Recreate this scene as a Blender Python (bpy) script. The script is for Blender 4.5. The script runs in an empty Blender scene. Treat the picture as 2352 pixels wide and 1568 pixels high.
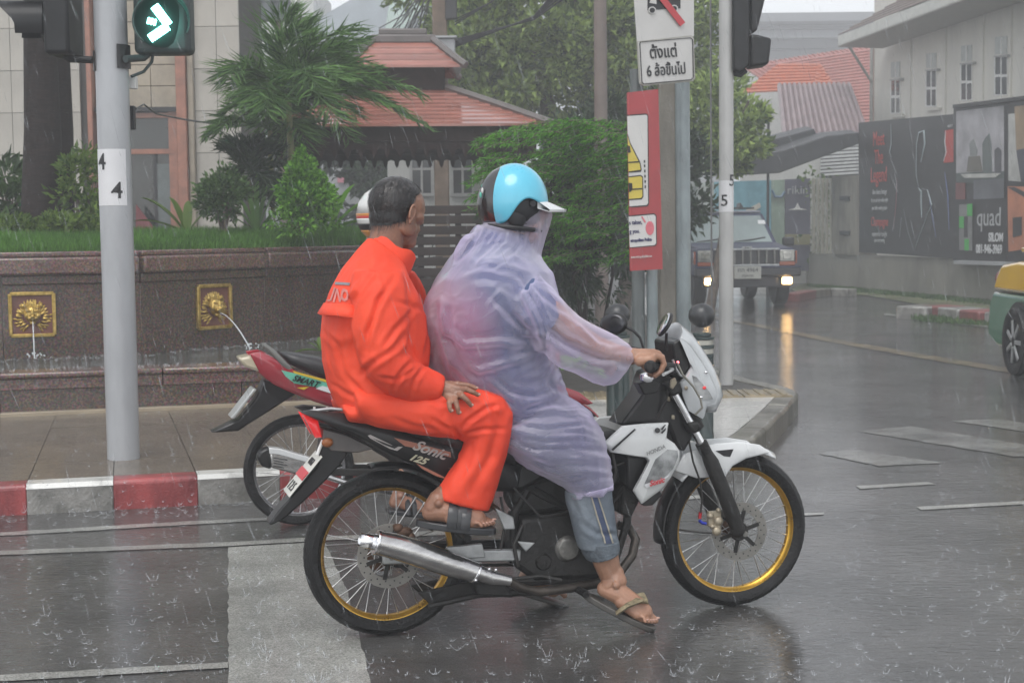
import bpy, bmesh, math, random
import numpy as np
from mathutils import Vector, Matrix
V = Vector
R_ = math.radians
SC = bpy.context.scene
COL = SC.collection
random.seed(7); RNG = np.random.default_rng(7)

# ---------------------------------------------------------------- camera, light, exposure
FPX, CX, CY, CAMH = 3500.0, 1176.0, 784.0, 1.41
PITCH, ROLL = R_(4.31), R_(0.6)
_r, _u, FW = V((1, 0, 0)), V((0, math.sin(PITCH), math.cos(PITCH))), V((0, math.cos(PITCH), -math.sin(PITCH)))
CR = _r * math.cos(ROLL) - _u * math.sin(ROLL)
CU = _u * math.cos(ROLL) + _r * math.sin(ROLL)
CAM = V((0, 0, CAMH))
cam = bpy.data.cameras.new('camera'); camo = bpy.data.objects.new('camera', cam); COL.objects.link(camo)
camo.matrix_world = Matrix(((CR.x, CU.x, -FW.x, 0), (CR.y, CU.y, -FW.y, 0), (CR.z, CU.z, -FW.z, CAMH), (0, 0, 0, 1)))
cam.sensor_width = 36.0; cam.lens = FPX / 2352 * 36
cam.clip_start = 0.05; cam.clip_end = 2000
cam.dof.use_dof = True; cam.dof.focus_distance = 5.5; cam.dof.aperture_fstop = 9.0
SC.camera = camo
SUN_EL, SUN_AZ = R_(62), R_(200)
world = bpy.data.worlds.new('World'); SC.world = world; world.use_nodes = True
wn = world.node_tree.nodes; wl = world.node_tree.links
bg = wn['Background']; sky = wn.new('ShaderNodeTexSky'); sky.sky_type = 'NISHITA'; sky.sun_disc = False
sky.sun_elevation = SUN_EL; sky.sun_rotation = SUN_AZ; sky.air_density = 1.0; sky.dust_density = 1.0; sky.ozone_density = 1.0
hs = wn.new('ShaderNodeHueSaturation'); hs.inputs['Saturation'].default_value = 0.16
wl.new(sky.outputs[0], hs.inputs['Color']); wl.new(hs.outputs[0], bg.inputs[0]); bg.inputs[1].default_value = 0.15
sl = bpy.data.lights.new('sun', 'SUN'); sl.energy = 0.9; sl.angle = R_(35); sl.color = (1, 0.98, 0.95)
so = bpy.data.objects.new('sun', sl); COL.objects.link(so)
_sd = V((math.sin(SUN_AZ) * math.cos(SUN_EL), math.cos(SUN_AZ) * math.cos(SUN_EL), math.sin(SUN_EL)))
so.rotation_euler = _sd.to_track_quat('Z', 'Y').to_euler(); so.location = (0, 0, 30)
SC.view_settings.view_transform = 'Standard'; SC.view_settings.look = 'None'; SC.view_settings.gamma = 1
SC.view_settings.use_curve_mapping = False; SC.view_settings.exposure = 0.85
SC.cycles.use_denoising = True; SC.cycles.max_bounces = 8; SC.cycles.transparent_max_bounces = 16
SC.cycles.volume_bounces = 1; SC.cycles.sample_clamp_indirect = 6

# ---------------------------------------------------------------- projection helpers (photo pixels at 2352 wide)
def ray(px, py): return FW + CR * ((px - CX) / FPX) - CU * ((py - CY) / FPX)
def G(px, py, z=0.0):
    d = ray(px, py); return CAM + d * ((z - CAMH) / d.z)
def PY(px, py, Y):
    d = ray(px, py); return CAM + d * (Y / d.y)
def VP(px, py, a, b):
    """pixel ray meets the vertical plane through ground points a, b"""
    d = ray(px, py); n = V((-(b[1] - a[1]), b[0] - a[0], 0))
    t = (V((a[0], a[1], 0)) - CAM).dot(n) / d.dot(n); return CAM + d * t

# bike frame: x forward, y to its left (away from the camera), z up
BR = G(890, 1455); BF = G(1684, 1389)
BTH = math.atan2(BF.y - BR.y, BF.x - BR.x); WB = (BF - BR).length
BM = Matrix.Translation(BR) @ Matrix.Rotation(BTH, 4, 'Z')
def frameK(M):
    o = M.translation.copy(); f = V(M.col[0][:3]); l = V(M.col[1][:3])
    def K(px, py, yl=0.0):
        d = ray(px, py); t = (yl - (CAM - o).dot(l)) / d.dot(l); P = CAM + d * t
        return V(((P - o).dot(f), yl, P.z - o.z))
    return K
K = frameK(BM)

# ---------------------------------------------------------------- numpy noise
_perm = RNG.permutation(256); _perm = np.concatenate([_perm, _perm, _perm])
_grd = RNG.normal(size=(256, 3)); _grd /= np.linalg.norm(_grd, axis=1)[:, None]
def nz(p):
    p = np.asarray(p, float); i = np.floor(p).astype(int); f = p - i; u = f * f * f * (f * (f * 6 - 15) + 10)
    i &= 255; out = 0
    for dx in (0, 1):
        for dy in (0, 1):
            for dz in (0, 1):
                h = _perm[_perm[_perm[(i[:, 0] + dx) & 255] + ((i[:, 1] + dy) & 255)] + ((i[:, 2] + dz) & 255)]
                g = _grd[h]; d = f - np.array([dx, dy, dz])
                w = (u[:, 0] if dx else 1 - u[:, 0]) * (u[:, 1] if dy else 1 - u[:, 1]) * (u[:, 2] if dz else 1 - u[:, 2])
                out = out + w * (g * d).sum(1)
    return out * 1.6
def ridge(p): return 1 - np.abs(nz(p)) * 2.2

# ---------------------------------------------------------------- objects
def wm(o):
    m = Matrix.Identity(4)
    while o is not None:
        m = (Matrix.Translation(o.location) @ o.rotation_euler.to_matrix().to_4x4() @ Matrix.Diagonal((*o.scale, 1))) @ m; o = o.parent
    return m
def tag(o, label=None, cat=None, group=None, kind=None):
    if label: o['label'] = label
    if cat: o['category'] = cat
    if group: o['group'] = group
    if kind: o['kind'] = kind
    return o
def thing(name, loc, label, cat, group=None, rz=0.0):
    o = bpy.data.objects.new(name, None); COL.objects.link(o); o.location = loc; o.rotation_euler = (0, 0, rz)
    o.empty_display_size = 0.1
    return tag(o, label, cat, group)
def link_mesh(name, me, m, parent=None, loc=None, rot=None):
    o = bpy.data.objects.new(name, me); COL.objects.link(o)
    if m is not None and not me.materials: me.materials.append(m)
    if parent: o.parent = parent
    if loc is not None: o.location = loc
    if rot is not None: o.rotation_euler = rot
    return o
def copy_tree(o, loc=None, rz=None, parent=None, **kw):
    c = o.copy(); COL.objects.link(c)
    if parent: c.parent = parent
    if loc is not None: c.location = loc
    if rz is not None: c.rotation_euler = (0, 0, rz)
    for ch in list(o.children): copy_tree(ch, parent=c)
    for k, v in kw.items(): c[k] = v
    return c
def basis(n):
    n = V(n).normalized(); a = V((0, 0, 1)) if abs(n.z) < 0.9 else V((1, 0, 0))
    u = n.cross(a).normalized(); return u, n.cross(u).normalized(), n

class MB:
    def __init__(s): s.v = []; s.f = []
    def add(s, vs, fs):
        k = len(s.v); s.v += [V(x) for x in vs]; s.f += [tuple(k + i for i in f) for f in fs]; return s
    def box(s, c, d, M=None):
        c = V(c); vs = []
        for x in (-.5, .5):
            for y in (-.5, .5):
                for z in (-.5, .5):
                    q = V((x * d[0], y * d[1], z * d[2])); vs.append(c + ((M @ q) if M else q))
        return s.add(vs, [(0, 1, 3, 2), (4, 6, 7, 5), (0, 4, 5, 1), (2, 3, 7, 6), (0, 2, 6, 4), (1, 5, 7, 3)])
    def bar(s, a, b, w, h, up=(0, 0, 1)):
        a, b = V(a), V(b); d = (b - a).normalized(); sd = d.cross(V(up)).normalized(); u = sd.cross(d)
        vs = [p + sd * (x * w / 2) + u * (z * h / 2) for p in (a, b) for x, z in ((-1, -1), (1, -1), (1, 1), (-1, 1))]
        return s.add(vs, [(3, 2, 1, 0), (4, 5, 6, 7)] + [(i, (i + 1) % 4, 4 + (i + 1) % 4, 4 + i) for i in range(4)])
    def loft(s, rings, caps=True, closed=False):
        n = len(rings[0]); k = len(s.v)
        for r in rings: s.v += [V(p) for p in r]
        m = len(rings)
        for i in range(m if closed else m - 1):
            j = (i + 1) % m
            for a in range(n):
                b = (a + 1) % n; s.f.append((k + i * n + a, k + i * n + b, k + j * n + b, k + j * n + a))
        if caps and not closed:
            s.f.append(tuple(k + a for a in reversed(range(n)))); s.f.append(tuple(k + (m - 1) * n + a for a in range(n)))
        return s
    def cyl(s, a, b, r0, r1=None, n=12, caps=True):
        a, b = V(a), V(b); r1 = r0 if r1 is None else r1; u, w, _ = basis(b - a)
        rg = [[p + (u * math.cos(t) + w * math.sin(t)) * r for t in (i * 2 * math.pi / n for i in range(n))] for p, r in ((a, r0), (b, r1))]
        return s.loft(rg, caps)
    def tube(s, pts, r, n=8, closed=False, caps=True, flat=1.0):
        pts = [V(p) for p in pts]; m = len(pts)
        rs = list(r) if isinstance(r, (list, tuple)) else [r] * m
        rings = []; up = None
        for i, p in enumerate(pts):
            if closed: d = pts[(i + 1) % m] - pts[i - 1]
            else: d = pts[min(i + 1, m - 1)] - pts[max(i - 1, 0)]
            d.normalize()
            if up is None: u, w, _ = basis(d)
            else:
                u = up - d * up.dot(d); u.normalize(); w = d.cross(u)
            up = u
            rings.append([p + (u * math.cos(t) + w * math.sin(t) * flat) * rs[i] for t in (j * 2 * math.pi / n for j in range(n))])
        return s.loft(rings, caps, closed)
    def lathe(s, prof, o, ax, n=24, closed=False):
        o = V(o); u, w, a = basis(ax)
        rings = [[o + a * h + (u * math.cos(t) + w * math.sin(t)) * max(r, 1e-4) for t in (j * 2 * math.pi / n for j in range(n))] for r, h in prof]
        return s.loft(rings, not closed, closed)
    def prism(s, pts, d):
        pts = [V(p) for p in pts]; d = V(d); n = len(pts)
        return s.add(pts + [p + d for p in pts], [tuple(reversed(range(n))), tuple(range(n, 2 * n))] + [(i, (i + 1) % n, n + (i + 1) % n, n + i) for i in range(n)])
    def ell(s, c, r, M=None, nu=12, nv=8):
        c = V(c); r = (r, r, r) if not hasattr(r, '__len__') else r; rings = []
        for j in range(1, nv):
            ph = math.pi * j / nv
            rings.append([])
            for i in range(nu):
                t = 2 * math.pi * i / nu; q = V((r[0] * math.sin(ph) * math.cos(t), r[1] * math.sin(ph) * math.sin(t), r[2] * math.cos(ph)))
                rings[-1].append(c + ((M @ q) if M else q))
        k = len(s.v)
        for rg in rings: s.v += rg
        top = V((0, 0, r[2])); bot = -top
        s.v += [c + ((M @ top) if M else top), c + ((M @ bot) if M else bot)]
        for j in range(nv - 2):
            for i in range(nu):
                b = (i + 1) % nu; s.f.append((k + j * nu + i, k + (j + 1) * nu + i, k + (j + 1) * nu + b, k + j * nu + b))
        T = k + (nv - 1) * nu
        for i in range(nu):
            b = (i + 1) % nu; s.f.append((T, k + i, k + b)); s.f.append((T + 1, k + (nv - 2) * nu + b, k + (nv - 2) * nu + i))
        return s
    def quad(s, a, b, c, d): return s.add([a, b, c, d], [(0, 1, 2, 3)])
    def poly(s, pts): return s.add(pts, [tuple(range(len(pts)))])
    def chain(s, pts, n=12):
        """pts: (pos, radius) tapered limb with round ends"""
        s.tube([p for p, _ in pts], [r for _, r in pts], n)
        for p, r in pts: s.ell(p, r, nu=n, nv=8)
        return s
    def mesh(s, name='m'):
        me = bpy.data.meshes.new(name); me.from_pydata([tuple(v) for v in s.v], [], s.f); return me
    def build(s, name, m, parent=None, smooth=True, frame=None, bevel=0, seg=2, sub=0, kind=None, angle=40, label=None, solid=0):
        X = Matrix.Identity(4) if frame is None else frame
        if parent is not None: X = wm(parent).inverted() @ X
        me = bpy.data.meshes.new(name); me.from_pydata([tuple(X @ v) for v in s.v], [], s.f); me.validate()
        if m is not None: me.materials.append(m)
        fixn(me)
        if smooth:
            me.shade_smooth()
            try: me.set_sharp_from_angle(angle=R_(angle))
            except Exception: pass
        o = bpy.data.objects.new(name, me); COL.objects.link(o)
        if parent is not None: o.parent = parent
        if solid:
            q = o.modifiers.new('s', 'SOLIDIFY'); q.thickness = solid; q.offset = 0
        if bevel:
            q = o.modifiers.new('b', 'BEVEL'); q.width = bevel; q.segments = seg; q.limit_method = 'ANGLE'; q.angle_limit = R_(35)
            if smooth: q.harden_normals = False
        if sub:
            q = o.modifiers.new('u', 'SUBSURF'); q.levels = sub; q.render_levels = sub
        if kind: o['kind'] = kind
        if label: o['label'] = label
        return o
def fixn(me):
    bm = bmesh.new(); bm.from_mesh(me); bmesh.ops.recalc_face_normals(bm, faces=bm.faces); bm.to_mesh(me); bm.free()
def np_mesh(name, vs, fs, m, parent=None, smooth=True, kind=None, frame=None, uniform=None):
    """vs (n,3) array, fs (k,m) int array"""
    vs = np.asarray(vs, np.float32); fs = np.asarray(fs, np.int32)
    X = Matrix.Identity(4) if frame is None else frame
    if parent is not None: X = wm(parent).inverted() @ X
    A = np.array(X); vs = vs @ A[:3, :3].T.astype(np.float32) + A[:3, 3].astype(np.float32)
    me = bpy.data.meshes.new(name); n, k = len(vs), fs.shape[1]
    me.vertices.add(n); me.vertices.foreach_set('co', vs.ravel()); me.loops.add(fs.size); me.loops.foreach_set('vertex_index', fs.ravel())
    me.polygons.add(len(fs)); me.polygons.foreach_set('loop_start', np.arange(0, fs.size, k, dtype=np.int32))
    me.update(calc_edges=True); me.validate()
    me.polygons.foreach_set('use_smooth', np.full(len(fs), smooth, dtype=bool))
    if m is not None: me.materials.append(m)
    o = bpy.data.objects.new(name, me); COL.objects.link(o)
    if parent is not None: o.parent = parent
    if kind: o['kind'] = kind
    return o
def fuse(mb, vox, it=4, fac=0.5):
    """union of closed shapes by voxel remesh; returns verts, faces arrays"""
    me = mb.mesh('tmp'); fixn(me); o = bpy.data.objects.new('tmp', me); COL.objects.link(o)
    q = o.modifiers.new('r', 'REMESH'); q.mode = 'VOXEL'; q.voxel_size = vox; q.use_smooth_shade = True
    if it:
        q = o.modifiers.new('s', 'SMOOTH'); q.iterations = it; q.factor = fac
    dg = bpy.context.evaluated_depsgraph_get(); m2 = bpy.data.meshes.new_from_object(o.evaluated_get(dg), depsgraph=dg)
    n = len(m2.vertices); vs = np.empty(n * 3, np.float32); m2.vertices.foreach_get('co', vs); vs = vs.reshape(-1, 3)
    nn = np.empty(n * 3, np.float32); m2.vertices.foreach_get('normal', nn); nn = nn.reshape(-1, 3)
    L = np.empty(len(m2.loops), np.int32); m2.loops.foreach_get('vertex_index', L)
    assert len(L) == 4 * len(m2.polygons)
    bpy.data.objects.remove(o); bpy.data.meshes.remove(me); bpy.data.meshes.remove(m2)
    return vs.astype(float), L.reshape(-1, 4), nn.astype(float)

# ---------------------------------------------------------------- materials
def _new(name):
    m = bpy.data.materials.new(name); m.use_nodes = True; nt = m.node_tree
    return m, nt, nt.nodes['Principled BSDF'], nt.nodes, nt.links
def mixc(nt, fac, a, b, mode='MIX'):
    x = nt.nodes.new('ShaderNodeMix'); x.data_type = 'RGBA'; x.blend_type = mode
    for i, s in ((0, fac), (6, a), (7, b)):
        if isinstance(s, bpy.types.NodeSocket): nt.links.new(s, x.inputs[i])
        else: x.inputs[i].default_value = s if i == 0 else (*s[:3], 1)
    return x.outputs[2]
def tnoise(nt, scale, detail=4, rough=0.55, vec=None, kind='Noise', sc=None):
    t = nt.nodes.new('ShaderNodeTex' + kind)
    t.inputs['Scale'].default_value = scale
    if kind == 'Noise': t.inputs['Detail'].default_value = detail; t.inputs['Roughness'].default_value = rough
    if vec is None:
        tc = nt.nodes.new('ShaderNodeTexCoord'); vec = tc.outputs['Object']
    if sc:
        mp = nt.nodes.new('ShaderNodeMapping'); mp.inputs['Scale'].default_value = sc; nt.links.new(vec, mp.inputs[0]); vec = mp.outputs[0]
    nt.links.new(vec, t.inputs['Vector']); return t
def ramp(nt, src, p0, p1, a=(0, 0, 0), b=(1, 1, 1)):
    r = nt.nodes.new('ShaderNodeValToRGB'); r.color_ramp.elements[0].position = p0; r.color_ramp.elements[1].position = p1
    r.color_ramp.elements[0].color = (*a, 1); r.color_ramp.elements[1].color = (*b, 1); nt.links.new(src, r.inputs[0]); return r.outputs[0]
def bump(nt, h, strength, dist=0.01, normal=None):
    b = nt.nodes.new('ShaderNodeBump'); b.inputs['Strength'].default_value = strength; b.inputs['Distance'].default_value = dist
    nt.links.new(h, b.inputs['Height'])
    if normal is not None: nt.links.new(normal, b.inputs['Normal'])
    return b.outputs[0]
_mc = {}
def mat(name, col, rough=0.5, metal=0.0, var=0.12, scale=6, bmp=0.0, bscale=80, coat=0.0, spec=0.5, emit=0.0, ecol=None, alpha=1.0, col2=None, sc=None, trans=0.0, ior=1.5, lo=0.35, hi=0.65, dist=0.01):
    if name in _mc: return _mc[name]
    m, nt, b, N, L = _new(name)
    b.inputs['Roughness'].default_value = rough; b.inputs['Metallic'].default_value = metal; b.inputs['IOR'].default_value = ior
    b.inputs['Specular IOR Level'].default_value = spec; b.inputs['Coat Weight'].default_value = coat; b.inputs['Coat Roughness'].default_value = 0.06
    b.inputs['Transmission Weight'].default_value = trans; b.inputs['Alpha'].default_value = alpha
    c = V(col); a2 = tuple(c * (1 - var)); b2 = tuple(col2) if col2 else tuple(c * (1 + var))
    if var or col2:
        n = tnoise(nt, scale, 5, 0.6, sc=sc); L.new(ramp(nt, n.outputs[0], lo, hi, a2, b2), b.inputs['Base Color'])
        rr = N.new('ShaderNodeMapRange'); rr.inputs[3].default_value = max(rough * 0.75, 0.02); rr.inputs[4].default_value = min(rough * 1.3, 1)
        L.new(n.outputs[0], rr.inputs[0]); L.new(rr.outputs[0], b.inputs['Roughness'])
    else: b.inputs['Base Color'].default_value = (*col, 1)
    if bmp:
        n2 = tnoise(nt, bscale, 3); L.new(bump(nt, n2.outputs[0], bmp, dist), b.inputs['Normal'])
    if emit:
        b.inputs['Emission Color'].default_value = (*(ecol or col), 1); b.inputs['Emission Strength'].default_value = emit
    _mc[name] = m; return m
def text(name, s, m, parent, origin, ux, uy, size, frame=None, extrude=0.0012, align='CENTER', shear=0.0, sx=1.0, bold=0.0, space=1.0, label=None, warp=None):
    """flat lettering standing proud of a surface: origin, ux = reading direction, uy = up"""
    cu = bpy.data.curves.new(name, 'FONT'); cu.body = s; cu.size = size; cu.align_x = align; cu.align_y = 'CENTER'
    cu.shear = shear; cu.offset = bold; cu.space_character = space; cu.resolution_u = 3; cu.extrude = extrude
    o = bpy.data.objects.new(name, cu); COL.objects.link(o)
    dg = bpy.context.evaluated_depsgraph_get(); me = bpy.data.meshes.new_from_object(o.evaluated_get(dg), depsgraph=dg)
    bpy.data.objects.remove(o)
    ux = V(ux).normalized(); uy = V(uy); uy = (uy - ux * uy.dot(ux)).normalized(); uz = ux.cross(uy)
    X = Matrix(((ux.x * sx, uy.x, uz.x, origin[0]), (ux.y * sx, uy.y, uz.y, origin[1]), (ux.z * sx, uy.z, uz.z, origin[2]), (0, 0, 0, 1)))
    if frame is not None: X = frame @ X
    if parent is not None: X = wm(parent).inverted() @ X
    if warp:
        for v in me.vertices: v.co = warp(v.co)
    me.transform(X); me.materials.clear(); me.materials.append(m); me.name = name
    ob = bpy.data.objects.new(name, me); COL.objects.link(ob)
    if parent is not None: ob.parent = parent
    if label: ob['label'] = label
    return ob
# ================================================================ ground, pavement, kerb, markings
def road_mat(name, base, var=0.3, wet=1.0, cscale=1.3, paint=False, rough0=0.55, ripple=0.17):
    m, nt, b, N, L = _new(name)
    tc = N.new('ShaderNodeTexCoord').outputs['Object']
    big = tnoise(nt, cscale, 5, 0.6, tc); fine = tnoise(nt, 240, 2, 0.6, tc)
    c = V(base); c1 = ramp(nt, big.outputs[0], 0.35, 0.68, tuple(c * (1 - var)), tuple(c * (1 + var)))
    grain = tnoise(nt, 150, 3, 0.75, tc); L.new(mixc(nt, 0.75, c1, ramp(nt, grain.outputs[0], .38, .62, (.35, .35, .35), (1.7, 1.7, 1.7)), 'MULTIPLY'), b.inputs['Base Color']); b.inputs['Specular IOR Level'].default_value = .25
    b.inputs['Roughness'].default_value = rough0
    nb = bump(nt, fine.outputs[0], 0.35, 0.004)
    L.new(nb, b.inputs['Normal'])
    pud = tnoise(nt, 0.55, 3, 0.5, tc); pm = ramp(nt, pud.outputs[0], 0.38, 0.60)
    r1 = tnoise(nt, 26, 3, 0.6, tc, sc=(0.45, 1.3, 1)); r2 = tnoise(nt, 7, 3, 0.6, tc, sc=(0.5, 1.2, 1))
    a = N.new('ShaderNodeMath'); a.operation = 'ADD'; L.new(r1.outputs[0], a.inputs[0]); L.new(r2.outputs[0], a.inputs[1])
    r3 = tnoise(nt, 70, 2, 0.6, tc, sc=(0.35, 1.3, 1)); a3 = N.new('ShaderNodeMath'); a3.operation = 'MULTIPLY_ADD'; a3.inputs[1].default_value = .6; L.new(r3.outputs[0], a3.inputs[0]); L.new(a.outputs[0], a3.inputs[2]); a = a3
    rb = bump(nt, grain.outputs[0], 0.10 if not paint else .05, 0.002, bump(nt, a.outputs[0], ripple, 0.012)); L.new(rb, b.inputs['Coat Normal'])
    b.inputs['Coat IOR'].default_value = 1.40
    cw = N.new('ShaderNodeMapRange'); cw.inputs[3].default_value = 0.75 * wet; cw.inputs[4].default_value = 1.0 * wet; L.new(pm, cw.inputs[0]); L.new(cw.outputs[0], b.inputs['Coat Weight'])
    cr = N.new('ShaderNodeMapRange'); cr.inputs[3].default_value = 0.07; cr.inputs[4].default_value = 0.012; L.new(pm, cr.inputs[0]); L.new(cr.outputs[0], b.inputs['Coat Roughness'])
    return m
M_road = road_mat('wet asphalt', (0.052, 0.050, 0.048), 0.5)
M_paint = road_mat('worn white road paint', (0.26, 0.26, 0.24), 0.30, 0.9, 2.5, True, ripple=0.15)
M_faint = road_mat('faint worn road paint', (0.15, 0.15, 0.14), 0.5, 0.95, 3.5, True, ripple=0.16)
M_yel = road_mat('worn yellow road paint', (0.17, 0.13, 0.07), 0.4, 0.9, 3.0, True, ripple=0.15)
M_tile = road_mat('wet beige paving', (0.135, 0.112, 0.085), 0.22, 0.9, 2.2, ripple=0.10)
M_tile2 = road_mat('pale paving painted sky sheen', (0.52, 0.51, 0.49), 0.14, 0.9, 2.0, ripple=0.08)  # pale slabs, base colour lightened further to carry the wet sky reflection
M_joint = mat('dark joint', (0.05, 0.045, 0.04), 0.5)
M_kgrey = mat('kerb concrete bare', (0.21, 0.205, 0.185), 0.45, var=0.35, scale=9, bmp=0.5, bscale=60, coat=0.5, col2=(0.30, 0.29, 0.27))
M_kdirty = mat('kerb concrete stained', (0.13, 0.115, 0.085), 0.45, var=0.5, scale=5, bmp=0.5, bscale=50, coat=0.5, col2=(0.22, 0.21, 0.18), sc=(1, 1, 0.3))
M_kwhite = mat('kerb white paint', (0.50, 0.50, 0.47), 0.4, var=0.5, scale=8, bmp=0.2, coat=0.5, col2=(0.6, 0.6, 0.57), lo=0.3, hi=0.5)
M_kred = mat('kerb red paint', (0.24, 0.03, 0.035), .45, var=.35, scale=6, bmp=.4, coat=0.4, col2=(0.36, 0.055, 0.055), sc=(1.4, 1.4, .5))

rd = MB().add([(-250, -8, 0), (250, -8, 0), (250, 420, 0), (-250, 420, 0)], [(0, 1, 2, 3)]).build('road', M_road, kind='structure', smooth=False)

def resample(P, step):
    P = [V((*p[:2], 0)) for p in P]; out = [P[0]]; carry = 0
    for a, b in zip(P, P[1:]):
        L = (b - a).length; t = step - carry
        while t <= L: out.append(a + (b - a) * (t / L)); t += step
        carry = L - (t - step)
    return out
FK = [(-9.0, 5.93), (-2.554, 7.506), (-1.382, 7.80), (0.2, 8.27), (1.0, 8.56), (1.34, 8.76), (1.50, 9.15), (1.82, 10.2), (2.10, 11.15), (2.17, 11.5), (2.10, 11.9), (1.92, 12.5), (1.82, 13.6), (1.78, 16), (1.95, 20), (2.3, 26), (3.0, 34), (4.2, 46)]
HP = 0.15
pav = tag(bpy.data.objects.new('pavement', None), kind='structure'); COL.objects.link(pav)
slab = MB(); ring = [V((x - .05, y + .05, 0)) for x, y in FK] + [V((-9, 46, 0))]
slab.add([p + V((0, 0, -.1)) for p in ring] + [p + V((0, 0, HP - 0.012)) for p in ring],
         [tuple(range(len(ring), 2 * len(ring)))] + [(i, (i + 1) % len(ring), len(ring) + (i + 1) % len(ring), len(ring) + i) for i in range(len(ring))])
slab.build('pavement_bed', M_joint, pav, smooth=False)
kerb = tag(bpy.data.objects.new('kerb', None), kind='structure'); COL.objects.link(kerb)
# kerb stones; the joints at photo columns 60, 256, 446, 635 set the phase
def smoothp(P, n=2):
    P = [V((*p[:2], 0)) for p in P]
    for _ in range(n):
        Q = [P[0]]
        for a, b in zip(P, P[1:]): Q += [a * .75 + b * .25, a * .25 + b * .75]
        P = Q + [P[-1]]
    return P
FKs = smoothp(FK, 1)
j0 = G(256, 1102, HP)
rs = resample(FKs, 0.02); k0 = min(range(len(rs)), key=lambda i: (rs[i] - V((j0.x, j0.y, 0))).length)
ST = 21; idx = list(range(k0 % ST, len(rs) - ST, ST))
def inward(i, d):
    t = (rs[min(i + 3, len(rs) - 1)] - rs[max(i - 3, 0)]).normalized(); return rs[i] + V((-t.y, t.x, 0)) * d
for n_, i in enumerate(idx):
    if rs[i].y > 30: break
    mb = MB(); cols = [i, i + 7, i + 14, i + ST]
    hh = HP + RNG.uniform(-.004, .004); rings = []
    for c in cols:
        a = rs[min(c, len(rs) - 1)]; b = inward(c, 0.15); a2 = inward(c, 0.018)
        rings.append([V((a.x, a.y, -.05)), V((a.x, a.y, hh - .02)), V((a2.x, a2.y, hh)), V((b.x, b.y, hh)), V((b.x, b.y, -.05))])
    k = (i - k0) // ST
    grey = rs[i].x > 0.95
    # faces: painted top and front; white blocks keep bare concrete fronts
    m = M_kdirty if grey else (M_kred if k % 2 == 0 else M_kgrey)
    o = mb.loft(rings).build('kerb_stone', m, kerb, bevel=0.007)
    if not grey and k % 2:
        t = MB().add([r[2] + V((0, 0, .003)) for r in rings] + [r[3] + V((0, 0, .003)) for r in rings] + [r[1] + V((0, -.003, 0)) for r in rings],
                     [(0, 1, 5, 4), (1, 2, 6, 5), (2, 3, 7, 6), (8, 9, 1, 0), (9, 10, 2, 1), (10, 11, 3, 2)])
        t.build('kerb_top_paint', M_kwhite, kerb)
# paving tiles on the straight part, in rows parallel to the kerb
def pz(p, z): return V((p.x, p.y, z))
def tilebox(q, m, nm='paving_tile', par=pav, z=HP, t=0.012, g=0.004):
    c = sum(q, V((0, 0, 0))) / len(q); q = [p + (c - p).normalized() * g for p in q]
    dz = RNG.uniform(-.0015, .0015)
    MB().add([pz(p, z - t) for p in q] + [pz(p, z + dz) for p in q], [tuple(range(len(q), 2 * len(q)))] + [(a, (a + 1) % len(q), len(q) + (a + 1) % len(q), len(q) + a) for a in range(len(q))]).build(nm, m, par, smooth=False)
rows = [0.15, 0.72, 1.45, 2.25, 3.05]
for n_, i in enumerate(idx):
    if rs[i].x < -4.6 or rs[i].x > 0.5: continue
    for a, b in zip(rows, rows[1:]):
        tilebox([inward(i, a), inward(i + ST, a), inward(i + ST, b), inward(i, b)], M_tile)
def clip(poly, P, d):
    out = []
    for a, b in zip(poly, poly[1:] + poly[:1]):
        da, db = (a - P).dot(d), (b - P).dot(d)
        if da >= 0: out.append(a)
        if da * db < 0: out.append(a + (b - a) * (da / (da - db)))
    return out
cpoly_i = [i for i in range(0, len(rs), 6) if rs[i].x > 0.55 and rs[i].y < 11.6]
cen = V((0.6, 10.5, 0))
def inside_clip(q):
    for i in cpoly_i[::3]:
        p = inward(i, 0.15); nrm = (inward(i, 0.3) - p).normalized(); q = clip(q, p, nrm)
        if len(q) < 3: return q
    return q
_a = R_(16); e1 = V((math.cos(_a), math.sin(_a), 0)); e2 = V((-math.sin(_a), math.cos(_a), 0)); c0 = inward([i for i in idx if rs[i].x < 0.5][-1] + ST, .15)
for a in range(0, 5):
    for b in range(-1, 6):
        S = 0.52; base = c0 + e1 * (a * S) + e2 * (b * S); sq = [base, base + e1 * S, base + e1 * S + e2 * S, base + e2 * S]
        parts = [sq] if (a + b) % 3 else [[sq[0], sq[1], sq[2]], [sq[0], sq[2], sq[3]]]
        for q in parts:
            q = inside_clip(q)
            if len(q) >= 3 and sum(p.y for p in q) / len(q) < 11.2: tilebox(q, M_tile2)
# ribbed yellow guiding strip
M_tact = mat('tactile yellow', (0.24, 0.19, 0.11), 0.4, var=0.3, scale=6, coat=0.6)
gs = thing('tactile_strip', (0.9, 11.0, HP), 'worn yellow ribbed guiding strip across the pavement corner behind the bollards', 'tactile paving')
for q in range(6):
    x0 = -0.1 + q * 0.36; MB().box((x0 + .17, 11.20 + q * .012, HP + .002), (.35, .42, .02)).build('guiding_tile', M_tact, gs, bevel=.003)
    for r in range(4): MB().box((x0 + .05 + r * .08, 11.20 + q * .012, HP + .015), (.035, .38, .012)).build('rib', M_tact, gs, bevel=.004)

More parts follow.
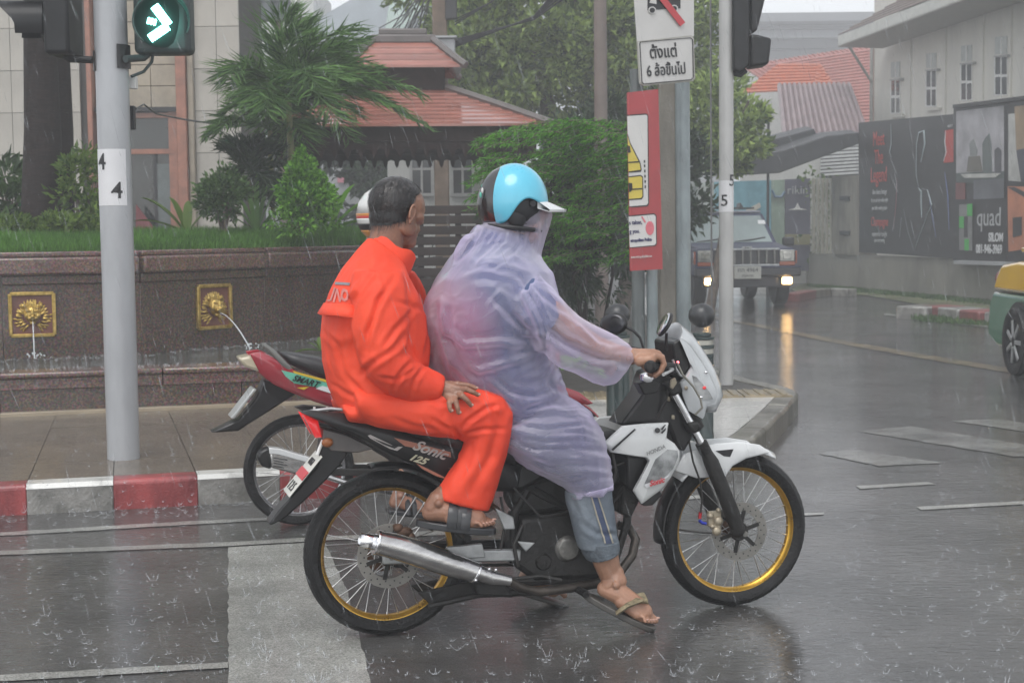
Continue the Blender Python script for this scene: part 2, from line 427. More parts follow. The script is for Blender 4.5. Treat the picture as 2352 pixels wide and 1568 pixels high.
# markings (4 mm sheets)
def mark(name, pts, m, z=0.004, jag=0.0):
    P = [G(x, y, z) for x, y in pts]
    if jag:
        Q = []
        for a, b in zip(P, P[1:] + P[:1]):
            n = max(2, int((b - a).length / 0.06)); t = (b - a).cross(V((0, 0, 1))).normalized()
            Q += [a + (b - a) * (i / n) + (t * RNG.uniform(-jag, jag) if i else V((0, 0, 0))) for i in range(n)]
        P = Q
    o = MB().poly(P).build(name, m, smooth=False, kind='structure'); return o
mark('crossing_stripe', [(524, 1256), (745, 1243), (800, 1360), (868, 1630), (524, 1630)], M_paint, jag=.004)
mark('crossing_edge_line', [(-60, 1276), (524, 1253), (745, 1240), (1140, 1222), (1140, 1210), (700, 1234), (524, 1244), (-60, 1266)], M_paint, .005, jag=.003)
mark('stop_line', [(-60, 1552), (524, 1519), (524, 1532), (-60, 1567)], M_paint, jag=.004)
mark('crossing_edge_line', [(1565, 1139), (1640, 1134), (1640, 1141), (1565, 1147)], M_paint)
mark('crossing_edge_line', [(1848, 1177), (1892, 1176), (1892, 1181), (1848, 1183)], M_paint)
mark('crossing_edge_line', [(1966, 1115), (2130, 1106), (2150, 1111), (1975, 1122)], M_paint, jag=.003)
mark('crossing_edge_line', [(2105, 1163), (2360, 1149), (2366, 1156), (2115, 1170)], M_paint, jag=.003)
mark('crossing_stripe', [(1880, 1040), (1955, 1031), (2165, 1062), (2020, 1070)], M_faint, jag=.014)
mark('crossing_stripe', [(1975, 990), (2090, 978), (2400, 1028), (2400, 1048), (2330, 1048)], M_faint, jag=.014)
mark('crossing_stripe', [(2185, 966), (2300, 962), (2420, 980), (2420, 1000)], M_faint, jag=.014)
mark('centre_line', [(1640, 727), (1700, 737), (1900, 775), (2130, 815), (2352, 850), (2500, 872), (2500, 880), (2345, 860), (2120, 823), (1890, 782), (1700, 742), (1640, 731)], M_yel, jag=.01)
mark('lane_line', [(2030, 719), (2200, 738), (2420, 762), (2420, 768), (2200, 744), (2030, 723)], M_paint, jag=.01)
mark('gutter_edge', [(-60, 1225), (450, 1195), (620, 1188), (620, 1194), (450, 1203), (-60, 1233)], M_paint, jag=.006)

# ================================================================ fountain planter
def granite(name, c1, c2):
    m, nt, b, N, L = _new(name)
    tc = N.new('ShaderNodeTexCoord').outputs['Object']
    v = tnoise(nt, 90, vec=tc, kind='Voronoi'); n = tnoise(nt, 60, 4, .7, tc); n2 = tnoise(nt, 2.5, 4, .6, tc, sc=(1, 1, .25))
    s = ramp(nt, n.outputs[0], 0.42, 0.62, c1, c2); s2 = mixc(nt, 0.5, s, v.outputs['Color'], 'SOFT_LIGHT')
    d = ramp(nt, n2.outputs[0], 0.3, 0.75, (0.62, 0.60, 0.58), (1.1, 1.08, 1.05)); L.new(mixc(nt, 1.0, s2, d, 'MULTIPLY'), b.inputs['Base Color'])
    b.inputs['Roughness'].default_value = 0.22; b.inputs['Coat Weight'].default_value = 0.35; b.inputs['Coat Roughness'].default_value = 0.1
    L.new(bump(nt, n2.outputs[0], 0.15, .01), b.inputs['Coat Normal']); return m
M_gr = granite('brown granite', (0.055, 0.038, 0.032), (0.16, 0.105, 0.085))
M_grr = granite('red granite', (0.085, 0.05, 0.042), (0.22, 0.14, 0.12))
M_soil = mat('soil', (0.04, 0.03, 0.02), 0.9, bmp=.6, bscale=30)
M_gold = mat('old gold paint', (0.50, 0.33, 0.07), 0.32, 0.75, var=0.35, scale=18, bmp=.2, col2=(0.66, 0.47, 0.15))
M_water = mat('falling water', (0.80, 0.84, 0.86), 0.08, var=0, alpha=0.55, spec=0.8)
M_pond, _nt, _b, _N, _L = _new('basin water'); _b.inputs['Base Color'].default_value = (0.05, 0.055, 0.05, 1); _b.inputs['Roughness'].default_value = .05
_L.new(bump(_nt, tnoise(_nt, 22, 3).outputs[0], .8, .03), _b.inputs['Normal'])
BWL = [(-9.0, 10.2), (-3.0, 12.3), (-1.345, 14.45)]
BFL = [(-9.0, 8.92), (-3.52, 10.40), (-0.35, 11.27)]
fp = thing('fountain_planter', (-2.5, 11, HP), 'raised brown granite planter with a water basin along the pavement', 'planter')
def split_line(P, step):
    out = []
    for a, b in zip(P, P[1:]):
        a, b = V((*a, 0)), V((*b, 0)); n = max(1, round((b - a).length / step)); out += [(a + (b - a) * (i / n), a + (b - a) * ((i + 1) / n)) for i in range(n)]
    return out
def wallrun(P, step, z0, z1, out0, out1, m, name, gap=.003, bevel=.004, par=fp):
    for a, b in split_line(P, step):
        t = (b - a).normalized(); n = V((t.y, -t.x, 0)); a = a + t * gap; b = b - t * gap
        q = [a - n * out0, b - n * out0, b + n * out1, a + n * out1]
        MB().add([pz(p, z0) for p in q] + [pz(p, z1) for p in q], [(3, 2, 1, 0), (4, 5, 6, 7), (0, 1, 5, 4), (1, 2, 6, 5), (2, 3, 7, 6), (3, 0, 4, 7)]).build(name, m, par, bevel=bevel)
M_cream = mat('cream ground strip', (0.33, 0.27, 0.19), .35, coat=.5)
wallrun([(x, y + 0.0) for x, y in BFL], 0.8, HP - .02, HP + .025, 0.1, .07, M_cream, 'ground_strip')
wallrun(BFL, 0.8, HP, 0.325, .26, 0, M_gr, 'basin_panel')
wallrun(BFL, 1.1, 0.325, 0.40, .26, .02, M_grr, 'basin_panel')
wallrun(BFL, 1.1, 0.403, 0.445, .26, .045, M_grr, 'basin_coping', bevel=.015)
wallrun(BWL, 1.15, 0.20, 0.99, .10, 0, M_gr, 'wall_panel')
wallrun(BWL, 1.15, 0.993, 1.065, .10, .03, M_gr, 'wall_moulding', bevel=.01)
wallrun(BWL, 1.4, 1.068, 1.205, .10, .075, M_grr, 'wall_coping', bevel=.018)
wallrun(BWL, 1.4, 1.208, 1.25, .10, .045, M_grr, 'wall_coping', bevel=.012)
wallrun([(-1.32, 14.5), (-.35, 11.27)], 1.2, HP, .44, .2, 0, M_grr, 'basin_end')
MB().add([(-9, 9.1, .41), (-3.5, 10.6, .41), (-.45, 11.45, .41), (-1.4, 14.4, .41), (-3.0, 12.25, .41), (-9, 10.15, .41)], [(0, 1, 2, 3, 4, 5)]).build('basin_water', M_pond, fp, smooth=False)
# mound of soil
def wall_y(x): return np.interp(x, [p[0] for p in BWL], [p[1] for p in BWL])
gx = np.linspace(-9, -1.3, 60); gt = np.concatenate([np.linspace(0.06, 3, 16), [5, 8.0]]); vs = []
def mound(t): return 1.20 + 0.17 * (1 - np.exp(-t / 0.7))
for x in gx:
    for t in gt: vs.append((x, min(wall_y(x) + t, 21.5), mound(t)))
vs = np.array(vs); n = len(gt); fs = [(i * n + j, (i + 1) * n + j, (i + 1) * n + j + 1, i * n + j + 1) for i in range(len(gx) - 1) for j in range(n - 1)]
soil = np_mesh('planter_soil', vs, fs, M_soil, fp)

# ================================================================ leaves
def leafmat(name, dark, light, rough=0.5, trans=0.3):
    m, nt, b, N, L = _new(name)
    g = N.new('ShaderNodeNewGeometry'); n = tnoise(nt, 1.6, 3)
    a = N.new('ShaderNodeMath'); a.operation = 'ADD'; L.new(g.outputs['Random Per Island'], a.inputs[0]); L.new(n.outputs[0], a.inputs[1])
    h = N.new('ShaderNodeMath'); h.operation = 'MULTIPLY'; h.inputs[1].default_value = 0.5; L.new(a.outputs[0], h.inputs[0])
    c = ramp(nt, h.outputs[0], 0.25, 0.80, dark, light); L.new(c, b.inputs['Base Color']); b.inputs['Roughness'].default_value = rough; b.inputs['Specular IOR Level'].default_value = .3
    t = N.new('ShaderNodeBsdfTranslucent'); L.new(c, t.inputs[0]); mx = N.new('ShaderNodeMixShader'); mx.inputs[0].default_value = trans
    L.new(b.outputs[0], mx.inputs[1]); L.new(t.outputs[0], mx.inputs[2]); L.new(mx.outputs[0], N['Material Output'].inputs[0]); return m
L_mid = leafmat('leaf mid', (0.030, 0.065, 0.020), (0.11, 0.20, 0.055))
L_hedge = leafmat('leaf lime', (0.04, 0.09, 0.015), (0.18, 0.27, 0.045))
L_tree = leafmat('leaf tree', (0.05, 0.10, 0.025), (0.42, 0.54, 0.15))
L_dark = leafmat('leaf dark', (0.012, 0.026, 0.012), (0.045, 0.085, 0.03))  # darker green leaf colour for background and inner foliage
L_palm = leafmat('leaf palm', (0.03, 0.080, 0.02), (0.17, 0.33, 0.08))
L_fern = leafmat('leaf feathery', (0.02, 0.085, 0.012), (0.15, 0.44, 0.025))
L_grass = leafmat('grass blade', (0.04, 0.11, 0.018), (0.15, 0.34, 0.05), .5)
L_cone = leafmat('leaf bright', (0.03, 0.11, 0.012), (0.22, 0.48, 0.05))
M_bark = mat('bark grey brown', (0.11, 0.085, 0.065), .7, var=.4, scale=14, bmp=.6, bscale=40)
M_barkd = mat('bark dark wet', (0.020, 0.013, 0.012), .7, var=.45, scale=10, bmp=.8, bscale=30, sc=(1, 1, 6), spec=.2)
def unit(a): return a / np.maximum(np.linalg.norm(a, axis=1), 1e-9)[:, None]
def leaves(name, P, D, L, W, m, parent=None, kind='stuff', jit=0.3, fold=0.25, up=None):
    """P base points, D direction of each leaf, L length(s), W width(s)"""
    n = len(P); D = unit(np.asarray(D) + RNG.normal(scale=jit, size=(n, 3))); L = np.broadcast_to(np.asarray(L, float), (n,))[:, None]; W = np.broadcast_to(np.asarray(W, float), (n,))[:, None]
    r = RNG.normal(size=(n, 3)) if up is None else np.broadcast_to(up, (n, 3)) + RNG.normal(scale=.3, size=(n, 3))
    S = unit(np.cross(D, r)); U = np.cross(S, D)
    mid = P + D * L * .45 + U * L * 0.06
    v = np.stack([P, mid + S * W * .5 + U * W * fold, P + D * L - U * L * .08, mid - S * W * .5 + U * W * fold, mid], 1).reshape(-1, 3)
    k = np.arange(n)[:, None] * 5
    f = np.concatenate([k + [0, 1, 4], k + [1, 2, 4], k + [2, 3, 4], k + [3, 0, 4]], 0)
    return np_mesh(name, v, f, m, parent, False, kind)
def cloud(c, r, n, shell=0.55):
    d = unit(RNG.normal(size=(n, 3))); t = (shell + (1 - shell) * RNG.random(n)) ** 1.0
    return np.array(c) + d * np.array(r) * t[:, None], d
def clumps(c, r, k, per, cr, shell=0.4):
    """leaf bases grouped in clumps through an ellipsoid"""
    C, d = cloud(c, r, k, shell); P = []; D = []
    for q, e in zip(C, d):
        s = cr * RNG.uniform(.6, 1.3); p, dd = cloud(q, (s, s, s * .75), int(per * RNG.uniform(.6, 1.4)), .2); P.append(p); D.append(unit(dd + e * .6 + [0, 0, .25]))
    return np.concatenate(P), np.concatenate(D)
# grass on the planter
n = 42000; x = RNG.uniform(-4.9, -1.32, n); t = np.abs(RNG.gamma(1.3, .55, n)) + .05; P = np.stack([x, wall_y(x) + t, mound(t) - .005], 1)
D = np.stack([RNG.normal(scale=.35, size=n), RNG.normal(scale=.35, size=n), np.ones(n)], 1)
leaves('grass', P, D, RNG.uniform(.05, .13, n), .006, L_grass, None, jit=.05)
def at(px, py, Y): return PY(px, py, Y)
def shrub(name, label, cat, px, py_top, py_bot, wpx, Y, m, n, L, W, stem=None, group=None, k=60, cr=.08, shape=1.0):
    b = at(px, py_bot, Y); t = at(px, py_top, Y); h = t.z - b.z; r = wpx * Y / FPX / 2
    base = V((b.x, b.y, mound(1.5) if b.x < -.4 else HP)); T = thing(name, base, label, cat, group)
    c = ((b.x + t.x) / 2, b.y, (b.z + t.z) / 2); P, D = clumps(c, (r, r, h / 2), k, n // k, cr)
    if shape != 1.0:  # cone
        f = np.clip((t.z - P[:, 2]) / h, 0.0, 1); f = f ** shape; P[:, 0] = c[0] + (P[:, 0] - c[0]) * f * 1.25; P[:, 1] = c[1] + (P[:, 1] - c[1]) * f * 1.25
    leaves('foliage', P, D, L, W, m, T)
    s = MB()
    for _ in range(5):
        e = V((c[0] + RNG.uniform(-.6, .6) * r, c[1] + RNG.uniform(-.6, .6) * r, c[2] + RNG.uniform(-.2, .5) * h * .5)); s.tube([base, (base + e) / 2 + V((0, 0, .05)), e], [.018, .014, .006], 6)
    s.build('stem', M_bark, T); return T
shrub('croton_shrub', 'tall open yellow-green shrub between the dark trunks and the pole numbered 4', 'shrub', 190, 335, 545, 120, 13.6, L_hedge, 900, .085, .035, k=26, cr=.11)
shrub('ball_shrub', 'dark green ball-headed shrub on a bare stem in the planter', 'shrub', 512, 385, 500, 130, 13.8, L_mid, 2600, .055, .028, k=50, cr=.09)
_b = at(512, 560, 13.8); _s = MB(); _s.tube([(_b.x + .02, _b.y, 1.3), (_b.x + .03, _b.y, 1.5), (_b.x, _b.y, 1.8)], [.02, .018, .015], 8).build('ball_shrub_stake', mat('stake wood', (0.2, .14, .08)), bpy.data.objects['ball_shrub'])
shrub('conical_shrub', 'bright green conical shrub beside the palm at the front of the planter', 'shrub', 695, 338, 545, 150, 13.7, L_cone, 6500, .05, .03, k=110, cr=.09, shape=.62)
P = []; D = []
for px in np.arange(-30, 235, 11):
    b = at(px, 530, 13.2); p, d = clumps((b.x, b.y + RNG.uniform(-.1, .1), 1.44), (.07, .12, .12), 4, 26, .06); P.append(p); D.append(d)
hd = thing('lime_hedge', at(100, 560, 13.2), 'low lime green clipped hedge at the foot of the two dark trunks', 'hedge'); leaves('foliage', np.concatenate(P), np.concatenate(D), .06, .03, L_hedge, hd)
shrub('broadleaf_plant', 'green broad leaved plant against the stone building left of the dark trunks', 'plant', 22, 345, 545, 110, 14.5, L_mid, 260, .20, .07, k=14, cr=.12)
def blade_plant(name, label, base, specs, m, group=None, cat='plant'):
    """long strap or banana leaves: (direction deg in view, elevation, length, width)"""
    T = thing(name, base, label, cat, group)
    for az, el, ln, wd in specs:
        d = V((math.cos(R_(az)) * math.cos(R_(el)), math.sin(R_(az)) * math.cos(R_(el)), math.sin(R_(el)))); sd = d.cross(V((0, 0, 1))).normalized(); v = []; f = []
        for i in range(8):
            t = i / 7; p = V(base) + d * (ln * t) - V((0, 0, ln * .35 * t * t)); w = wd * math.sin(math.pi * min(1, .12 + .88 * t)) ** .7 * .5 + .004
            v += [p - sd * w + V((0, 0, w * .3)), p - V((0, 0, w * .15)), p + sd * w + V((0, 0, w * .3))]
        for i in range(7):
            for j in (0, 1): f.append((i * 3 + j, i * 3 + j + 1, i * 3 + j + 4, i * 3 + j + 3))
        MB().add(v, f).build('leaf', m, T)
    return T
_g = at(800, 545, 14.2); blade_plant('banana_plant', 'banana-like plant with two long leaves right of the conical shrub', (_g.x - .18, _g.y, 1.36), [(15, 52, .75, .12), (40, 68, .8, .10), (-10, 35, .5, .1), (160, 70, .6, .1)], L_cone)
_g = at(430, 540, 14.0); blade_plant('strap_leaf_plant', 'arching yellow-green palm-like plant in front of the glass door', (_g.x, _g.y, 1.36), [(175, 55, .75, .10), (150, 70, .6, .08), (20, 60, .45, .08), (200, 35, .6, .07), (90, 80, .5, .08)], L_hedge)
_g = at(590, 540, 14.4); blade_plant('strap_leaf_plant', 'tuft of long narrow leaves between the ball shrub and the conical shrub', (_g.x, _g.y, 1.36), [(a, e, l, .045) for a, e, l in ((10, 60, .7), (60, 75, .8), (120, 70, .75), (160, 55, .7), (200, 45, .6), (-30, 50, .6), (90, 85, .9), (30, 70, .85), (140, 62, .8), (-10, 40, .55))], L_palm)
_g = at(1330, 735, 10.6)
blade_plant('leafy_plant', 'low bright green broad leaves on the ground behind the raincoat sleeve', (_g.x - .05, _g.y, .42), [(170, 30, .2, .11), (10, 28, .24, .13), (60, 40, .2, .11), (-20, 12, .26, .12), (130, 45, .2, .1), (200, 15, .22, .11), (-60, 25, .18, .1), (240, 20, .16, .09), (30, 60, .18, .1), (-5, -2, .3, .12)], L_cone)
_g = at(735, 800, 12.2)
blade_plant('water_plant', 'pale green bud and leaves of a water plant in the basin beside the orange jacket', (_g.x, _g.y, .43), [(170, 50, .16, .03), (100, 75, .18, .04), (20, 60, .14, .04), (185, 15, .25, .05), (200, 70, .15, .03)], L_hedge)

def palm(name, label, base, top, m, fronds, ln, leaf, group=None, seed=1, trunk_r=.05, trunk_m=None, wind=.25, nl=34, lw=.024):
    rng = np.random.default_rng(seed); T = thing(name, base, label, 'palm', group); top = V(top)
    MB().tube([V(base), (V(base) * .5 + top * .5), top], [trunk_r * 1.2, trunk_r, trunk_r * .8], 10).build('trunk', trunk_m or M_bark, T)
    for i in range(fronds):
        az = 2 * math.pi * (i + rng.uniform(-.3, .3)) / fronds * 2.4; el = R_(rng.uniform(5, 82)); L = ln * rng.uniform(.75, 1.15)
        d = V((math.cos(az) * math.cos(el), math.sin(az) * math.cos(el), math.sin(el))); pts = []
        for k in range(13):
            t = k / 12; p = top + d * (L * t) + V((wind * t * t * L, 0, -L * (.20 + .55 * math.cos(el)) * t * t)); pts.append(p)
        MB().tube(pts, [.011 * (1 - .8 * k / 12) for k in range(13)], 5).build('frond_stalk', m, T)
        P = []; D = []; Ls = []
        for k in range(nl):
            t = .12 + .86 * k / nl; q = t * 12; a = int(q); p = pts[a].lerp(pts[min(a + 1, 12)], q - a); tg = (pts[min(a + 1, 12)] - pts[a]).normalized()
            sd = tg.cross(V((0, 0, 1))).normalized()
            for s in (-1, 1):
                P.append(p); D.append(tg * .75 + sd * s * .8 + V((wind * .5, 0, rng.uniform(-.25, .25) - .12))); Ls.append(leaf * (math.sin(math.pi * (.15 + .8 * t)) * .75 + .3) * rng.uniform(.8, 1.1))
        leaves('frond', np.array([tuple(p) for p in P]), np.array([tuple(x) for x in D]), np.array(Ls), lw, m, T, kind='stuff', jit=.09, fold=.3)
    return T
_t = at(662, 215, 14.8); palm('areca_palm', 'big windblown palm with drooping fronds in front of the pavilion roof', (_t.x + .03, _t.y, 1.37), _t, L_palm, 30, 1.12, .46, seed=3, trunk_r=.035, trunk_m=mat('green cane', (0.16, .17, .05), .4), nl=46, lw=.020)
_t = at(620, 300, 15.2); palm('areca_palm', 'darker palm crown behind and left of the big windblown palm', (_t.x, _t.y, 1.37), _t, L_palm, 15, .85, .36, seed=8, trunk_r=.03, trunk_m=mat('green cane', (0.16, .17, .05), .4), wind=.1)
_t = at(575, 400, 14.6); palm('areca_palm', 'low dark palm clump below the big palm, above the ball shrub', (_t.x, _t.y, 1.37), _t, L_dark, 14, .55, .30, seed=11, trunk_r=.03, wind=.05)
for lab, x0, x1, s in (('thick dark palm trunk, the left one of the pair beside the pole numbered 4', 88, 96, 0), ('thick dark palm trunk, the right one of the pair beside the pole numbered 4', 120, 122, 1)):
    a = at(x1, 545, 13.9 + .25 * s); b = at(x0, -160, 13.9 + .25 * s)
    T = thing('palm_tree', (a.x, a.y, 1.3), lab, 'tree', 'pair of dark palm trunks in the planter')
    MB().tube([V((a.x, a.y, 1.25)), a.lerp(b, .35) + V((.02, 0, 0)), a.lerp(b, .7), b], [.20, .165, .14, .13], 18).build('trunk', M_barkd, T)
    P, D = cloud((b.x, b.y, b.z + .3), (1.4, 1.2, .5), 500, .3); leaves('crown', P, D, .5, .05, L_palm, T)
# feathery bush between the pavilion and the signs
fb = thing('feathery_bush', V((0.75, 13.6, HP)), 'dense feathery green bush with layered sprays behind the raincoat rider', 'bush')
P = []; D = []; stems = MB(); rng = np.random.default_rng(5); Ls = []
for i in range(230):
    px = rng.uniform(1100, 1470); lay = rng.random(); py = 272 + (1275 - px) ** 2 / 900 * (px < 1275) + lay ** 1.3 * 330; Yd = 13.6 + rng.uniform(-.55, .45)
    tip = at(px - 25, py, Yd); ln = rng.uniform(.22, .5); az = rng.uniform(2.3, 4.1); d = V((math.cos(az), math.sin(az) * .5, -.05)).normalized(); a = tip - d * ln + V((0, 0, -.05)); pts = []
    for k in range(7):
        t = k / 6; pts.append(a + d * ln * t + V((0, 0, .13 * t - .16 * t * t)))
    stems.tube(pts, .004, 4)
    for k in range(80):
        t = rng.random(); q = t * 5.99; j = int(q); p = pts[j].lerp(pts[j + 1], q - j) + V(rng.normal(scale=.012, size=3)); P.append(tuple(p)); sd = d.cross(V((0, 0, 1)))
        D.append(tuple(d * .5 + sd * (1 if k % 2 else -1) + V((0, 0, rng.uniform(-.7, .1))))); Ls.append(rng.uniform(.05, .11))
leaves('foliage', np.array(P), np.array(D), np.array(Ls), .011, L_fern, fb, jit=.15); stems.build('twig', M_bark, fb, kind='stuff')
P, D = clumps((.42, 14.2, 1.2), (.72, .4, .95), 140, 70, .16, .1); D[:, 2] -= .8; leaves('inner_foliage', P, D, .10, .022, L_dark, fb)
st = MB()
for i in range(9):
    a = V((.35 + rng.uniform(-.45, .55), 14 + rng.uniform(-.2, .2), HP)); st.tube([a, a + V((rng.uniform(-.2, .2), 0, .8)), a + V((rng.uniform(-.4, .4), 0, 1.7))], [.02, .015, .008], 6)
st.build('stems', M_barkd, fb, kind='stuff')
def tree(label, c, r, k, per, cr, m, L, W, base, tr=.18, group=None, name='leafy_tree'):
    T = thing(name, base, label, 'tree', group); P, D = clumps(c, r, k, per, cr, .35); leaves('crown', P, D, L, W, m, T); t = MB(); b = V(base)
    c = V(c); t.tube([b, b.lerp(V((c.x, c.y, c.z - r[2] * .6)), .6) + V((.1, 0, 0)), V((c.x, c.y, c.z - r[2] * .4))], [tr, tr * .8, tr * .6], 12)
    for i in range(9):
        e = c + V((RNG.uniform(-.7, .7) * r[0], RNG.uniform(-.7, .7) * r[1], RNG.uniform(-.2, .6) * r[2])); t.tube([V((c.x, c.y, c.z - r[2] * .5)), (e + c) / 2 - V((0, 0, .2)), e], [tr * .4, tr * .25, .02], 7)
    t.build('trunk', M_bark, T); return T
tree('large leafy tree filling the background behind the feathery bush', (0.55, 27, 5.1), (2.8, 2.0, 2.6), 260, 110, .42, L_tree, .17, .085, (1.3, 27.5, 0), .22)
tree('smaller leafy tree between the sign posts and the corrugated roof', (3.45, 24.5, 3.0), (.85, .8, .95), 60, 80, .24, L_tree, .14, .07, (3.2, 24.6, 0), .08)
tree('leafy tree directly behind the prohibition sign', (2.6, 27, 4.9), (1.35, 1.2, 2.6), 110, 90, .36, L_tree, .16, .08, (2.7, 27.0, 0), .14)
tree('dark-leaved tree behind the pavilion', (-2.4, 34, 3.2), (3.2, 1.5, 2.0), 120, 90, .45, L_dark, .22, .11, (-1.9, 34, 0), .22)
tree('dense dark-leaved tree low behind the feathery bush', (1.5, 21, 2.0), (1.25, 1.2, 1.1), 110, 90, .3, L_dark, .14, .07, (1.5, 21, 0), .12)
# ================================================================ stone building on the left
M_stone = mat('grey facing stone', (0.40, 0.375, 0.33), .5, var=.16, scale=1.4, bmp=.15, bscale=30, sc=(1, 1, .5), coat=.2)
M_stone2 = mat('tan facing stone', (0.34, 0.29, 0.22), .5, var=.18, scale=3, bmp=.15, coat=.2)
M_orange = mat('orange brown frame', (0.29, 0.115, 0.07), .35, var=.25, scale=5, coat=.4)
M_glassd = mat('dark glass', (0.02, 0.024, 0.024), .08, var=.2, scale=2, spec=.7)
M_dark = mat('dark metal', (0.02, 0.02, 0.022), .4, var=.2)
M_alu = mat('white frame paint', (0.72, .72, .70), .4)
YB = 21.8
def bx(px, Y=YB): return PY(px, 300, Y).x
def bz(py, px=300, Y=YB): return PY(px, py, Y).z
sb = thing('stone_building', (bx(200), YB, 0), 'pale stone clad building with an orange framed glass door behind the planter', 'building')
MB().box(((bx(-260) + bx(552)) / 2, YB + 1.12, 3.5), (bx(552) - bx(-260), 2.0, 9)).build('wall', M_joint, sb, smooth=False)
pw, ph = .325, .592; z0 = bz(440 * .3827 / 1.0612, 350)
tmpl = MB().box((0, 0, 0), (pw - .008, .05, ph - .008)).mesh('stone_panel'); tmpl.materials.append(M_stone)
x0 = bx(158); xl, xr = bx(207), bx(445); k = -16
while True:
    xa = x0 + k * pw; k += 1
    if xa > bx(545): break
    if xa < bx(-60): continue
    if xa + pw / 2 > xl and xa - pw / 2 < xr:
        continue
    for j in range(-6, 5):
        z = z0 + (j + .5) * ph
        if z < 1.2: continue
        o = link_mesh('stone_panel', tmpl, None, sb, (xa - sb.location.x, .075 + RNG.uniform(-.004, .004) - 0, z)); o.location.y = YB + .08 + RNG.uniform(-.004, .004) - sb.location.y
# columns, shading strip, lintel panels, door
for pxs in ((207, 219), (410, 433)):
    a, b = bx(pxs[0]), bx(pxs[1]); MB().box(((a + b) / 2, YB - .02, 3.6), (b - a, .22, 7.6)).build('door_column_and_shading', M_orange, sb, bevel=.01)
a, b = bx(434), bx(447); MB().box(((a + b) / 2, YB + .03, 3.6), (b - a, .16, 7.6)).build('door_column_and_shading', M_stone2, sb, bevel=.01)  # tan strip stands in for the shading beside the orange column
xa, xb = bx(222), bx(409); zt = bz(247, 350)
for i in range(3):
    for j in range(8):
        w = (xb - xa) / 3; MB().box((xa + w * (i + .5), YB + .09, zt + .155 + j * .30), (w - .008, .05, .29)).build('lintel_panel', M_stone2, sb, bevel=.004)
zq = bz(348, 350)
MB().box(((xa + xb) / 2, YB + .02, zt - .03), (xb - xa, .16, .06)).build('door_lintel', M_dark, sb)
MB().box(((xa + xb) / 2, YB + .05, zt - .11), (xb - xa - .02, .08, .07)).build('door_rail', M_orange, sb)
MB().box(((xa + xb) / 2, YB + .05, zq), (xb - xa - .02, .10, .07)).build('door_rail', M_orange, sb)
MB().box((bx(397), YB + .06, zt / 2), (bx(409) - bx(388), .1, zt)).build('door_jamb', M_orange, sb)
MB().box(((xa + xb) / 2, YB + .095, zt / 2), (xb - xa, .02, zt)).build('door_glass', M_glassd, sb, smooth=False)
MB().box((bx(352), YB + .07, zq / 2), (.05, .04, zq)).build('door_stile', M_dark, sb)
MB().box((bx(378), YB + .065, 1.55), (.34, .02, 1.6)).build('door_leaf', mat('grey glass', (.10, .12, .12), .15, var=.2), sb, smooth=False)
MB().prism([at(312, 470, 21.6), at(350, 520, 21.6), at(362, 570, 21.6), at(312, 600, 21.6)], (0, .05, 0)).build('red_notice', mat('dull red', (.16, .03, .035), .5), sb, smooth=False)
# camera box with its cable beside the pole
wire = thing('service_cable', at(330, 240, 13), 'thin black cable sagging from the pole numbered 4 to the palms', 'cable')
MB().tube([at(312, 250, 8.7), at(330, 240, 10), at(360, 262, 12), at(430, 276, 16), at(520, 288, 18), at(580, 288, 18)], [.005, .006, .007, .01, .012, .012], 6).build('cable', M_dark, wire)

# ================================================================ thai pavilion
M_shing = mat('brown red roof board', (0.30, 0.115, 0.085), .22, var=.22, scale=2.0, coat=.7, sc=(1, 1, 6))
M_dwood = mat('dark brown wood', (0.032, 0.018, 0.016), .7, var=.3, scale=6, spec=.2)  # one even dark brown for posts, fascia and roof neck
M_ridge = mat('roof ridge grey', (0.13, 0.115, 0.11), .4)
YP = 16.6
pc = at(905, 285, YP); W = (at(1237, 283, YP).x - at(581, 290, YP).x) / 2; rot = Matrix.Rotation(R_(7), 4, 'Z')
pv = thing('pavilion', (pc.x, YP + W, HP), 'open Thai pavilion with a two tier pink-brown board roof and lace fascia', 'pavilion', rz=R_(5))
ZE, ZT = pc.z, at(905, 186, YP + 1.0).z - .1; ZN = at(905, 152, YP + 1.0).z; ZR = at(905, 96, YP + 1.2).z
def tier(zb, zt, wb, wt, rowsn, nm):
    for side in range(4):
        Rm = Matrix.Rotation(side * math.pi / 2, 3, 'Z')
        for i in range(rowsn):
            t0, t1 = i / rowsn, (i + 1) / rowsn; w0 = wb + (wt - wb) * t0; w1 = wb + (wt - wb) * t1; za = zb + (zt - zb) * t0 - HP; zc = zb + (zt - zb) * t1 - HP; o = .03
            q = [V((-w0, -w0 - o, za)), V((w0, -w0 - o, za)), V((w1, -w1, zc)), V((-w1, -w1, zc))]
            lo = [p - V((0, 0, .028)) for p in q[:2]] + [q[2] - V((0, 0, .028)), q[3] - V((0, 0, .028))]
            vs = [Rm @ p for p in q + lo]
            o_ = MB().add(vs, [(0, 1, 2, 3), (7, 6, 5, 4), (0, 4, 5, 1), (1, 5, 6, 2), (2, 6, 7, 3), (3, 7, 4, 0)])
            ob = o_.build('roof_board', M_shing, None, smooth=False); ob.parent = pv
        e = MB().tube([Rm @ V((wb + .06, -wb - .06, zb - HP - .01)), Rm @ V(((wb + wt) / 2, -(wb + wt) / 2, (zb + zt) / 2 - HP + .03)), Rm @ V((wt, -wt, zt - HP + .03))], .045, 6)
        ob = e.build('roof_hip', M_ridge); ob.parent = pv
wn1 = (at(990, 200, YP + 1).x - at(905, 200, YP + 1).x) + .05
tier(ZE, ZT, W, wn1 + .02, 9, 'lower'); wu = (at(1010, 150, YP + .9).x - at(905, 150, YP + .9).x) + .12
tier(ZN, ZR, wu, .34, 4, 'upper')
def loc(ob): ob.parent = pv; return ob
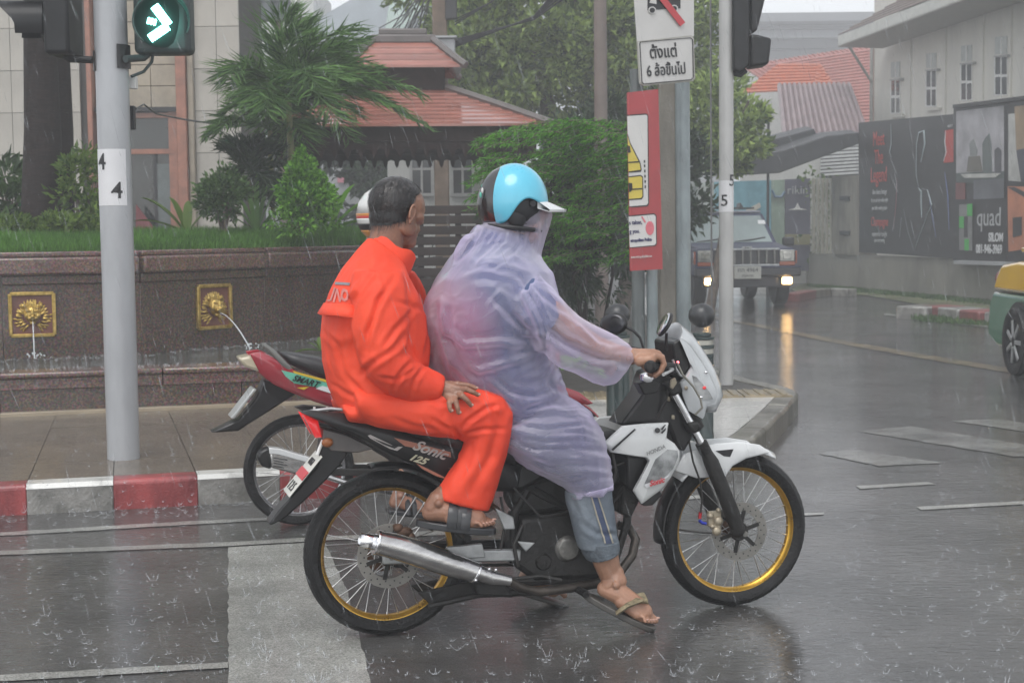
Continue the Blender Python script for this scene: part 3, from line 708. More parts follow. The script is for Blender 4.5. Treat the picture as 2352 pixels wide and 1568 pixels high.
loc(MB().box((0, 0, (ZT + ZN) / 2 - HP), (2 * wn1, 2 * wn1, ZN - ZT + .3)).build('roof_neck', M_dwood, bevel=.01))
loc(MB().box((0, 0, ZR - HP + .03), (.74, .74, .10)).build('roof_cap', M_ridge, bevel=.02)); loc(MB().box((0, 0, ZR - HP + .12), (.56, .56, .08)).build('roof_cap', M_ridge, bevel=.02))
lz = ZE - HP
for side in range(4):
    Rm = Matrix.Rotation(side * math.pi / 2, 3, 'Z'); w = W - .12
    loc(MB().box(Rm @ V((0, -w, lz - .10)), (2 * w, .05, .17) if side % 2 == 0 else (.05, 2 * w, .17)).build('fascia_board', M_dwood))
    n = 20
    for i in range(n):
        x = -w + (i + .5) * 2 * w / n; q = 2 * w / n / 2
        pts = [V((x - q, 0, 0)), V((x + q, 0, 0)), V((x + q, 0, -.07)), V((x + q * .45, 0, -.085)), V((x + q * .3, 0, -.14)), V((x, 0, -.175)), V((x - q * .3, 0, -.14)), V((x - q * .45, 0, -.085)), V((x - q, 0, -.07))]
        hole = .0
        ob = MB().prism([Rm @ (p + V((0, -w, lz - .187))) for p in pts], Rm @ V((0, .02, 0))).build('lace_scallop', M_dwood, smooth=False); ob.parent = pv
    for sx in (-1, 1):
        if side < 4 and sx == 1: loc(MB().box(Rm @ V((w - .25, -w + .25, lz / 2 - .05)), (.13, .13, lz)).build('post', M_dwood, bevel=.01))
loc(MB().box((0, 0, .06), (2 * W - .8, 2 * W - .8, .12)).build('floor', mat('pavilion floor', (.15, .12, .1), .4)))
M_rail = mat('rail brown', (0.028, 0.017, 0.014), .6, var=.3, scale=6)
# slatted fence in front of the pavilion
sf = thing('slatted_rail', at(1010, 700, 14.6) * V((1, 1, 0)).to_tuple() if False else V((at(1010, 600, 15.0).x, 15.0, HP)), 'dark brown slatted wooden rail seen between the two riders', 'fence')
xa, xb = at(900, 500, 15.0).x, at(1100, 500, 15.0).x
for i, py in enumerate((482, 505, 529, 553, 577, 601, 625, 649)):
    z = at(1000, py, 15.0).z; MB().box(((xa + xb) / 2, 15.0, z), (xb - xa, .03, .082)).build('slat', M_rail, sf, bevel=.004)
for x in (xa, at(965, 500, 15).x, at(1052, 500, 15).x, xb): MB().box((x, 15.04, .8), (.06, .05, 1.55)).build('rail_post', M_rail, sf, bevel=.004)

# ================================================================ pale buildings behind
M_pale = mat('pale wall paint', (0.52, 0.52, 0.50), .6, var=.1, scale=1.0, bmp=.1)
M_dummy = None
M_roofg = mat('pale grey roof', (0.36, .40, .43), .35, var=.12, scale=1)
M_mint = mat('pale mint roof', (0.45, .56, .50), .35, var=.08, scale=1)
M_win = mat('window dark', (0.035, .04, .045), .1, spec=.7)
gb = thing('grey_building', (at(1000, 500, 30).x, 30, 0), 'hazy grey building with white framed windows seen under the pavilion roof', 'building')
xa, xb = at(890, 400, 30).x, at(1120, 400, 30).x
MB().box(((xa + xb) / 2, 31.5, 1.6), (xb - xa, 3, 3.2)).build('wall', M_pale, gb, smooth=False)
def window(par, c, w, h, Y, fr=.06, bars=(1, 1), fm=None, d=.06):
    fm = fm or M_alu; f = MB(); x, z = c
    f.box((x - w / 2, Y, z), (fr, d, h + fr)).box((x + w / 2, Y, z), (fr, d, h + fr)).box((x, Y, z + h / 2), (w - fr, d, fr)).box((x, Y, z - h / 2), (w - fr, d, fr))
    o = f.build('window', fm, par, smooth=False)
    for i in range(bars[0]):
        if bars[0] > 0: MB().box((x - w / 2 + w * (i + 1) / (bars[0] + 1), Y + .005, z), (fr * .7, d * .7, h - fr)).build('mullion', fm, o, smooth=False)
    for i in range(bars[1]): MB().box((x, Y + .01, z - h / 2 + h * (i + 1) / (bars[1] + 1)), (w - fr, d * .5, fr * .7)).build('glazing_bar', fm, o, smooth=False)
    MB().box((x, Y + .03, z), (w - fr, .02, h - fr)).build('pane', M_win, o, smooth=False); return o
for px, py in ((968, 388), (1062, 388)):
    p = at(px, py, 29.9); window(gb, (p.x, p.z), .42, 1.0, 29.95, fm=mat('greyed frame', (.42, .42, .41), .6))  # white frames toned down to an even grey
ub = thing('warehouse_building', (at(850, 0, 60).x, 60, 0), 'hazy building with a pale grey-blue slanting roof high behind the palm', 'building')
def slab3(pts, Y, d, nm, m, par): MB().prism([at(x, y, Y) for x, y in pts], (0, d, 0)).build(nm, m, par, smooth=False)
slab3([(540, 200), (540, -40), (720, -40), (720, 200)], 61, 6, 'wall', M_pale, ub)
slab3([(700, 60), (840, -20), (980, -20), (980, 30), (900, 95), (700, 95)], 60, 3, 'roof', M_roofg, ub)
slab3([(700, 90), (930, 90), (1040, 40), (1040, 260), (700, 260)], 62, 5, 'wall', mat('grey wall far', (.33, .34, .36), .6, var=.05), ub)
slab3([(900, -30), (1010, -30), (920, 72), (885, 66)], 58.5, .5, 'roof', M_mint, ub)
slab3([(1020, -30), (1070, -30), (975, 55), (950, 60)], 58, .5, 'roof', M_roofg, ub)
slab3([(950, 50), (1040, 30), (1060, 200), (960, 190)], 59.5, .6, 'wall', mat('grey wall dark', (.14, .15, .16), .6), ub)
fs_ = thing('far_shop', (at(700, 480, 44).x, 44, 0), 'low hazy grey shop wall glimpsed between palm and pavilion posts', 'building')
slab3([(440, 560), (440, 330), (930, 330), (930, 560)], 44, 3, 'wall', mat('far shop grey', (.26, .27, .27), .7, var=.3, scale=.8), fs_); slab3([(775, 400), (850, 396), (850, 416), (775, 420)], 43.9, .05, 'pink_sign', mat('far pink', (.45, .16, .2), .6), fs_); slab3([(860, 365), (905, 365), (905, 560), (860, 560)], 43.8, .1, 'column', mat('far column', (.10, .11, .11), .7), fs_)
tf = thing('transformer', at(630, 40, 24), 'grey cylindrical transformer on a post high behind the palm', 'transformer')
for px in (608, 645):
    p = at(px, 48, 24); q = at(px, -30, 24); MB().lathe([(.0, 0), (.14, 0), (.15, .04), (.15, .26), (.165, .27), (.165, .31), (.15, .32), (.15, .55), (0, .6)], p, (0, 0, 1), 20).build('tank', mat('transformer grey', (.28, .31, .33), .4), tf)
MB().tube([V((at(640, 0, 24.2).x, 24.3, 0)), at(636, -60, 24.3)], .06, 10).build('post', mat('post tan', (.3, .24, .2), .7), tf)

# utility pole with box and cables
M_conc = mat('aged concrete', (0.20, 0.185, 0.155), .6, var=.3, scale=5, bmp=.4, bscale=40, sc=(1, 1, .3), coat=.2)
M_boxg = mat('grey steel box', (0.34, 0.35, 0.36), .4, var=.08)
up = thing('utility_pole', V((at(1010, 100, 22.5).x, 22.5, 0)), 'brown utility pole with a grey steel cabinet beside the pavilion roof', 'utility pole')
xa = at(1010, 60, 22.5).x; MB().box((xa, 22.5, 3.6), (.21, .2, 7.6)).build('pole', mat('pole brown', (.15, .11, .08), .7, var=.3, scale=4), up, bevel=.01)
a = at(975, 92, 22.2); b = at(1046, 178, 22.2); MB().box(((a.x + b.x) / 2, 22.2, (a.z + b.z) / 2), (b.x - a.x, .3, a.z - b.z)).build('cabinet', M_boxg, up, bevel=.015)
MB().box(((a.x + b.x) / 2, 22.18, a.z + .02), (b.x - a.x + .06, .36, .03)).build('cabinet_lid', M_boxg, up)
a = at(1022, -20, 22.3); b = at(1050, 45, 22.3); MB().box(((a.x + b.x) / 2, 22.3, (a.z + b.z) / 2), (b.x - a.x, .15, a.z - b.z)).build('fuse_box', M_dark, up, bevel=.01)
cb = MB(); rng = np.random.default_rng(2)
for i in range(14):
    a = at(1000 + rng.uniform(-25, 15), -60, 22.4); b = at(rng.uniform(850, 960), rng.uniform(60, 150), 30 + rng.uniform(-3, 3)); m_ = a.lerp(b, .5) - V((0, 0, rng.uniform(.0, .25))); cb.tube([a, m_, b], .011, 5)
for i in range(5):
    a = at(1045, 92 + i * 4, 22.5); b = at(1420, -90 - i * 25, 21); cb.tube([a, a.lerp(b, .5) - V((0, 0, .25 + .05 * i)), b], .014, 5)
for i in range(3): cb.tube([at(1045, 45 + 6 * i, 22.5), at(1120, 10, 22), at(1200, -40, 22)], .011, 5)
cb.build('cable', M_dark, up, kind='stuff')
gp = thing('concrete_pole', V((at(1380, 260, 18).x, 18, 0)), 'slim grey pole rising in front of the large tree', 'pole')
MB().tube([V((at(1380, 260, 18).x, 18, 0)), at(1378, -60, 18)], [.085, .075], 14).build('shaft', mat('grey brown pole', (.17, .14, .125), .7), gp)  # one even grey-brown colour

# ================================================================ right background
ov = thing('elevated_road', (at(1800, 80, 110).x, 110, 0), 'long grey elevated viaduct across the gap under the white sky', 'viaduct')
M_via = mat('viaduct concrete', (0.22, 0.23, 0.24), .7, var=.08, scale=.3)
for y0, y1, nm, m, dy in ((32, 84, 'parapet', M_via, 0), (62, 65, 'rail', M_dark, -.4), (52, 54, 'rail', M_dark, -.4), (84, 108, 'deck_painted_shade', mat('viaduct underside painted shade', (.11, .115, .125), .8), 1), (108, 170, 'girder', mat('viaduct girder', (.18, .19, .20), .8), 2)):  # dark band paints the shade below the deck
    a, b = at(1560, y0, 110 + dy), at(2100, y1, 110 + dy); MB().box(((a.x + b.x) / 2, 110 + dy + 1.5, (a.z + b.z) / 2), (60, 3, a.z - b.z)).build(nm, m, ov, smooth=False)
for px in (1610, 1930): p = at(px, 100, 113); MB().box((p.x, 113, p.z / 2), (2.4, 2, p.z)).build('pier', M_via, ov)
# white house in perspective: wall line from (2006) far to right nearer
HA = (at(2006, 300, 41).x, 41.0); HBp = at(2420, 300, 30.5); HB = (HBp.x, 30.5)
hd_ = V((HB[0] - HA[0], HB[1] - HA[1], 0)).normalized(); hn = V((hd_.y, -hd_.x, 0))
def hp(px, py, out=0.0):
    a = V((HA[0], HA[1], 0)) + hn * out; b = V((HB[0], HB[1], 0)) + hn * out; return VP(px, py, a, b)
M_white = mat('white house paint', (0.62, 0.60, 0.54), .55, var=.12, scale=.8, sc=(1, 1, .3))
wh = thing('white_house', V((HA[0], HA[1], 0)), 'tall cream white wooden house with narrow windows above the billboards', 'house')
wr = [V((HA[0], HA[1], 0)), V((HB[0], HB[1], 0)) + hd_ * 4]
ztop = 8.6
MB().prism([wr[0], wr[1], wr[1] + V((0, 0, ztop)), wr[0] + V((0, 0, ztop))], -hn * 5).build('wall', M_white, wh, smooth=False)
for px in (2092, 2172, 2258, 2322):
    p = hp(px, 200); MB().prism([V((p.x, p.y, 0)) + hn * .0 - hd_ * .045, V((p.x, p.y, 0)) + hd_ * .045, V((p.x, p.y, ztop)) + hd_ * .045, V((p.x, p.y, ztop)) - hd_ * .045], hn * .035).build('wall_batten', M_white, wh, smooth=False)
MB().cyl(V((HA[0], HA[1], 0)) + hn * .06, V((HA[0], HA[1], 6.6)) + hn * .06, .05).build('downpipe', mat('pipe grey', (.3, .3, .28), .5), wh)
for (xl, xr, yt, ym, yb, mid) in ((2045, 2067, 144, 182, 262, 0), (2126, 2150, 124, 160, 246, 0), (2206, 2232, 106, 145, 232, 0), (2284, 2313, 86, 128, 220, 0), (2352, 2384, 62, 108, 210, 0)):
    def rect(x0, y0, x1, y1, out, dep, nm, m, par):
        a, b, c, d = hp(x0, y0, out), hp(x1, y0 - (x1 - x0) * .12, out), hp(x1, y1 - (x1 - x0) * .04, out), hp(x0, y1, out); return MB().prism([a, b, c, d], -hn * dep).build(nm, m, par, smooth=False)
    f = rect(xl, ym, xr, yb, .02, .03, 'window', M_alu, wh); w = (xr - xl)
    for i in (0, 1):
        for j in (0, 1):
            xa = xl + 2 + i * (w / 2); ya = ym + 4 + j * (yb - ym) / 2; rect(xa, ya, xa + w / 2 - 4, ya + (yb - ym) / 2 - 7, .03, .02, 'pane', M_win, f)
    rect(xl - 2, ym + 1, xr + 2, ym + 4, .09, .08, 'sill', mat('sill grey', (.3, .3, .29), .5), f); rect(xl - 3, yb + 4, xr + 4, yb + 8, .10, .09, 'sill', M_white, f)
    t = rect(xl + 1, yt, xr - 1, ym - 3, .02, .03, 'vent_panel', mat('vent pale', (.42, .44, .42), .5), wh); rect((xl + xr) / 2 - .8, yt, (xl + xr) / 2 + .8, ym - 3, .04, .02, 'vent_bar', M_alu, t)
# eave and roof
M_roofb = mat('grey brown shingle roof', (0.15, 0.115, 0.10), .6, var=.3, scale=3, bmp=.4, bscale=15)
ea, eb = VP(1925, 84, (at(1925, 84, 41).x, 41), V((at(1925, 84, 41).x, 41, 0)) + hd_), None
E0 = at(1925, 84, 40.0); E1 = E0 + hd_ * 18; E0 = V(E0)
fas = MB().prism([E0, E1, E1 - V((0, 0, .24)), E0 - V((0, 0, .24))], -hn * .06).build('fascia', mat('fascia paint', (.5, .5, .46), .5), wh, smooth=False)
MB().prism([E0 + V((0, 0, -.25)), E1 + V((0, 0, -.25)), E1 + V((0, 0, -.29)) - hn * 1.2, E0 + V((0, 0, -.29)) - hn * 1.2], V((0, 0, -.02))).build('soffit', mat('soffit grey', (.33, .32, .29), .6), wh, smooth=False)
for i in range(20):
    a = E0 + V((0, 0, .02)) + V((-hn.x, -hn.y, .62)) * (i * .23); b = E1 + V((0, 0, .02)) + V((-hn.x, -hn.y, .62)) * (i * .23); up_ = V((-hn.x, -hn.y, .62)) * .23; a = a + hd_ * (i * .22)
    MB().add([a, b, b + up_, a + up_, a + V((0, 0, .035)), b + V((0, 0, .035)), b + up_, a + up_], [(0, 1, 5, 4), (4, 5, 6, 7), (0, 4, 7, 3)]).build('roof_course', M_roofb, wh, smooth=False)
MB().tube([E0 - V((0, 0, .1)) + hn * 0, E0 - V((0, 0, .12)) - hn * .2, V((HA[0], HA[1], 0)) + V((0, 0, at(2005, 190, 41).z)) + hn * .05], .035, 6).build('eave_bracket', mat('pipe grey', (.3, .3, .28), .5), wh)
# red roofs
def strip_roof(name, label, A, B, C, D, m, n, cat='roof', rib=False, wallm=None, t=.06):
    """quad roof A(top left) B(top right) C(bottom right) D(bottom left), n strips across or down"""
    T = thing(name, V((D.x, D.y, 0)), label, cat); up_ = (B - A).cross(D - A).normalized(); up_ = up_ if up_.z > 0 else -up_
    for i in range(n):
        u0, u1 = i / n, (i + 1) / n
        if rib:
            mid = (u0 + u1) / 2; q = []
            for u, h in ((u0, 0), (u0 * .7 + u1 * .3, t), (u0 * .35 + u1 * .65, t), (u1, 0)): q.append((A.lerp(B, u) + up_ * h, D.lerp(C, u) + up_ * h))
            mb = MB(); mb.add([p for a in q for p in a], [(0, 1, 3, 2), (2, 3, 5, 4), (4, 5, 7, 6)]); mb.build('roof_rib', m, T, smooth=False)
        else:
            a, b, c, d = A.lerp(D, u0), B.lerp(C, u0), B.lerp(C, u1), A.lerp(D, u1)
            MB().add([a, b, c + up_ * t, d + up_ * t, c, d], [(0, 1, 2, 3), (3, 2, 4, 5)]).build('roof_course', m, T, smooth=False)
    MB().add([A - up_ * .02, B - up_ * .02, C - up_ * .02, D - up_ * .02], [(0, 1, 2, 3)]).build('roof_deck', m, T, smooth=False)
    wb = wallm or M_pale
    MB().add([D, C, V((C.x, C.y, 0)), V((D.x, D.y, 0))], [(0, 1, 2, 3)]).build('wall', wb, T, smooth=False); return T
M_redt = mat('red roof tile', (0.33, 0.12, 0.10), .5, var=.2, scale=6, bmp=.3)
M_ort = mat('orange roof tile', (0.45, 0.12, 0.055), .5, var=.2, scale=6, bmp=.3)
M_purp = mat('faded purple roof sheet', (0.25, 0.19, 0.20), .45, var=.2, scale=3, col2=(.30, .235, .24))
strip_roof('red_tiled_roof', 'wide faded red tiled roof behind the orange one', at(2060, 96, 62), at(2100, 96, 62), at(2100, 420, 52), at(1700, 152, 58), M_redt, 34, t=.05)
strip_roof('red_tiled_roof', 'wide faded red tiled roof slope reaching down to the billboards', at(1760, 148, 56), at(2090, 98, 56), at(2060, 380, 48), at(1800, 380, 48), M_redt, 34, t=.05)
strip_roof('orange_tiled_roof', 'small bright orange tiled roof above the corrugated one', at(1790, 146, 46), at(1880, 146, 46), at(1915, 205, 43), at(1700, 215, 43), M_ort, 9, t=.04)
strip_roof('orange_hip_roof', 'orange hip end of the small tiled roof', at(1878, 147, 46), at(1884, 147, 46), at(1925, 210, 43.5), at(1868, 210, 42.5), M_ort, 7, t=.04)
strip_roof('corrugated_roof', 'faded purple grey corrugated roof behind the leafy tree', at(1785, 196, 41), at(1955, 194, 41), at(2008, 335, 36), at(1800, 345, 36), M_purp, 15, rib=True, t=.07)
M_tarp = mat('black shade tarpaulin', (0.022, .024, .027), .45, var=.3, scale=2, bmp=.3)
aw = thing('black_awning', V((at(1800, 380, 32).x, 32, 0)), 'sagging black tarpaulin awning below the corrugated roof', 'awning')
for pts, Y in (([(1655, 372), (1800, 345), (1900, 312), (1975, 305), (1975, 330), (1860, 372), (1790, 398), (1655, 405)], 32), ([(1720, 335), (1870, 296), (1880, 318), (1740, 352)], 33)):
    top = [at(x, y, Y) for x, y in pts]; n = len(top) // 2
    v = top + [at(x, y, Y + 1.6) + V((0, 0, .35)) for x, y in pts]
    MB().prism(top, (0, .9, .12)).build('tarpaulin', M_tarp, aw, bevel=.02)
MB().tube([V((at(1765, 400, 32).x, 32.1, 0)), at(1765, 250, 32.1)], .03, 8).build('post', M_dark, aw)
cf = thing('corrugated_sheet', V((at(1935, 400, 35.5).x, 35.5, 0)), 'white corrugated sheet wall between awning and first billboard', 'sheet wall')
for i in range(9):
    a, b = at(1885 - 0, 338 + i * 8, 35.5), at(1975, 332 + i * 8, 35.5); MB().bar(a, b, .05, .05).build('sheet_rib', mat('sheet white', (.55, .56, .56), .4), cf, smooth=False)
a = at(1930, 368, 35.6); MB().box((a.x, 35.62, a.z), (at(1975, 0, 35.6).x - at(1885, 0, 35.6).x, .03, .82)).build('sheet', mat('sheet grey', (.10, .105, .11), .4), cf, smooth=False)
# poster fence, gate and low wall
WA, WBp = V((at(1858, 640, 34.2).x, 34.2, 0)), V((at(2300, 690, 26.0).x, 26.0, 0)); wd = (WBp - WA).normalized(); wnn = V((wd.y, -wd.x, 0))
def wp(px, py, out=0.0): return VP(px, py, WA + wnn * out, WBp + wnn * out)
def wq(pts, out, dep, nm, m, par, bevel=0): return MB().prism([wp(x, y, out) for x, y in pts], -wnn * dep).build(nm, m, par, smooth=False, bevel=bevel)
M_lw = mat('low wall render', (0.23, 0.22, 0.19), .6, var=.25, scale=1.2, bmp=.2, sc=(1, 1, .4), coat=.2)
lw = thing('low_wall', WA, 'low grey rendered wall carrying the billboards', 'wall')
a, b = wp(1858, 588), wp(2600, 600); a = V((a.x, a.y, 0)); b = V((b.x, b.y, 0)); ht = wp(1990, 586).z
MB().prism([a, b, b + V((0, 0, ht)), a + V((0, 0, ht))], -wnn * .3).build('wall', M_lw, lw, smooth=False)
b2 = wp(2205, 600); b2 = V((b2.x, b2.y, 0)); MB().prism([b2 + wnn * .05, b + wnn * .05, b + wnn * .05 + V((0, 0, ht - .12)), b2 + wnn * .05 + V((0, 0, ht - .12))], -wnn * .04).build('wall_panel', M_lw, lw, smooth=False)
pm = lambda n, c, **k: mat('poster ' + n, c, .35, var=.25, scale=2, **k)
gate = thing('bar_gate', wp(1880, 588), 'white vertical bar gate between dark poster and first billboard', 'gate')
for x in (1864, 1874, 1884, 1894, 1905): wq([(x, 410), (x + 4, 410), (x + 4, 584), (x, 584)], .0, .05, 'gate_bar', mat('gate white', (.5, .48, .40), .5), gate)
wq([(1858, 424), (1912, 422), (1912, 428), (1858, 430)], -.06, .04, 'gate_rail', M_conc, gate); wq([(1858, 560), (1912, 560), (1912, 566), (1858, 566)], -.06, .04, 'gate_rail', M_conc, gate)
gpst = thing('gate_post', wp(1938, 588), 'broad weathered concrete gate post left of the first billboard', 'post')
wq([(1911, 405), (1972, 402), (1972, 586), (1911, 584)], .06, .4, 'post', M_conc, gpst)
for y in (450, 530): wq([(1928, y), (1950, y), (1950, y + 10), (1928, y + 10)], .09, .03, 'hinge', M_dark, gpst)
pt = [at(x, y, 35.2) for x, y in ((1855, 440), (1880, 430), (1900, 470), (1870, 540), (1890, 570))]
vb = thing('fence_creeper', V((pt[0].x, 35.2, 0)), 'green creeper growing behind the bar gate', 'plant'); P = np.array([tuple(p) for p in pt]).repeat(60, 0) + RNG.normal(scale=.22, size=(300, 3)); leaves('foliage', P, RNG.normal(size=(300, 3)), .16, .09, L_hedge, vb)
def poster(name, label, pts, m, Y=35.0, cat='poster'):
    T = thing(name, V((at(pts[0][0], 600, Y).x, Y, 0)), label, cat); MB().prism([at(x, y, Y) for x, y in pts], (0, .08, 0)).build('board', m, T, smooth=False)
    for x in (pts[0][0], pts[1][0]): MB().box((at(x, 0, Y).x, Y + .14, 1.0), (.06, .1, 2.1)).build('stake', M_conc, T)
    return T
p1 = poster('banner', 'pale banner with a faded round picture behind the jeep, leftmost of the row', [(1560, 420), (1640, 418), (1640, 600), (1560, 600)], pm('pale', (.42, .46, .44)))
p2 = poster('banner', 'bright blue banner with a lighter streak behind the jeep', [(1640, 418), (1771, 414), (1771, 600), (1640, 600)], pm('blue', (.14, .36, .46), col2=(.22, .46, .54)))
MB().prism([at(x, y, 34.98) for x, y in ((1700, 490), (1745, 465), (1748, 475), (1712, 500))], (0, .01, 0)).build('light_streak', pm('cream', (.6, .58, .5)), p2, smooth=False)
MB().prism([at(x, y, 34.98) for x, y in ((1560, 428), (1600, 428), (1600, 470), (1560, 470))], (0, .01, 0)).build('dark_patch', pm('greygreen', (.2, .24, .23)), p1, smooth=False)
p3 = poster('banner', 'narrow pale green banner with a blue arc emblem beside the blue banner', [(1772, 414), (1802, 413), (1802, 600), (1772, 600)], pm('green', (.27, .36, .29)))
e = MB().tube([at(1773, 436, 34.95), at(1780, 452, 34.95), at(1795, 452, 34.95), at(1803, 440, 34.95)], .035, 6); e.build('emblem', pm('emblem', (.12, .2, .3)), p3)
p4 = poster('dark_poster', 'dark slate poster with a small white ship shape and a yellow band at its foot', [(1803, 412), (1861, 410), (1861, 622), (1803, 622)], pm('slate', (.085, .085, .12)))
MB().prism([at(x, y, 34.97) for x, y in ((1811, 482), (1826, 478), (1832, 466), (1838, 478), (1854, 482))], (0, .02, 0)).build('ship_shape', M_alu, p4, smooth=False)
MB().prism([at(x, y, 34.97) for x, y in ((1803, 538), (1861, 538), (1861, 562), (1803, 562))], (0, .02, 0)).build('yellow_band', pm('yellow', (.24, .22, .10)), p4, smooth=False)
M_wtxt = mat('white print', (.62, .63, .64), .5, var=0); M_gtxt = mat('grey print', (.40, .41, .42), .5, var=0); M_rtxt = mat('red print', (.46, .045, .035), .5, var=0); M_blk = mat('black print', (.012, .012, .014), .35, var=0); M_greenp = mat('green print', (.06, .38, .08), .5, var=0)
text('lettering', 'rikin', M_gtxt, p4, at(1832, 437, 34.96), (1, 0, 0), (0, 0, 1), .27)
# billboards
M_bb = pm('black', (.022, .021, .023))
def wtext(s, m, par, px, py, h, out=.075, sx=1.0, **k):
    o = wp(px, py, out); sc = o.y / FPX * 1.0; return text('lettering', s, m, par, o, wd, (0, 0, 1), h * sc * 1.38, sx=sx, extrude=.002, **k)
b1 = thing('billboard', wp(2080, 588), 'dark billboard with the red words Meet The Legend and faint glass shapes', 'billboard', 'billboards on the low wall')
wq([(1972, 282), (2194, 262), (2194, 594), (1972, 579)], .05, .10, 'panel', M_bb, b1)
for s, y, h in (('Meet', 320, 34), ('The', 362, 34), ('Legend', 403, 36)): wtext(s, M_rtxt, b1, 2018, y, h, sx=.62 if s != 'Legend' else .60)
for s, y, h, m in (('dine dance lounge', 441, 12, M_gtxt), ('the one and only rooftop nights', 460, 10, M_gtxt), ('your table is waiting upstairs', 478, 10, M_gtxt), ('Champagne', 510, 22, M_rtxt), ('reserve for tonight', 538, 12, M_gtxt), ('open every evening', 552, 10, M_gtxt)): wtext(s, m, b1, 2020, y, h, sx=.50 if h < 11 else .62)
def wl_(par, pts, r, m, nm='light_line'): MB().tube([wp(x, y, .07) for x, y in pts], [r * .65 * math.sin(math.pi * (.12 + .76 * i / (len(pts) - 1))) for i in range(len(pts))], 6, flat=.3).build(nm, m, par)
M_ll = mat('pale print line', (.30, .36, .38), .5, var=.2, scale=2); M_lr = mat('red print line', (.3, .06, .08), .5, var=0); M_lb = mat('blue print line', (.16, .22, .5), .5, var=0)
wl_(b1, [(2046, 285), (2047, 330), (2043, 350), (2048, 362)], .03, M_ll); wl_(b1, [(2110, 430), (2104, 400), (2105, 330), (2110, 305), (2122, 300), (2124, 330), (2115, 372)], .03, M_ll)
wl_(b1, [(2110, 432), (2116, 440), (2116, 470), (2117, 500)], .028, M_ll); wl_(b1, [(2117, 434), (2130, 436), (2140, 470), (2130, 490), (2120, 520), (2108, 550), (2100, 575)], .02, M_ll); wl_(b1, [(2060, 410), (2058, 470), (2052, 525)], .022, M_lr)
wl_(b1, [(2055, 500), (2050, 530)], .035, M_ll); wl_(b1, [(2070, 500), (2066, 545)], .035, M_ll); wl_(b1, [(2134, 450), (2142, 500), (2150, 545)], .022, M_lb); wl_(b1, [(2170, 395), (2177, 450), (2180, 528)], .03, M_lb); wl_(b1, [(2075, 480), (2085, 530), (2098, 572)], .015, M_ll)
MB().prism([wp(x, y, .07) for x, y in ((2170, 300), (2194, 296), (2194, 372), (2167, 374), (2172, 345))], -wnn * .02).build('red_figure', M_rtxt, b1, smooth=False)
wl_(b1, [(2172, 300), (2170, 325), (2173, 350), (2167, 370)], .04, M_wtxt); wtext('NIGHT', M_gtxt, b1, 2182, 290, 6, sx=.9)
b2_ = thing('billboard', wp(2250, 595), 'taller billboard with a still life picture above the word quad and a phone number', 'billboard', 'billboards on the low wall')
wq([(2190, 246), (2312, 232), (2312, 604), (2190, 600)], .22, .14, 'panel', M_bb, b2_); wq([(2188, 241), (2420, 212), (2420, 220), (2188, 249)], .30, .2, 'top_rail', M_dark, b2_); wq([(2190, 598), (2420, 606), (2420, 614), (2190, 606)], .34, .25, 'bottom_rail', M_boxg, b2_)
def wr2(par, pts, m, nm='print_patch', out=.235): return MB().prism([wp(x, y, out) for x, y in pts], -wnn * .01).build(nm, m, par, smooth=False)
wr2(b2_, [(2196, 256), (2305, 243), (2305, 400), (2196, 408)], pm('pale grey', (.36, .35, .37)), 'picture')
wr2(b2_, [(2196, 398), (2305, 393), (2305, 425), (2196, 418)], pm('dark green', (.06, .08, .075)), 'picture', .24)
wr2(b2_, [(2256, 330), (2262, 318), (2272, 306), (2276, 330), (2278, 398), (2257, 398)], pm('shape green', (.10, .12, .115)), 'picture_shape', .245); wr2(b2_, [(2284, 345), (2292, 338), (2299, 346), (2299, 398), (2284, 398)], pm('shape dark', (.06, .06, .07)), 'picture_shape', .245)
wr2(b2_, [(2220, 395), (2224, 360), (2250, 358), (2256, 395)], pm('shape brown', (.13, .12, .1)), 'picture_shape', .246); wr2(b2_, [(2228, 358), (2226, 330), (2236, 318), (2244, 345), (2242, 360)], pm('shape dim', (.2, .21, .21)), 'picture_shape', .246)
wr2(b2_, [(2206, 400), (2298, 398), (2285, 408), (2215, 409)], pm('dish', (.5, .5, .47)), 'picture_shape', .25)
wr2(b2_, [(2195, 420), (2216, 420), (2216, 458), (2195, 458)], pm('dull red', (.16, .05, .05)), 'print_patch', .24); wr2(b2_, [(2236, 414), (2305, 410), (2305, 455), (2236, 458)], pm('slate2', (.11, .115, .13)), 'print_patch', .242)
wr2(b2_, [(2203, 470), (2232, 469), (2232, 576), (2203, 574)], pm('mid grey', (.2, .2, .2)), 'print_patch', .245); wr2(b2_, [(2214, 497), (2222, 497), (2222, 545), (2214, 545)], M_bb, 'print_patch', .252)
for q in ([(2221, 469), (2232, 468), (2232, 496), (2221, 496)], [(2203, 497), (2213, 497), (2213, 524), (2203, 524)], [(2215, 549), (2224, 549), (2224, 575), (2215, 575)]): wr2(b2_, q, M_greenp, 'green_block', .256)
wtext('quad', M_gtxt, b2_, 2271, 500, 44, .25, sx=.95); wtext('SILOM', M_wtxt, b2_, 2287, 546, 20, .25, sx=.85, bold=.006); wtext('081-946-3969', M_wtxt, b2_, 2271, 573, 21, .25, sx=.72, bold=.005)
b3 = thing('billboard', wp(2340, 600), 'orange and black pictures on the billboard above the taxi', 'billboard', 'billboards on the low wall')
wq([(2313, 231), (2430, 216), (2430, 610), (2313, 604)], .22, .14, 'panel', M_bb, b3)
wr2(b3, [(2316, 262), (2430, 250), (2430, 425), (2316, 415)], pm('offwhite', (.42, .42, .40)), 'picture', .24); wr2(b3, [(2330, 245), (2430, 232), (2430, 330), (2334, 345)], pm('tan', (.28, .2, .12)), 'picture_shape', .245)
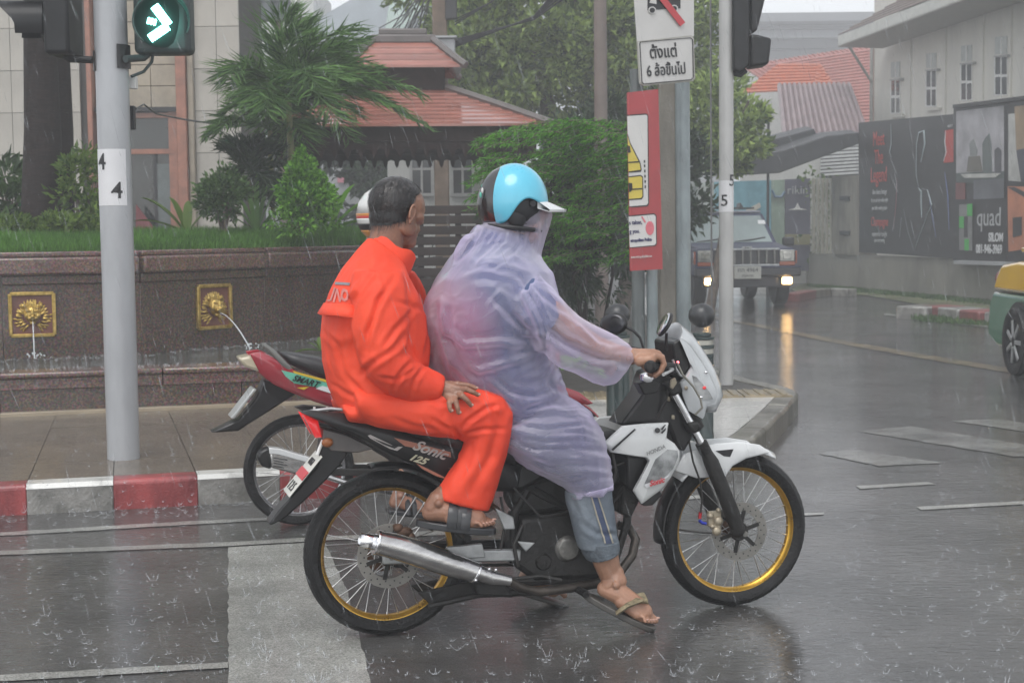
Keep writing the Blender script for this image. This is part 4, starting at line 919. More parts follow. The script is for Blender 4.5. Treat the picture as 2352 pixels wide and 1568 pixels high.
wr2(b3, [(2334, 345), (2430, 325), (2430, 420), (2345, 418)], pm('navy', (.05, .05, .07)), 'picture_shape', .25); wr2(b3, [(2314, 428), (2430, 430), (2430, 560), (2316, 578)], pm('orange', (.45, .17, .09)), 'picture', .24)
wr2(b3, [(2314, 430), (2330, 430), (2430, 480), (2430, 498)], M_bb, 'picture_shape', .25); wr2(b3, [(2326, 500), (2346, 498), (2346, 540), (2326, 545)], M_bb, 'picture_shape', .25)
# grass at the foot of the wall and the broken kerb island
n = 9000; u = RNG.random(n); A_, B_ = wp(1850, 645), wp(2500, 700); x = A_.x + (B_.x - A_.x) * u; y = A_.y + (B_.y - A_.y) * u - np.abs(RNG.gamma(1.2, .4, n)) - .1
P = np.stack([x, y, np.full(n, .0)], 1); leaves('verge_grass', P, np.stack([RNG.normal(scale=.5, size=n), RNG.normal(scale=.5, size=n), np.ones(n)], 1), RNG.uniform(.04, .11, n), .02, L_mid, None)
vg = MB(); gpts = [(1815, 662), (1850, 650), (2000, 660), (2150, 682), (2300, 700), (2500, 715), (2500, 740), (2300, 728), (2120, 700), (1990, 678), (1830, 672)]
vg.poly([G(x, y, .012) for x, y in gpts]).build('verge', mat('verge mud', (.10, .10, .06), .7, var=.4, scale=1.5, col2=(.13, .15, .07)), smooth=False, kind='structure')
isl = thing('traffic_island', G(2180, 745), 'low broken kerb island with flaking red and white paint near the taxi', 'kerb island')
ip = [G(x, y, 0) for x, y in ((2100, 735), (2150, 730), (2200, 735), (2250, 742), (2300, 748), (2360, 752))]
for i, (a, b) in enumerate(zip(ip, ip[1:])):
    d = (b - a).normalized(); MB().bar(a + d * .02 + V((0, .25, .06)), b - d * .02 + V((0, .25, .06)), .5, .25).build('kerb_stone', (M_kgrey, mat('kerb dull red', (.17, .05, .045), .5, var=.3), M_kgrey, mat('kerb dull red', (.17, .05, .045), .5, var=.3), M_kgrey)[i], isl, bevel=.03)
ip2 = [G(x, y, 0) for x, y in ((1820, 692), (1860, 683), (1905, 678), (1960, 680))]
isl2 = thing('kerb_edge', ip2[0], 'short red painted kerb edge right of the jeep', 'kerb')
for i, (a, b) in enumerate(zip(ip2, ip2[1:])): MB().bar(a + V((0, .1, .06)), b + V((0, .1, .06)), .3, .16).build('kerb_stone', (mat('kerb dull red', (.17, .05, .045), .5, var=.3), M_kdirty, M_kgrey)[i], isl2, bevel=.02)
n = 2500; u = RNG.random(n); P = np.stack([ip[0].x + u * (ip[-1].x - ip[0].x), ip[0].y + u * (ip[-1].y - ip[0].y) + RNG.uniform(-.5, .9, n), np.full(n, .0)], 1)
leaves('island_grass', P, np.stack([RNG.normal(scale=.5, size=n), RNG.normal(scale=.5, size=n), np.ones(n)], 1), RNG.uniform(.04, .12, n), .015, L_mid, None)

# ================================================================ poles, signals, signs, bollards
M_galv = mat('grey painted steel pole', (0.36, 0.37, 0.385), .38, var=.08, scale=8, coat=.5, sc=(1, 1, .3))
M_galv2 = mat('pale steel pole', (0.42, 0.42, 0.41), .4, var=.12, scale=6, coat=.4, sc=(1, 1, .4))
M_black = mat('black signal housing', (0.012, 0.0125, 0.014), .5, var=.3, scale=8, coat=.1, spec=.3)
M_stick = mat('white sticker', (.66, .66, .67), .4, var=.05)
def bentpatch(name, m, par, c, r, z0, z1, a0, a1, off=.0015, n=14):
    v = []; f = []
    for i in range(n + 1):
        a = R_(a0 + (a1 - a0) * i / n)
        for z in (z0, z1): v.append((c.x + (r + off) * math.cos(a), c.y + (r + off) * math.sin(a), z))
    for i in range(n): f.append((2 * i, 2 * i + 2, 2 * i + 3, 2 * i + 1))
    return MB().add(v, f).build(name, m, par)
def wraptext(s, m, par, c, r, z, adeg, size, sx=1.0):
    """digit bent round a pole; adeg is the direction of its middle"""
    def w(co): a = R_(adeg) + co.x * sx / r; return V((math.cos(a) * (r + .003) , math.sin(a) * (r + .003), co.y))
    cu = bpy.data.curves.new('n', 'FONT'); cu.body = s; cu.size = size; cu.align_x = 'CENTER'; cu.align_y = 'CENTER'; cu.resolution_u = 6; cu.offset = .0015
    o = bpy.data.objects.new('n', cu); COL.objects.link(o); dg = bpy.context.evaluated_depsgraph_get(); me = bpy.data.meshes.new_from_object(o.evaluated_get(dg), depsgraph=dg); bpy.data.objects.remove(o)
    bm = bmesh.new(); bm.from_mesh(me); bmesh.ops.subdivide_edges(bm, edges=bm.edges, cuts=2); bm.to_mesh(me); bm.free()
    loc_ = V((c.x, c.y, z)) - wm(par).translation
    for v in me.vertices: v.co = w(v.co) + loc_
    me.materials.clear(); me.materials.append(m); ob = bpy.data.objects.new('number', me); COL.objects.link(ob); ob.parent = par
pb = G(284, 1052, HP); pt_ = at(252, -60, pb.y)
r4 = 74 * pb.y / FPX / 2
p4_ = thing('signal_pole', pb, 'thick grey steel pole numbered 4 standing on the pavement at left', 'pole')
MB().cyl(pb - V((0, 0, .01)), V((pb.x, pb.y, 3.4)), r4, r4, 40).build('shaft', M_galv, p4_)
zt_, zb_ = at(260, 342, pb.y - r4).z, at(262, 472, pb.y - r4).z
bentpatch('sticker', M_stick, p4_, V((pb.x, pb.y, 0)), r4, zb_, zt_, 195, 325)
wraptext('4', M_blk, p4_, V((pb.x, pb.y, 0)), r4, at(265, 440, pb.y).z, 289, .125); wraptext('4', M_blk, p4_, V((pb.x, pb.y, 0)), r4, at(233, 375, pb.y).z, 234, .125)
bentpatch('bracket', M_dark, p4_, V((pb.x, pb.y, 0)), r4, at(212, 165, pb.y).z, at(212, 118, pb.y).z, 172, 215, .01); bentpatch('bracket', M_dark, p4_, V((pb.x, pb.y, 0)), r4, at(280, 160, pb.y).z, at(280, 105, pb.y).z, -60, 10, .012)
_c = PY(306, 190, pb.y + .1); MB().box((_c.x, pb.y + .1, _c.z), (.04, .05, .07)).build('junction_box', M_alu, p4_, bevel=.004); _c = PY(300, 270, pb.y + .1); MB().box((_c.x, pb.y + .12, _c.z), (.04, .04, .13)).build('junction_box', M_dark, p4_, bevel=.004)
# side-on black signal
sg = thing('traffic_signal', at(150, 60, pb.y), 'black traffic signal seen side on, left of the pole numbered 4', 'traffic light', 'traffic lights')
a, b = at(92, -60, pb.y), at(181, 130, pb.y); cx_, cz_ = (a.x + b.x) / 2, (a.z + b.z) / 2
MB().box((cx_ + .02, pb.y, cz_), (b.x - a.x - .06, .30, a.z - b.z)).build('housing', M_black, sg, bevel=.02, seg=3)
a2 = at(100, 60, pb.y)
def visor(name, c, r, ln, ax, par, m, a0=-30, a1=210, drop=.35, n=20, up=(0, 0, 1)):
    ax = V(ax).normalized(); u = V(up); s = ax.cross(u).normalized(); v = []; f = []
    for i in range(n + 1):
        t = R_(a0 + (a1 - a0) * i / n); k = ln * (.55 + .45 * max(0, math.sin(t))); e = s * math.cos(t) + u * math.sin(t); v += [V(c) + e * r, V(c) + e * r + ax * k, V(c) + e * (r - .004) + ax * k, V(c) + e * (r - .004)]
    for i in range(n): f += [(4 * i + j, 4 * i + 4 + j, 4 * i + 4 + (j + 1) % 4, 4 * i + (j + 1) % 4) for j in range(4)]
    return MB().add(v, f).build(name, m, par)
for py in (56, -60): c = at(104, py, pb.y); visor('visor', c, .125, .26, (-1, -.15, 0), sg, M_black); MB().lathe([(0, 0), (.11, 0), (.12, -.03)], c, (-1, 0, 0), 20).build('lens', M_glassd, sg)
MB().tube([at(150, 128, pb.y), at(160, 136, pb.y), at(212, 138, pb.y)], .020, 10).build('mounting_arm', M_black, sg)
# green arrow signal, nearly facing the camera
gs2 = thing('traffic_signal', at(360, 60, pb.y), 'traffic signal with a lit green arrow right of the pole numbered 4', 'traffic light', 'traffic lights')
yq = pb.y - .02; a, b = at(300, -70, yq), at(436, 122, yq); M_gh = mat('black housing green glow tint', (.03, .045, .045), .45, var=.2)  # green light of the arrow is put into the housing colour
MB().box(((a.x + b.x) / 2, yq + .09, (a.z + b.z) / 2), (b.x - a.x, .16, a.z - b.z)).build('housing', M_gh, gs2, bevel=.03, seg=3)
c = at(368, 50, yq); ax = V((.30, -1, -.05)).normalized()
MB().lathe([(0, .0), (.135, 0), (.14, .012), (.13, .02), (0, .035)], c + V((0, .005, 0)), ax, 36).build('lens', mat('green lens faint glow', (.012, .03, .028), .3, spec=.3, emit=.012, ecol=(.02, .5, .40)), gs2)  # lens given a faint teal emission around the lit arrow
M_gv = mat('visor green glow tint', (.05, .12, .11), .35, var=.1); visor('visor', c, .150, .20, ax, gs2, M_gv, -50, 205)  # arrow's green light painted into the visor colour
led = mat('green led', (.1, .9, .75), .3, var=0, emit=6.5, ecol=(.28, 1.0, .86)); le = MB(); lu = V((1, .3, 0)).normalized(); lv = V((0, 0, 1))
def ledrow(x0, y0, x1, y1, wpx, rows, step=5.2):
    a = V((x0, y0)); b = V((x1, y1)); d = (b - a); L = d.length; d.normalize(); nn = V((-d.y, d.x)); k = int(L / step)
    for i in range(k + 1):
        for j in range(rows):
            q = a + d * (L * i / max(k, 1)) + nn * (j - (rows - 1) / 2) * wpx; p = PY(q.x, q.y, yq - .05); le.lathe([(.0075, 0), (.006, .006), (0, .008)], p, ax, 6)
ledrow(356, 16, 386, 56, 5.0, 4, 5.2); ledrow(384, 62, 346, 88, 5.0, 4, 5.2); ledrow(341, 48, 356, 52, 5.0, 3, 5.2)
le.build('lit_arrow', led, gs2, kind='stuff')
gl = bpy.data.objects['traffic_signal.001'] if 'traffic_signal.001' in bpy.data.objects else gs2
MB().tube([at(345, 120, yq + .08), at(330, 133, yq + .06), at(288, 136, pb.y - r4)], .020, 10).build('mounting_arm', M_gh, gs2)
MB().tube([at(352, 118, yq + .1), at(349, 142, yq + .08), at(330, 165, yq + .08), at(302, 176, pb.y)], .009, 8).build('conduit', M_gh, gs2)
# right pole 5
p5 = G(1668, 880, HP); r5 = 33 * p5.y / FPX / 2
p5_ = thing('signal_pole', p5, 'slimmer pale steel pole numbered 5 at the pavement corner', 'pole')
MB().cyl(p5 - V((0, 0, .01)), V((p5.x, p5.y, 3.8)), r5, r5, 32).build('shaft', M_galv2, p5_)
zt_, zb_ = at(1665, 415, p5.y).z, at(1665, 487, p5.y).z; bentpatch('sticker', M_stick, p5_, V((p5.x, p5.y, 0)), r5, zb_, zt_, 175, 365)
wraptext('5', M_blk, p5_, V((p5.x, p5.y, 0)), r5, at(1661, 462, p5.y).z, 247, .125); wraptext('5', M_blk, p5_, V((p5.x, p5.y, 0)), r5, at(1678, 416, p5.y).z, 312, .125)
s3 = thing('traffic_signal', at(1720, 60, p5.y), 'big black traffic signal seen from the side, right of the pole numbered 5', 'traffic light', 'traffic lights'); Ys = p5.y - .1
MB().prism([at(x, y, Ys) for x, y in ((1684, -60), (1722, -60), (1722, 150), (1700, 166), (1684, 160))], (0, .3, 0)).build('housing', M_black, s3, bevel=.015)
for q in (((1724, -60), (1762, -20), (1740, 70), (1724, 78)), ((1724, 78), (1742, 80), (1773, 88), (1766, 148), (1724, 154))): MB().prism([at(x, y, Ys + .02) for x, y in q], (0, .26, 0)).build('visor', M_black, s3, bevel=.02)
MB().tube([at(1683, 165, Ys + .1), at(1700, 170, Ys + .1), at(1712, 160, Ys + .1)], .03, 8).build('mounting_arm', M_black, s3)
# guy wire
gw = thing('guy_wire', G(1636, 705), 'thin steel wire hanging just left of the pole numbered 5', 'cable'); MB().tube([at(1632, -80, 12.2), at(1633, 300, 12.2), at(1635, 735, 12.2)], .008, 6).build('wire', mat('wire grey', (.18, .18, .18), .5), gw)
# sign posts and signs
Yg = 11.3
def post(name, label, x0, x1, ytop, Y, m, group=None, sq=False):
    c = at((x0 + x1) / 2, 700, Y); r = (x1 - x0) * Y / FPX / 2; T = thing(name, (c.x, Y, HP), label, 'post', group); t = at((x0 + x1) / 2 - 4, ytop, Y)
    if sq: MB().box((c.x, Y, t.z / 2 + HP / 2), (2 * r, 2 * r * .8, t.z - HP)).build('shaft', m, T, bevel=.012)
    else: MB().cyl((c.x, Y, HP), (c.x - .01, Y, t.z), r, r, 24).build('shaft', m, T)
    return T
M_dg = mat('dark green grey post', (.10, .115, .115), .4, var=.2, scale=6, coat=.4, sc=(1, 1, .4)); M_bg = mat('blue grey post', (.22, .26, .27), .4, var=.25, scale=6, coat=.4, sc=(1, 1, .4))
post('sign_post', 'dark left post under the red sign', 1452, 1482, 160, Yg, M_dg); post('sign_post', 'green-grey right post under the red sign', 1486, 1512, 240, Yg, M_bg)
post('concrete_pole', 'square weathered concrete pole right of the red sign', 1514, 1553, -80, Yg + .35, M_conc, sq=True)
post('steel_post', 'thick blue-grey galvanised post between the concrete pole and the pole numbered 5', 1554, 1588, 150, Yg + .3, M_bg)
M_sw = mat('sign white', (.58, .57, .55), .4, var=.06, scale=3); M_sr = mat('sign red', (.33, .03, .035), .35, var=.1, scale=4, coat=.4); M_sred = mat('stripe red', (.50, .05, .06), .4, var=.05); M_sy = mat('sign yellow', (.55, .44, .07), .4, var=.08); M_tr = mat('sign trim', (.35, .34, .30), .5)
SA, SB = at(1462, 200, 10.95), at(1597, 190, 11.25); SA = (SA.x, SA.y); SB = (SB.x, SB.y); sdr = V((SB[0] - SA[0], SB[1] - SA[1], 0)).normalized(); sn = V((sdr.y, -sdr.x, 0))
def sq_(pts, out, m, nm, par, dep=.004): o = V((*SA, 0)) + sn * out; return MB().prism([VP(x, y, o, o + sdr) for x, y in pts], -sn * dep).build(nm, m, par, smooth=False)
ts = thing('no_trucks_sign', (SA[0], SA[1], 2.4), 'white sign with a black truck crossed by a red bar', 'road sign')
sq_([(1453, -70), (1594, -80), (1594, 84), (1465, 96)], .0, M_sw, 'plate', ts, .012)
sq_([(1488, -6), (1493, -26), (1505, -28), (1519, -29), (1519, -45), (1563, -48), (1563, 20), (1518, 22), (1488, 24)], .004, M_blk, 'truck_silhouette', ts); sq_([(1492, 7), (1498, -8), (1507, -8), (1508, 10)], .007, M_sw, 'truck_window', ts)
for x, y in ((1498.5, 24), (1549, 20)):
    sq_([(x + 8.5 * math.cos(t), y + 8.5 * math.sin(t)) for t in np.linspace(0, 2 * math.pi, 17)[:-1]], .009, M_sw, 'wheel_ring', ts); sq_([(x + 6 * math.cos(t), y + 6 * math.sin(t)) for t in np.linspace(0, 2 * math.pi, 17)[:-1]], .012, M_blk, 'wheel', ts)
sq_([(1476, -50), (1486, -60), (1574, 52), (1563, 61)], .015, M_sred, 'red_bar', ts)
t2 = thing('thai_text_sign', (SA[0], SA[1], 2.2), 'white plate with two lines of black Thai lettering below the truck sign', 'road sign')
sq_([(1464, 95), (1588, 82), (1594, 88), (1597, 180), (1592, 187), (1478, 198), (1470, 192)], .002, M_tr, 'plate', t2, .012); sq_([(1466, 97), (1588, 85), (1592, 90), (1594, 178), (1590, 184), (1478, 194), (1472, 189)], .005, M_sw, 'plate_face', t2)
fr = [(1471, 97), (1586, 87), (1591, 91), (1593, 178), (1588, 183), (1479, 193), (1475, 189), (1470, 101)]
for a, b in zip(fr, fr[1:] + fr[:1]):
    a, b = V(a), V(b); d = (b - a).normalized(); nn_ = V((-d.y, d.x)) * .8; sq_([tuple(a - nn_), tuple(b - nn_), tuple(b + nn_), tuple(a + nn_)], .010, M_blk, 'border_line', t2)
def stext(s, px, py, h, par, sx=1.0, m=None, out=.009, tilt=-.075, bold=.0, al='CENTER'):
    o = V((*SA, 0)) + sn * out; c = VP(px, py, o, o + sdr); e = VP(px + 40, py + 40 * tilt, o, o + sdr); ux = (e - c).normalized(); return text('lettering', s, m or M_blk, par, c, ux, (0, 0, 1), h * c.y / FPX * 1.35, sx=sx, bold=bold, align=al)
stext('ตั้งแต่', 1524, 121, 27, t2, .95, bold=.002); stext('6 ล้อขึ้นไป', 1531, 162, 25, t2, .86, bold=.002)
# red advisory sign: two faces meeting at its left edge
RA = at(1441, 210, 10.9); RB_ = at(1520, 620, 11.0); RA_, RBq = (RA.x, RA.y), (RB_.x, RB_.y); rdr = V((RBq[0] - RA_[0], RBq[1] - RA_[1], 0)).normalized(); rn = V((rdr.y, -rdr.x, 0))
def rq(pts, out, m, nm, par, dep=.003): o = V((*RA_, 0)) + rn * out; return MB().prism([VP(x, y, o, o + rdr) for x, y in pts], -rn * dep).build(nm, m, par, smooth=False)
rs_ = thing('red_warning_sign', (RA_[0], RA_[1], HP), 'tall narrow red sign with a yellow car drawing and small print on white panels', 'sign')
rq([(1441, 213), (1512, 205), (1522, 618), (1448, 622)], 0, M_sr, 'panel', rs_, .012)
q0 = VP(1441, 213, V((*RA_, 0)), V((*RA_, 0)) + rdr); q1 = VP(1448, 622, V((*RA_, 0)), V((*RA_, 0)) + rdr); bk = V((.04, .28, 0)); MB().prism([q0, q0 + bk, q1 + bk, q1], V((.012, 0, 0))).build('folded_side', M_sr, rs_, smooth=False)
rq([(1441, 264), (1484, 261), (1489, 265), (1491, 468), (1487, 474), (1446, 477)], .003, M_blk, 'panel_outline', rs_); rq([(1441, 267), (1484, 264), (1487, 267), (1488.5, 467), (1485, 471), (1446, 474)], .006, M_sw, 'panel_white', rs_)
rq([(1442, 308), (1449, 330), (1471, 373), (1474, 390), (1472, 395), (1444, 397)], .009, M_blk, 'car_outline', rs_); rq([(1442, 314), (1448, 333), (1469, 375), (1471.5, 390), (1444, 394)], .012, M_sy, 'car_drawing', rs_)
rq([(1443, 372), (1470, 370), (1470, 373), (1443, 375)], .015, M_blk, 'car_line', rs_)
rq([(1444, 405), (1472, 402), (1477, 406), (1478, 452), (1474, 458), (1445, 460)], .009, M_blk, 'car_outline', rs_); rq([(1444, 408), (1471, 405), (1475, 408), (1475.5, 451), (1472, 455), (1445, 457)], .012, M_sy, 'car_drawing', rs_)
rq([(1444, 420), (1452, 421), (1453, 432), (1450, 440), (1445, 442)], .015, M_blk, 'tyre_drawing', rs_); rq([(1442, 334), (1447, 336), (1449, 350), (1443, 352)], .015, M_blk, 'tyre_drawing', rs_)
rq([(1445, 434), (1475, 432), (1475, 435), (1445, 437)], .015, M_blk, 'car_line', rs_)
for i, y in enumerate((368, 378, 390, 402, 414, 426)): rq([(1479 + i * .4, y), (1482 + i * .4, y), (1482 + i * .4, y + 6), (1479 + i * .4, y + 6)], .01, M_blk, 'dash', rs_)
rq([(1444, 495), (1503, 490), (1508, 495), (1509, 560), (1505, 565), (1447, 570)], .003, M_blk, 'panel_outline', rs_); rq([(1444, 498), (1502, 493), (1506, 497), (1507, 559), (1503, 563), (1447, 568)], .006, M_sw, 'panel_white', rs_)
def rtext(s, px, py, h, m=None, sx=.8, al='LEFT', out=.009, bold=0): o = V((*RA_, 0)) + rn * out; c = VP(px, py, o, o + rdr); e = VP(px + 40, py - 2.6, o, o + rdr); text('lettering', s, m or mat('navy print', (.03, .03, .10), .5, var=0), rs_, c, (e - c), (0, 0, 1), h * c.y / FPX * 1.35, sx=sx, align=al, bold=bold)
rtext('s taken,', 1445, 512, 10, bold=.001); rtext('g you.', 1446, 532, 10, bold=.001); rtext('etropolitan Police', 1448, 553, 7.5, sx=.75, bold=.0015); rtext('www.metropolicebkk.com', 1449, 591, 6, M_sw, sx=.62)
M_pink = mat('pink print', (.6, .15, .18), .5, var=.2); rq([(1493 + 9.5 * math.cos(t), 524 + 16 * math.sin(t)) for t in np.linspace(0, 2 * math.pi, 25)[:-1]], .01, M_pink, 'pink_emblem', rs_); rq([(1473, 498), (1476, 497), (1484, 510), (1481, 512)], .01, M_pink, 'pink_stroke', rs_)
# bollards
M_bol = mat('dark green bollard paint', (.012, .028, .028), .3, var=.3, scale=10, coat=.7); M_bolw = mat('bollard white ring', (.42, .41, .36), .45, var=.2, scale=12); M_ball = mat('bollard ball', (.018, .019, .021), .38, var=.4, scale=9, coat=.25)
def bollard(px, py, label):
    b = G(px, py, HP); T = thing('ball_top_bollard', b, label, 'bollard', 'bollards at the pavement corner'); s = b.y / FPX; R0 = 27 * s; Htop = at(px, 697, b.y).z; h = Htop - HP
    R1 = R0; zs = Htop - .145
    body = MB().lathe([(R0 * 1.05, 0), (R0 * 1.05, .03), (R0, .05), (R0, zs - HP - .17), (0, zs - HP - .17)], b, (0, 0, 1), 32); body.build('shaft', M_bol, T)
    z = zs - HP - .17
    for i, (hh, rr, m) in enumerate(((.022, 1.04, M_bol), (.032, .98, M_bolw), (.02, 1.04, M_bol), (.032, .98, M_bolw), (.018, 1.06, M_bol), (.02, .8, M_bol))):
        MB().lathe([(0, 0), (R0 * rr, .001), (R0 * rr, hh - .001), (0, hh)], V((b.x, b.y, HP + z)), (0, 0, 1), 32).build('ring', m, T, bevel=.002); z += hh
    MB().ell((b.x, b.y, Htop - .07), (.078, .078, .072), nu=28, nv=18).build('ball', M_ball, T); return T
bollard(1612, 1010, 'dark ball-top bollard with pale rings under the pole numbered 5'); bollard(1420, 990, 'dark ball-top bollard behind the round mirror of the front motorcycle')
# lion fountains
def lion(name, label, O, n, up, S, jet):
    """O centre on wall, n outward normal"""
    T = thing(name, O, label, 'fountain', 'lion head spouts'); n = V(n).normalized(); r = V((0, 0, 1)).cross(n).normalized(); u = V((0, 0, 1)); F = Matrix(((r.x, u.x, n.x, O.x), (r.y, u.y, n.y, O.y), (r.z, u.z, n.z, O.z), (0, 0, 0, 1)))
    h = S / 2; fw = S * .09
    for a, b in (((-h, h), (h, h)), ((-h, -h), (h, -h)), ((-h, h), (-h, -h)), ((h, h), (h, -h))):
        MB().bar((a[0], a[1], .018), (b[0] + 0.0001, b[1], .018), fw, .035, up=(0, 0, 1)).build('frame_bar', M_gold, T, frame=F, bevel=.006)
    MB().box((0, 0, .004), (S - fw, S - fw, .012)).build('backplate', mat('terracotta panel', (.17, .065, .045), .4, var=.15), T, frame=F)
    k = S / .34; m = MB()
    m.ell((0, .0, .03 * k), (.060 * k, .072 * k, .045 * k)).ell((0, -.026 * k, .068 * k), (.040 * k, .030 * k, .036 * k)).ell((0, .014 * k, .080 * k), (.015 * k, .040 * k, .016 * k)).ell((0, -.012 * k, .098 * k), (.019 * k, .013 * k, .014 * k)).ell((0, -.066 * k, .050 * k), (.026 * k, .016 * k, .022 * k))
    for s in (-1, 1):
        m.ell((s * .032 * k, .034 * k, .068 * k), (.022 * k, .009 * k, .014 * k), Matrix.Rotation(s * .35, 3, 'Z')).ell((s * .068 * k, .070 * k, .030 * k), (.020 * k, .022 * k, .016 * k)).ell((s * .024 * k, -.026 * k, .088 * k), (.019 * k, .017 * k, .018 * k)).ell((s * .045 * k, -.008 * k, .052 * k), (.02 * k, .024 * k, .02 * k))
    for rr, z, num, ln in ((.082, .020, 22, .030), (.105, .008, 26, .030)):
        for i in range(num):
            a = R_(-62 + 304 * i / (num - 1)) + RNG.uniform(-.05, .05); c_, s_ = math.cos(a), math.sin(a); e = rr * k * (1 + (.28 if s_ < 0 else 0)) ; b_ = a + .35 * (1 if c_ > 0 else -1)
            m.ell((e * c_, e * s_ - .004 * k, z * k), (.010 * k, ln * k, .013 * k), Matrix.Rotation(b_ - math.pi / 2, 3, 'Z'), 8, 6)
    vs, fs, nn = fuse(m, .0034 * k, 1); np_mesh('lion_head', vs, fs, M_gold, T, frame=F)
    e = MB().ell((.018 * k, .014 * k, .077 * k), .005 * k).ell((-.018 * k, .014 * k, .077 * k), .005 * k); 
    p0 = F @ V((0, -.048 * k, .075 * k)); pts = [p0]
    for i in range(1, 9): t = i / 8; pts.append(V((p0.x + n.x * .10 * t + jet[0] * t, p0.y + n.y * .10 * t + jet[1] * t, p0.z + (.42 - p0.z) * t ** 1.7)))
    MB().tube(pts, [.0035 + .002 * i / 8 + RNG.uniform(-.0008, .0008) for i in range(9)], 8).build('water_jet', M_water, T)
    sp = MB(); e0 = pts[-1]
    for i in range(22): a = RNG.uniform(0, 6.28); q = e0 + V((math.cos(a) * RNG.uniform(.01, .09), math.sin(a) * RNG.uniform(.01, .06), RNG.uniform(0, .05))); sp.ell(q, RNG.uniform(.003, .009), None, 6, 4)
    sp.build('splash', M_water, T, kind='stuff'); return T
a = V((*BWL[0], 0)); b = V((*BWL[1], 0)); c = V((*BWL[2], 0))
n1 = V(((b - a).y, -(b - a).x, 0)).normalized(); n2 = V(((c - b).y, -(c - b).x, 0)).normalized()
o1 = VP(74, 722, a, b) + n1 * .001; lion('lion_fountain', 'gold lion head in a square gold frame spouting water, left of the pole numbered 4', o1, n1, None, 96 * o1.y / FPX, (0, 0))
o2 = VP(489, 704, b, c) + n2 * .001; lion('lion_fountain', 'gold lion head in a square gold frame spouting water, between pole and red motorcycle', o2, n2, None, 96 * o2.y / FPX, (.22, -.2))
# ================================================================ motorcycles
M_rub = mat('tyre rubber', (0.007, 0.0068, 0.007), .5, var=.4, scale=14, bmp=.6, bscale=90, coat=.08, spec=.3)
M_grim = mat('gold anodised rim', (0.62, 0.36, 0.055), .28, .85, var=.2, scale=12)
M_srim = mat('steel rim', (0.42, .42, .43), .25, .9, var=.2, scale=12)
M_spoke = mat('spoke steel', (.42, .42, .42), .3, .9, var=.2, scale=15)
M_chrome = mat('chrome', (0.80, 0.80, 0.81), .09, 1.0, var=.06, scale=15)
M_muf = mat('muffler steel', (0.50, 0.49, 0.48), .20, .95, var=.22, scale=9, sc=(1, 1, 3), bmp=.1, bscale=60)
M_disc = mat('brake disc', (0.24, .23, .21), .45, .6, var=.2, scale=12)
M_rust = mat('rusty hub', (0.10, .055, .035), .6, .4, var=.4, scale=20)
M_eng = mat('engine black', (0.012, 0.011, 0.010), .55, .1, var=.5, scale=14, bmp=.4, bscale=50)
M_cast = mat('cast aluminium', (0.20, 0.195, 0.18), .4, .7, var=.3, scale=12, bmp=.3, bscale=60)
M_alb = mat('brushed aluminium', (0.42, .43, .43), .35, .6, var=.25, scale=10)
M_pl = mat('black plastic', (0.009, 0.0085, 0.009), .38, var=.4, scale=10, coat=.2, spec=.35)
M_seat = mat('seat vinyl', (0.014, .012, .014), .38, var=.3, scale=14, bmp=.3, bscale=120, coat=.3)
M_wpl = mat('white painted plastic', (0.60, 0.61, 0.61), .25, var=.10, scale=8, coat=.7, col2=(.66, .67, .67), lo=.25, hi=.4)
M_cowl = mat('silver white cowl', (0.50, 0.52, 0.53), .22, var=.10, scale=6, coat=.7)
M_lens = mat('clear smoked lens', (0.16, .17, .17), .08, var=.5, scale=14, coat=1, col2=(.4, .41, .41))
M_redl = mat('tail lamp red', (0.55, .015, .02), .15, var=.3, scale=20, coat=1, emit=.25, ecol=(1, .03, .03))
M_bronze = mat('caliper bronze', (0.36, .31, .23), .4, .4, var=.15, scale=12)
M_rpl = mat('red painted plastic', (0.30, 0.018, 0.03), .22, var=.15, scale=8, coat=.8)
M_cable = mat('cable rubber', (.03, .028, .026), .4)
M_hose = mat('grey hose', (.22, .21, .18), .35, var=0)
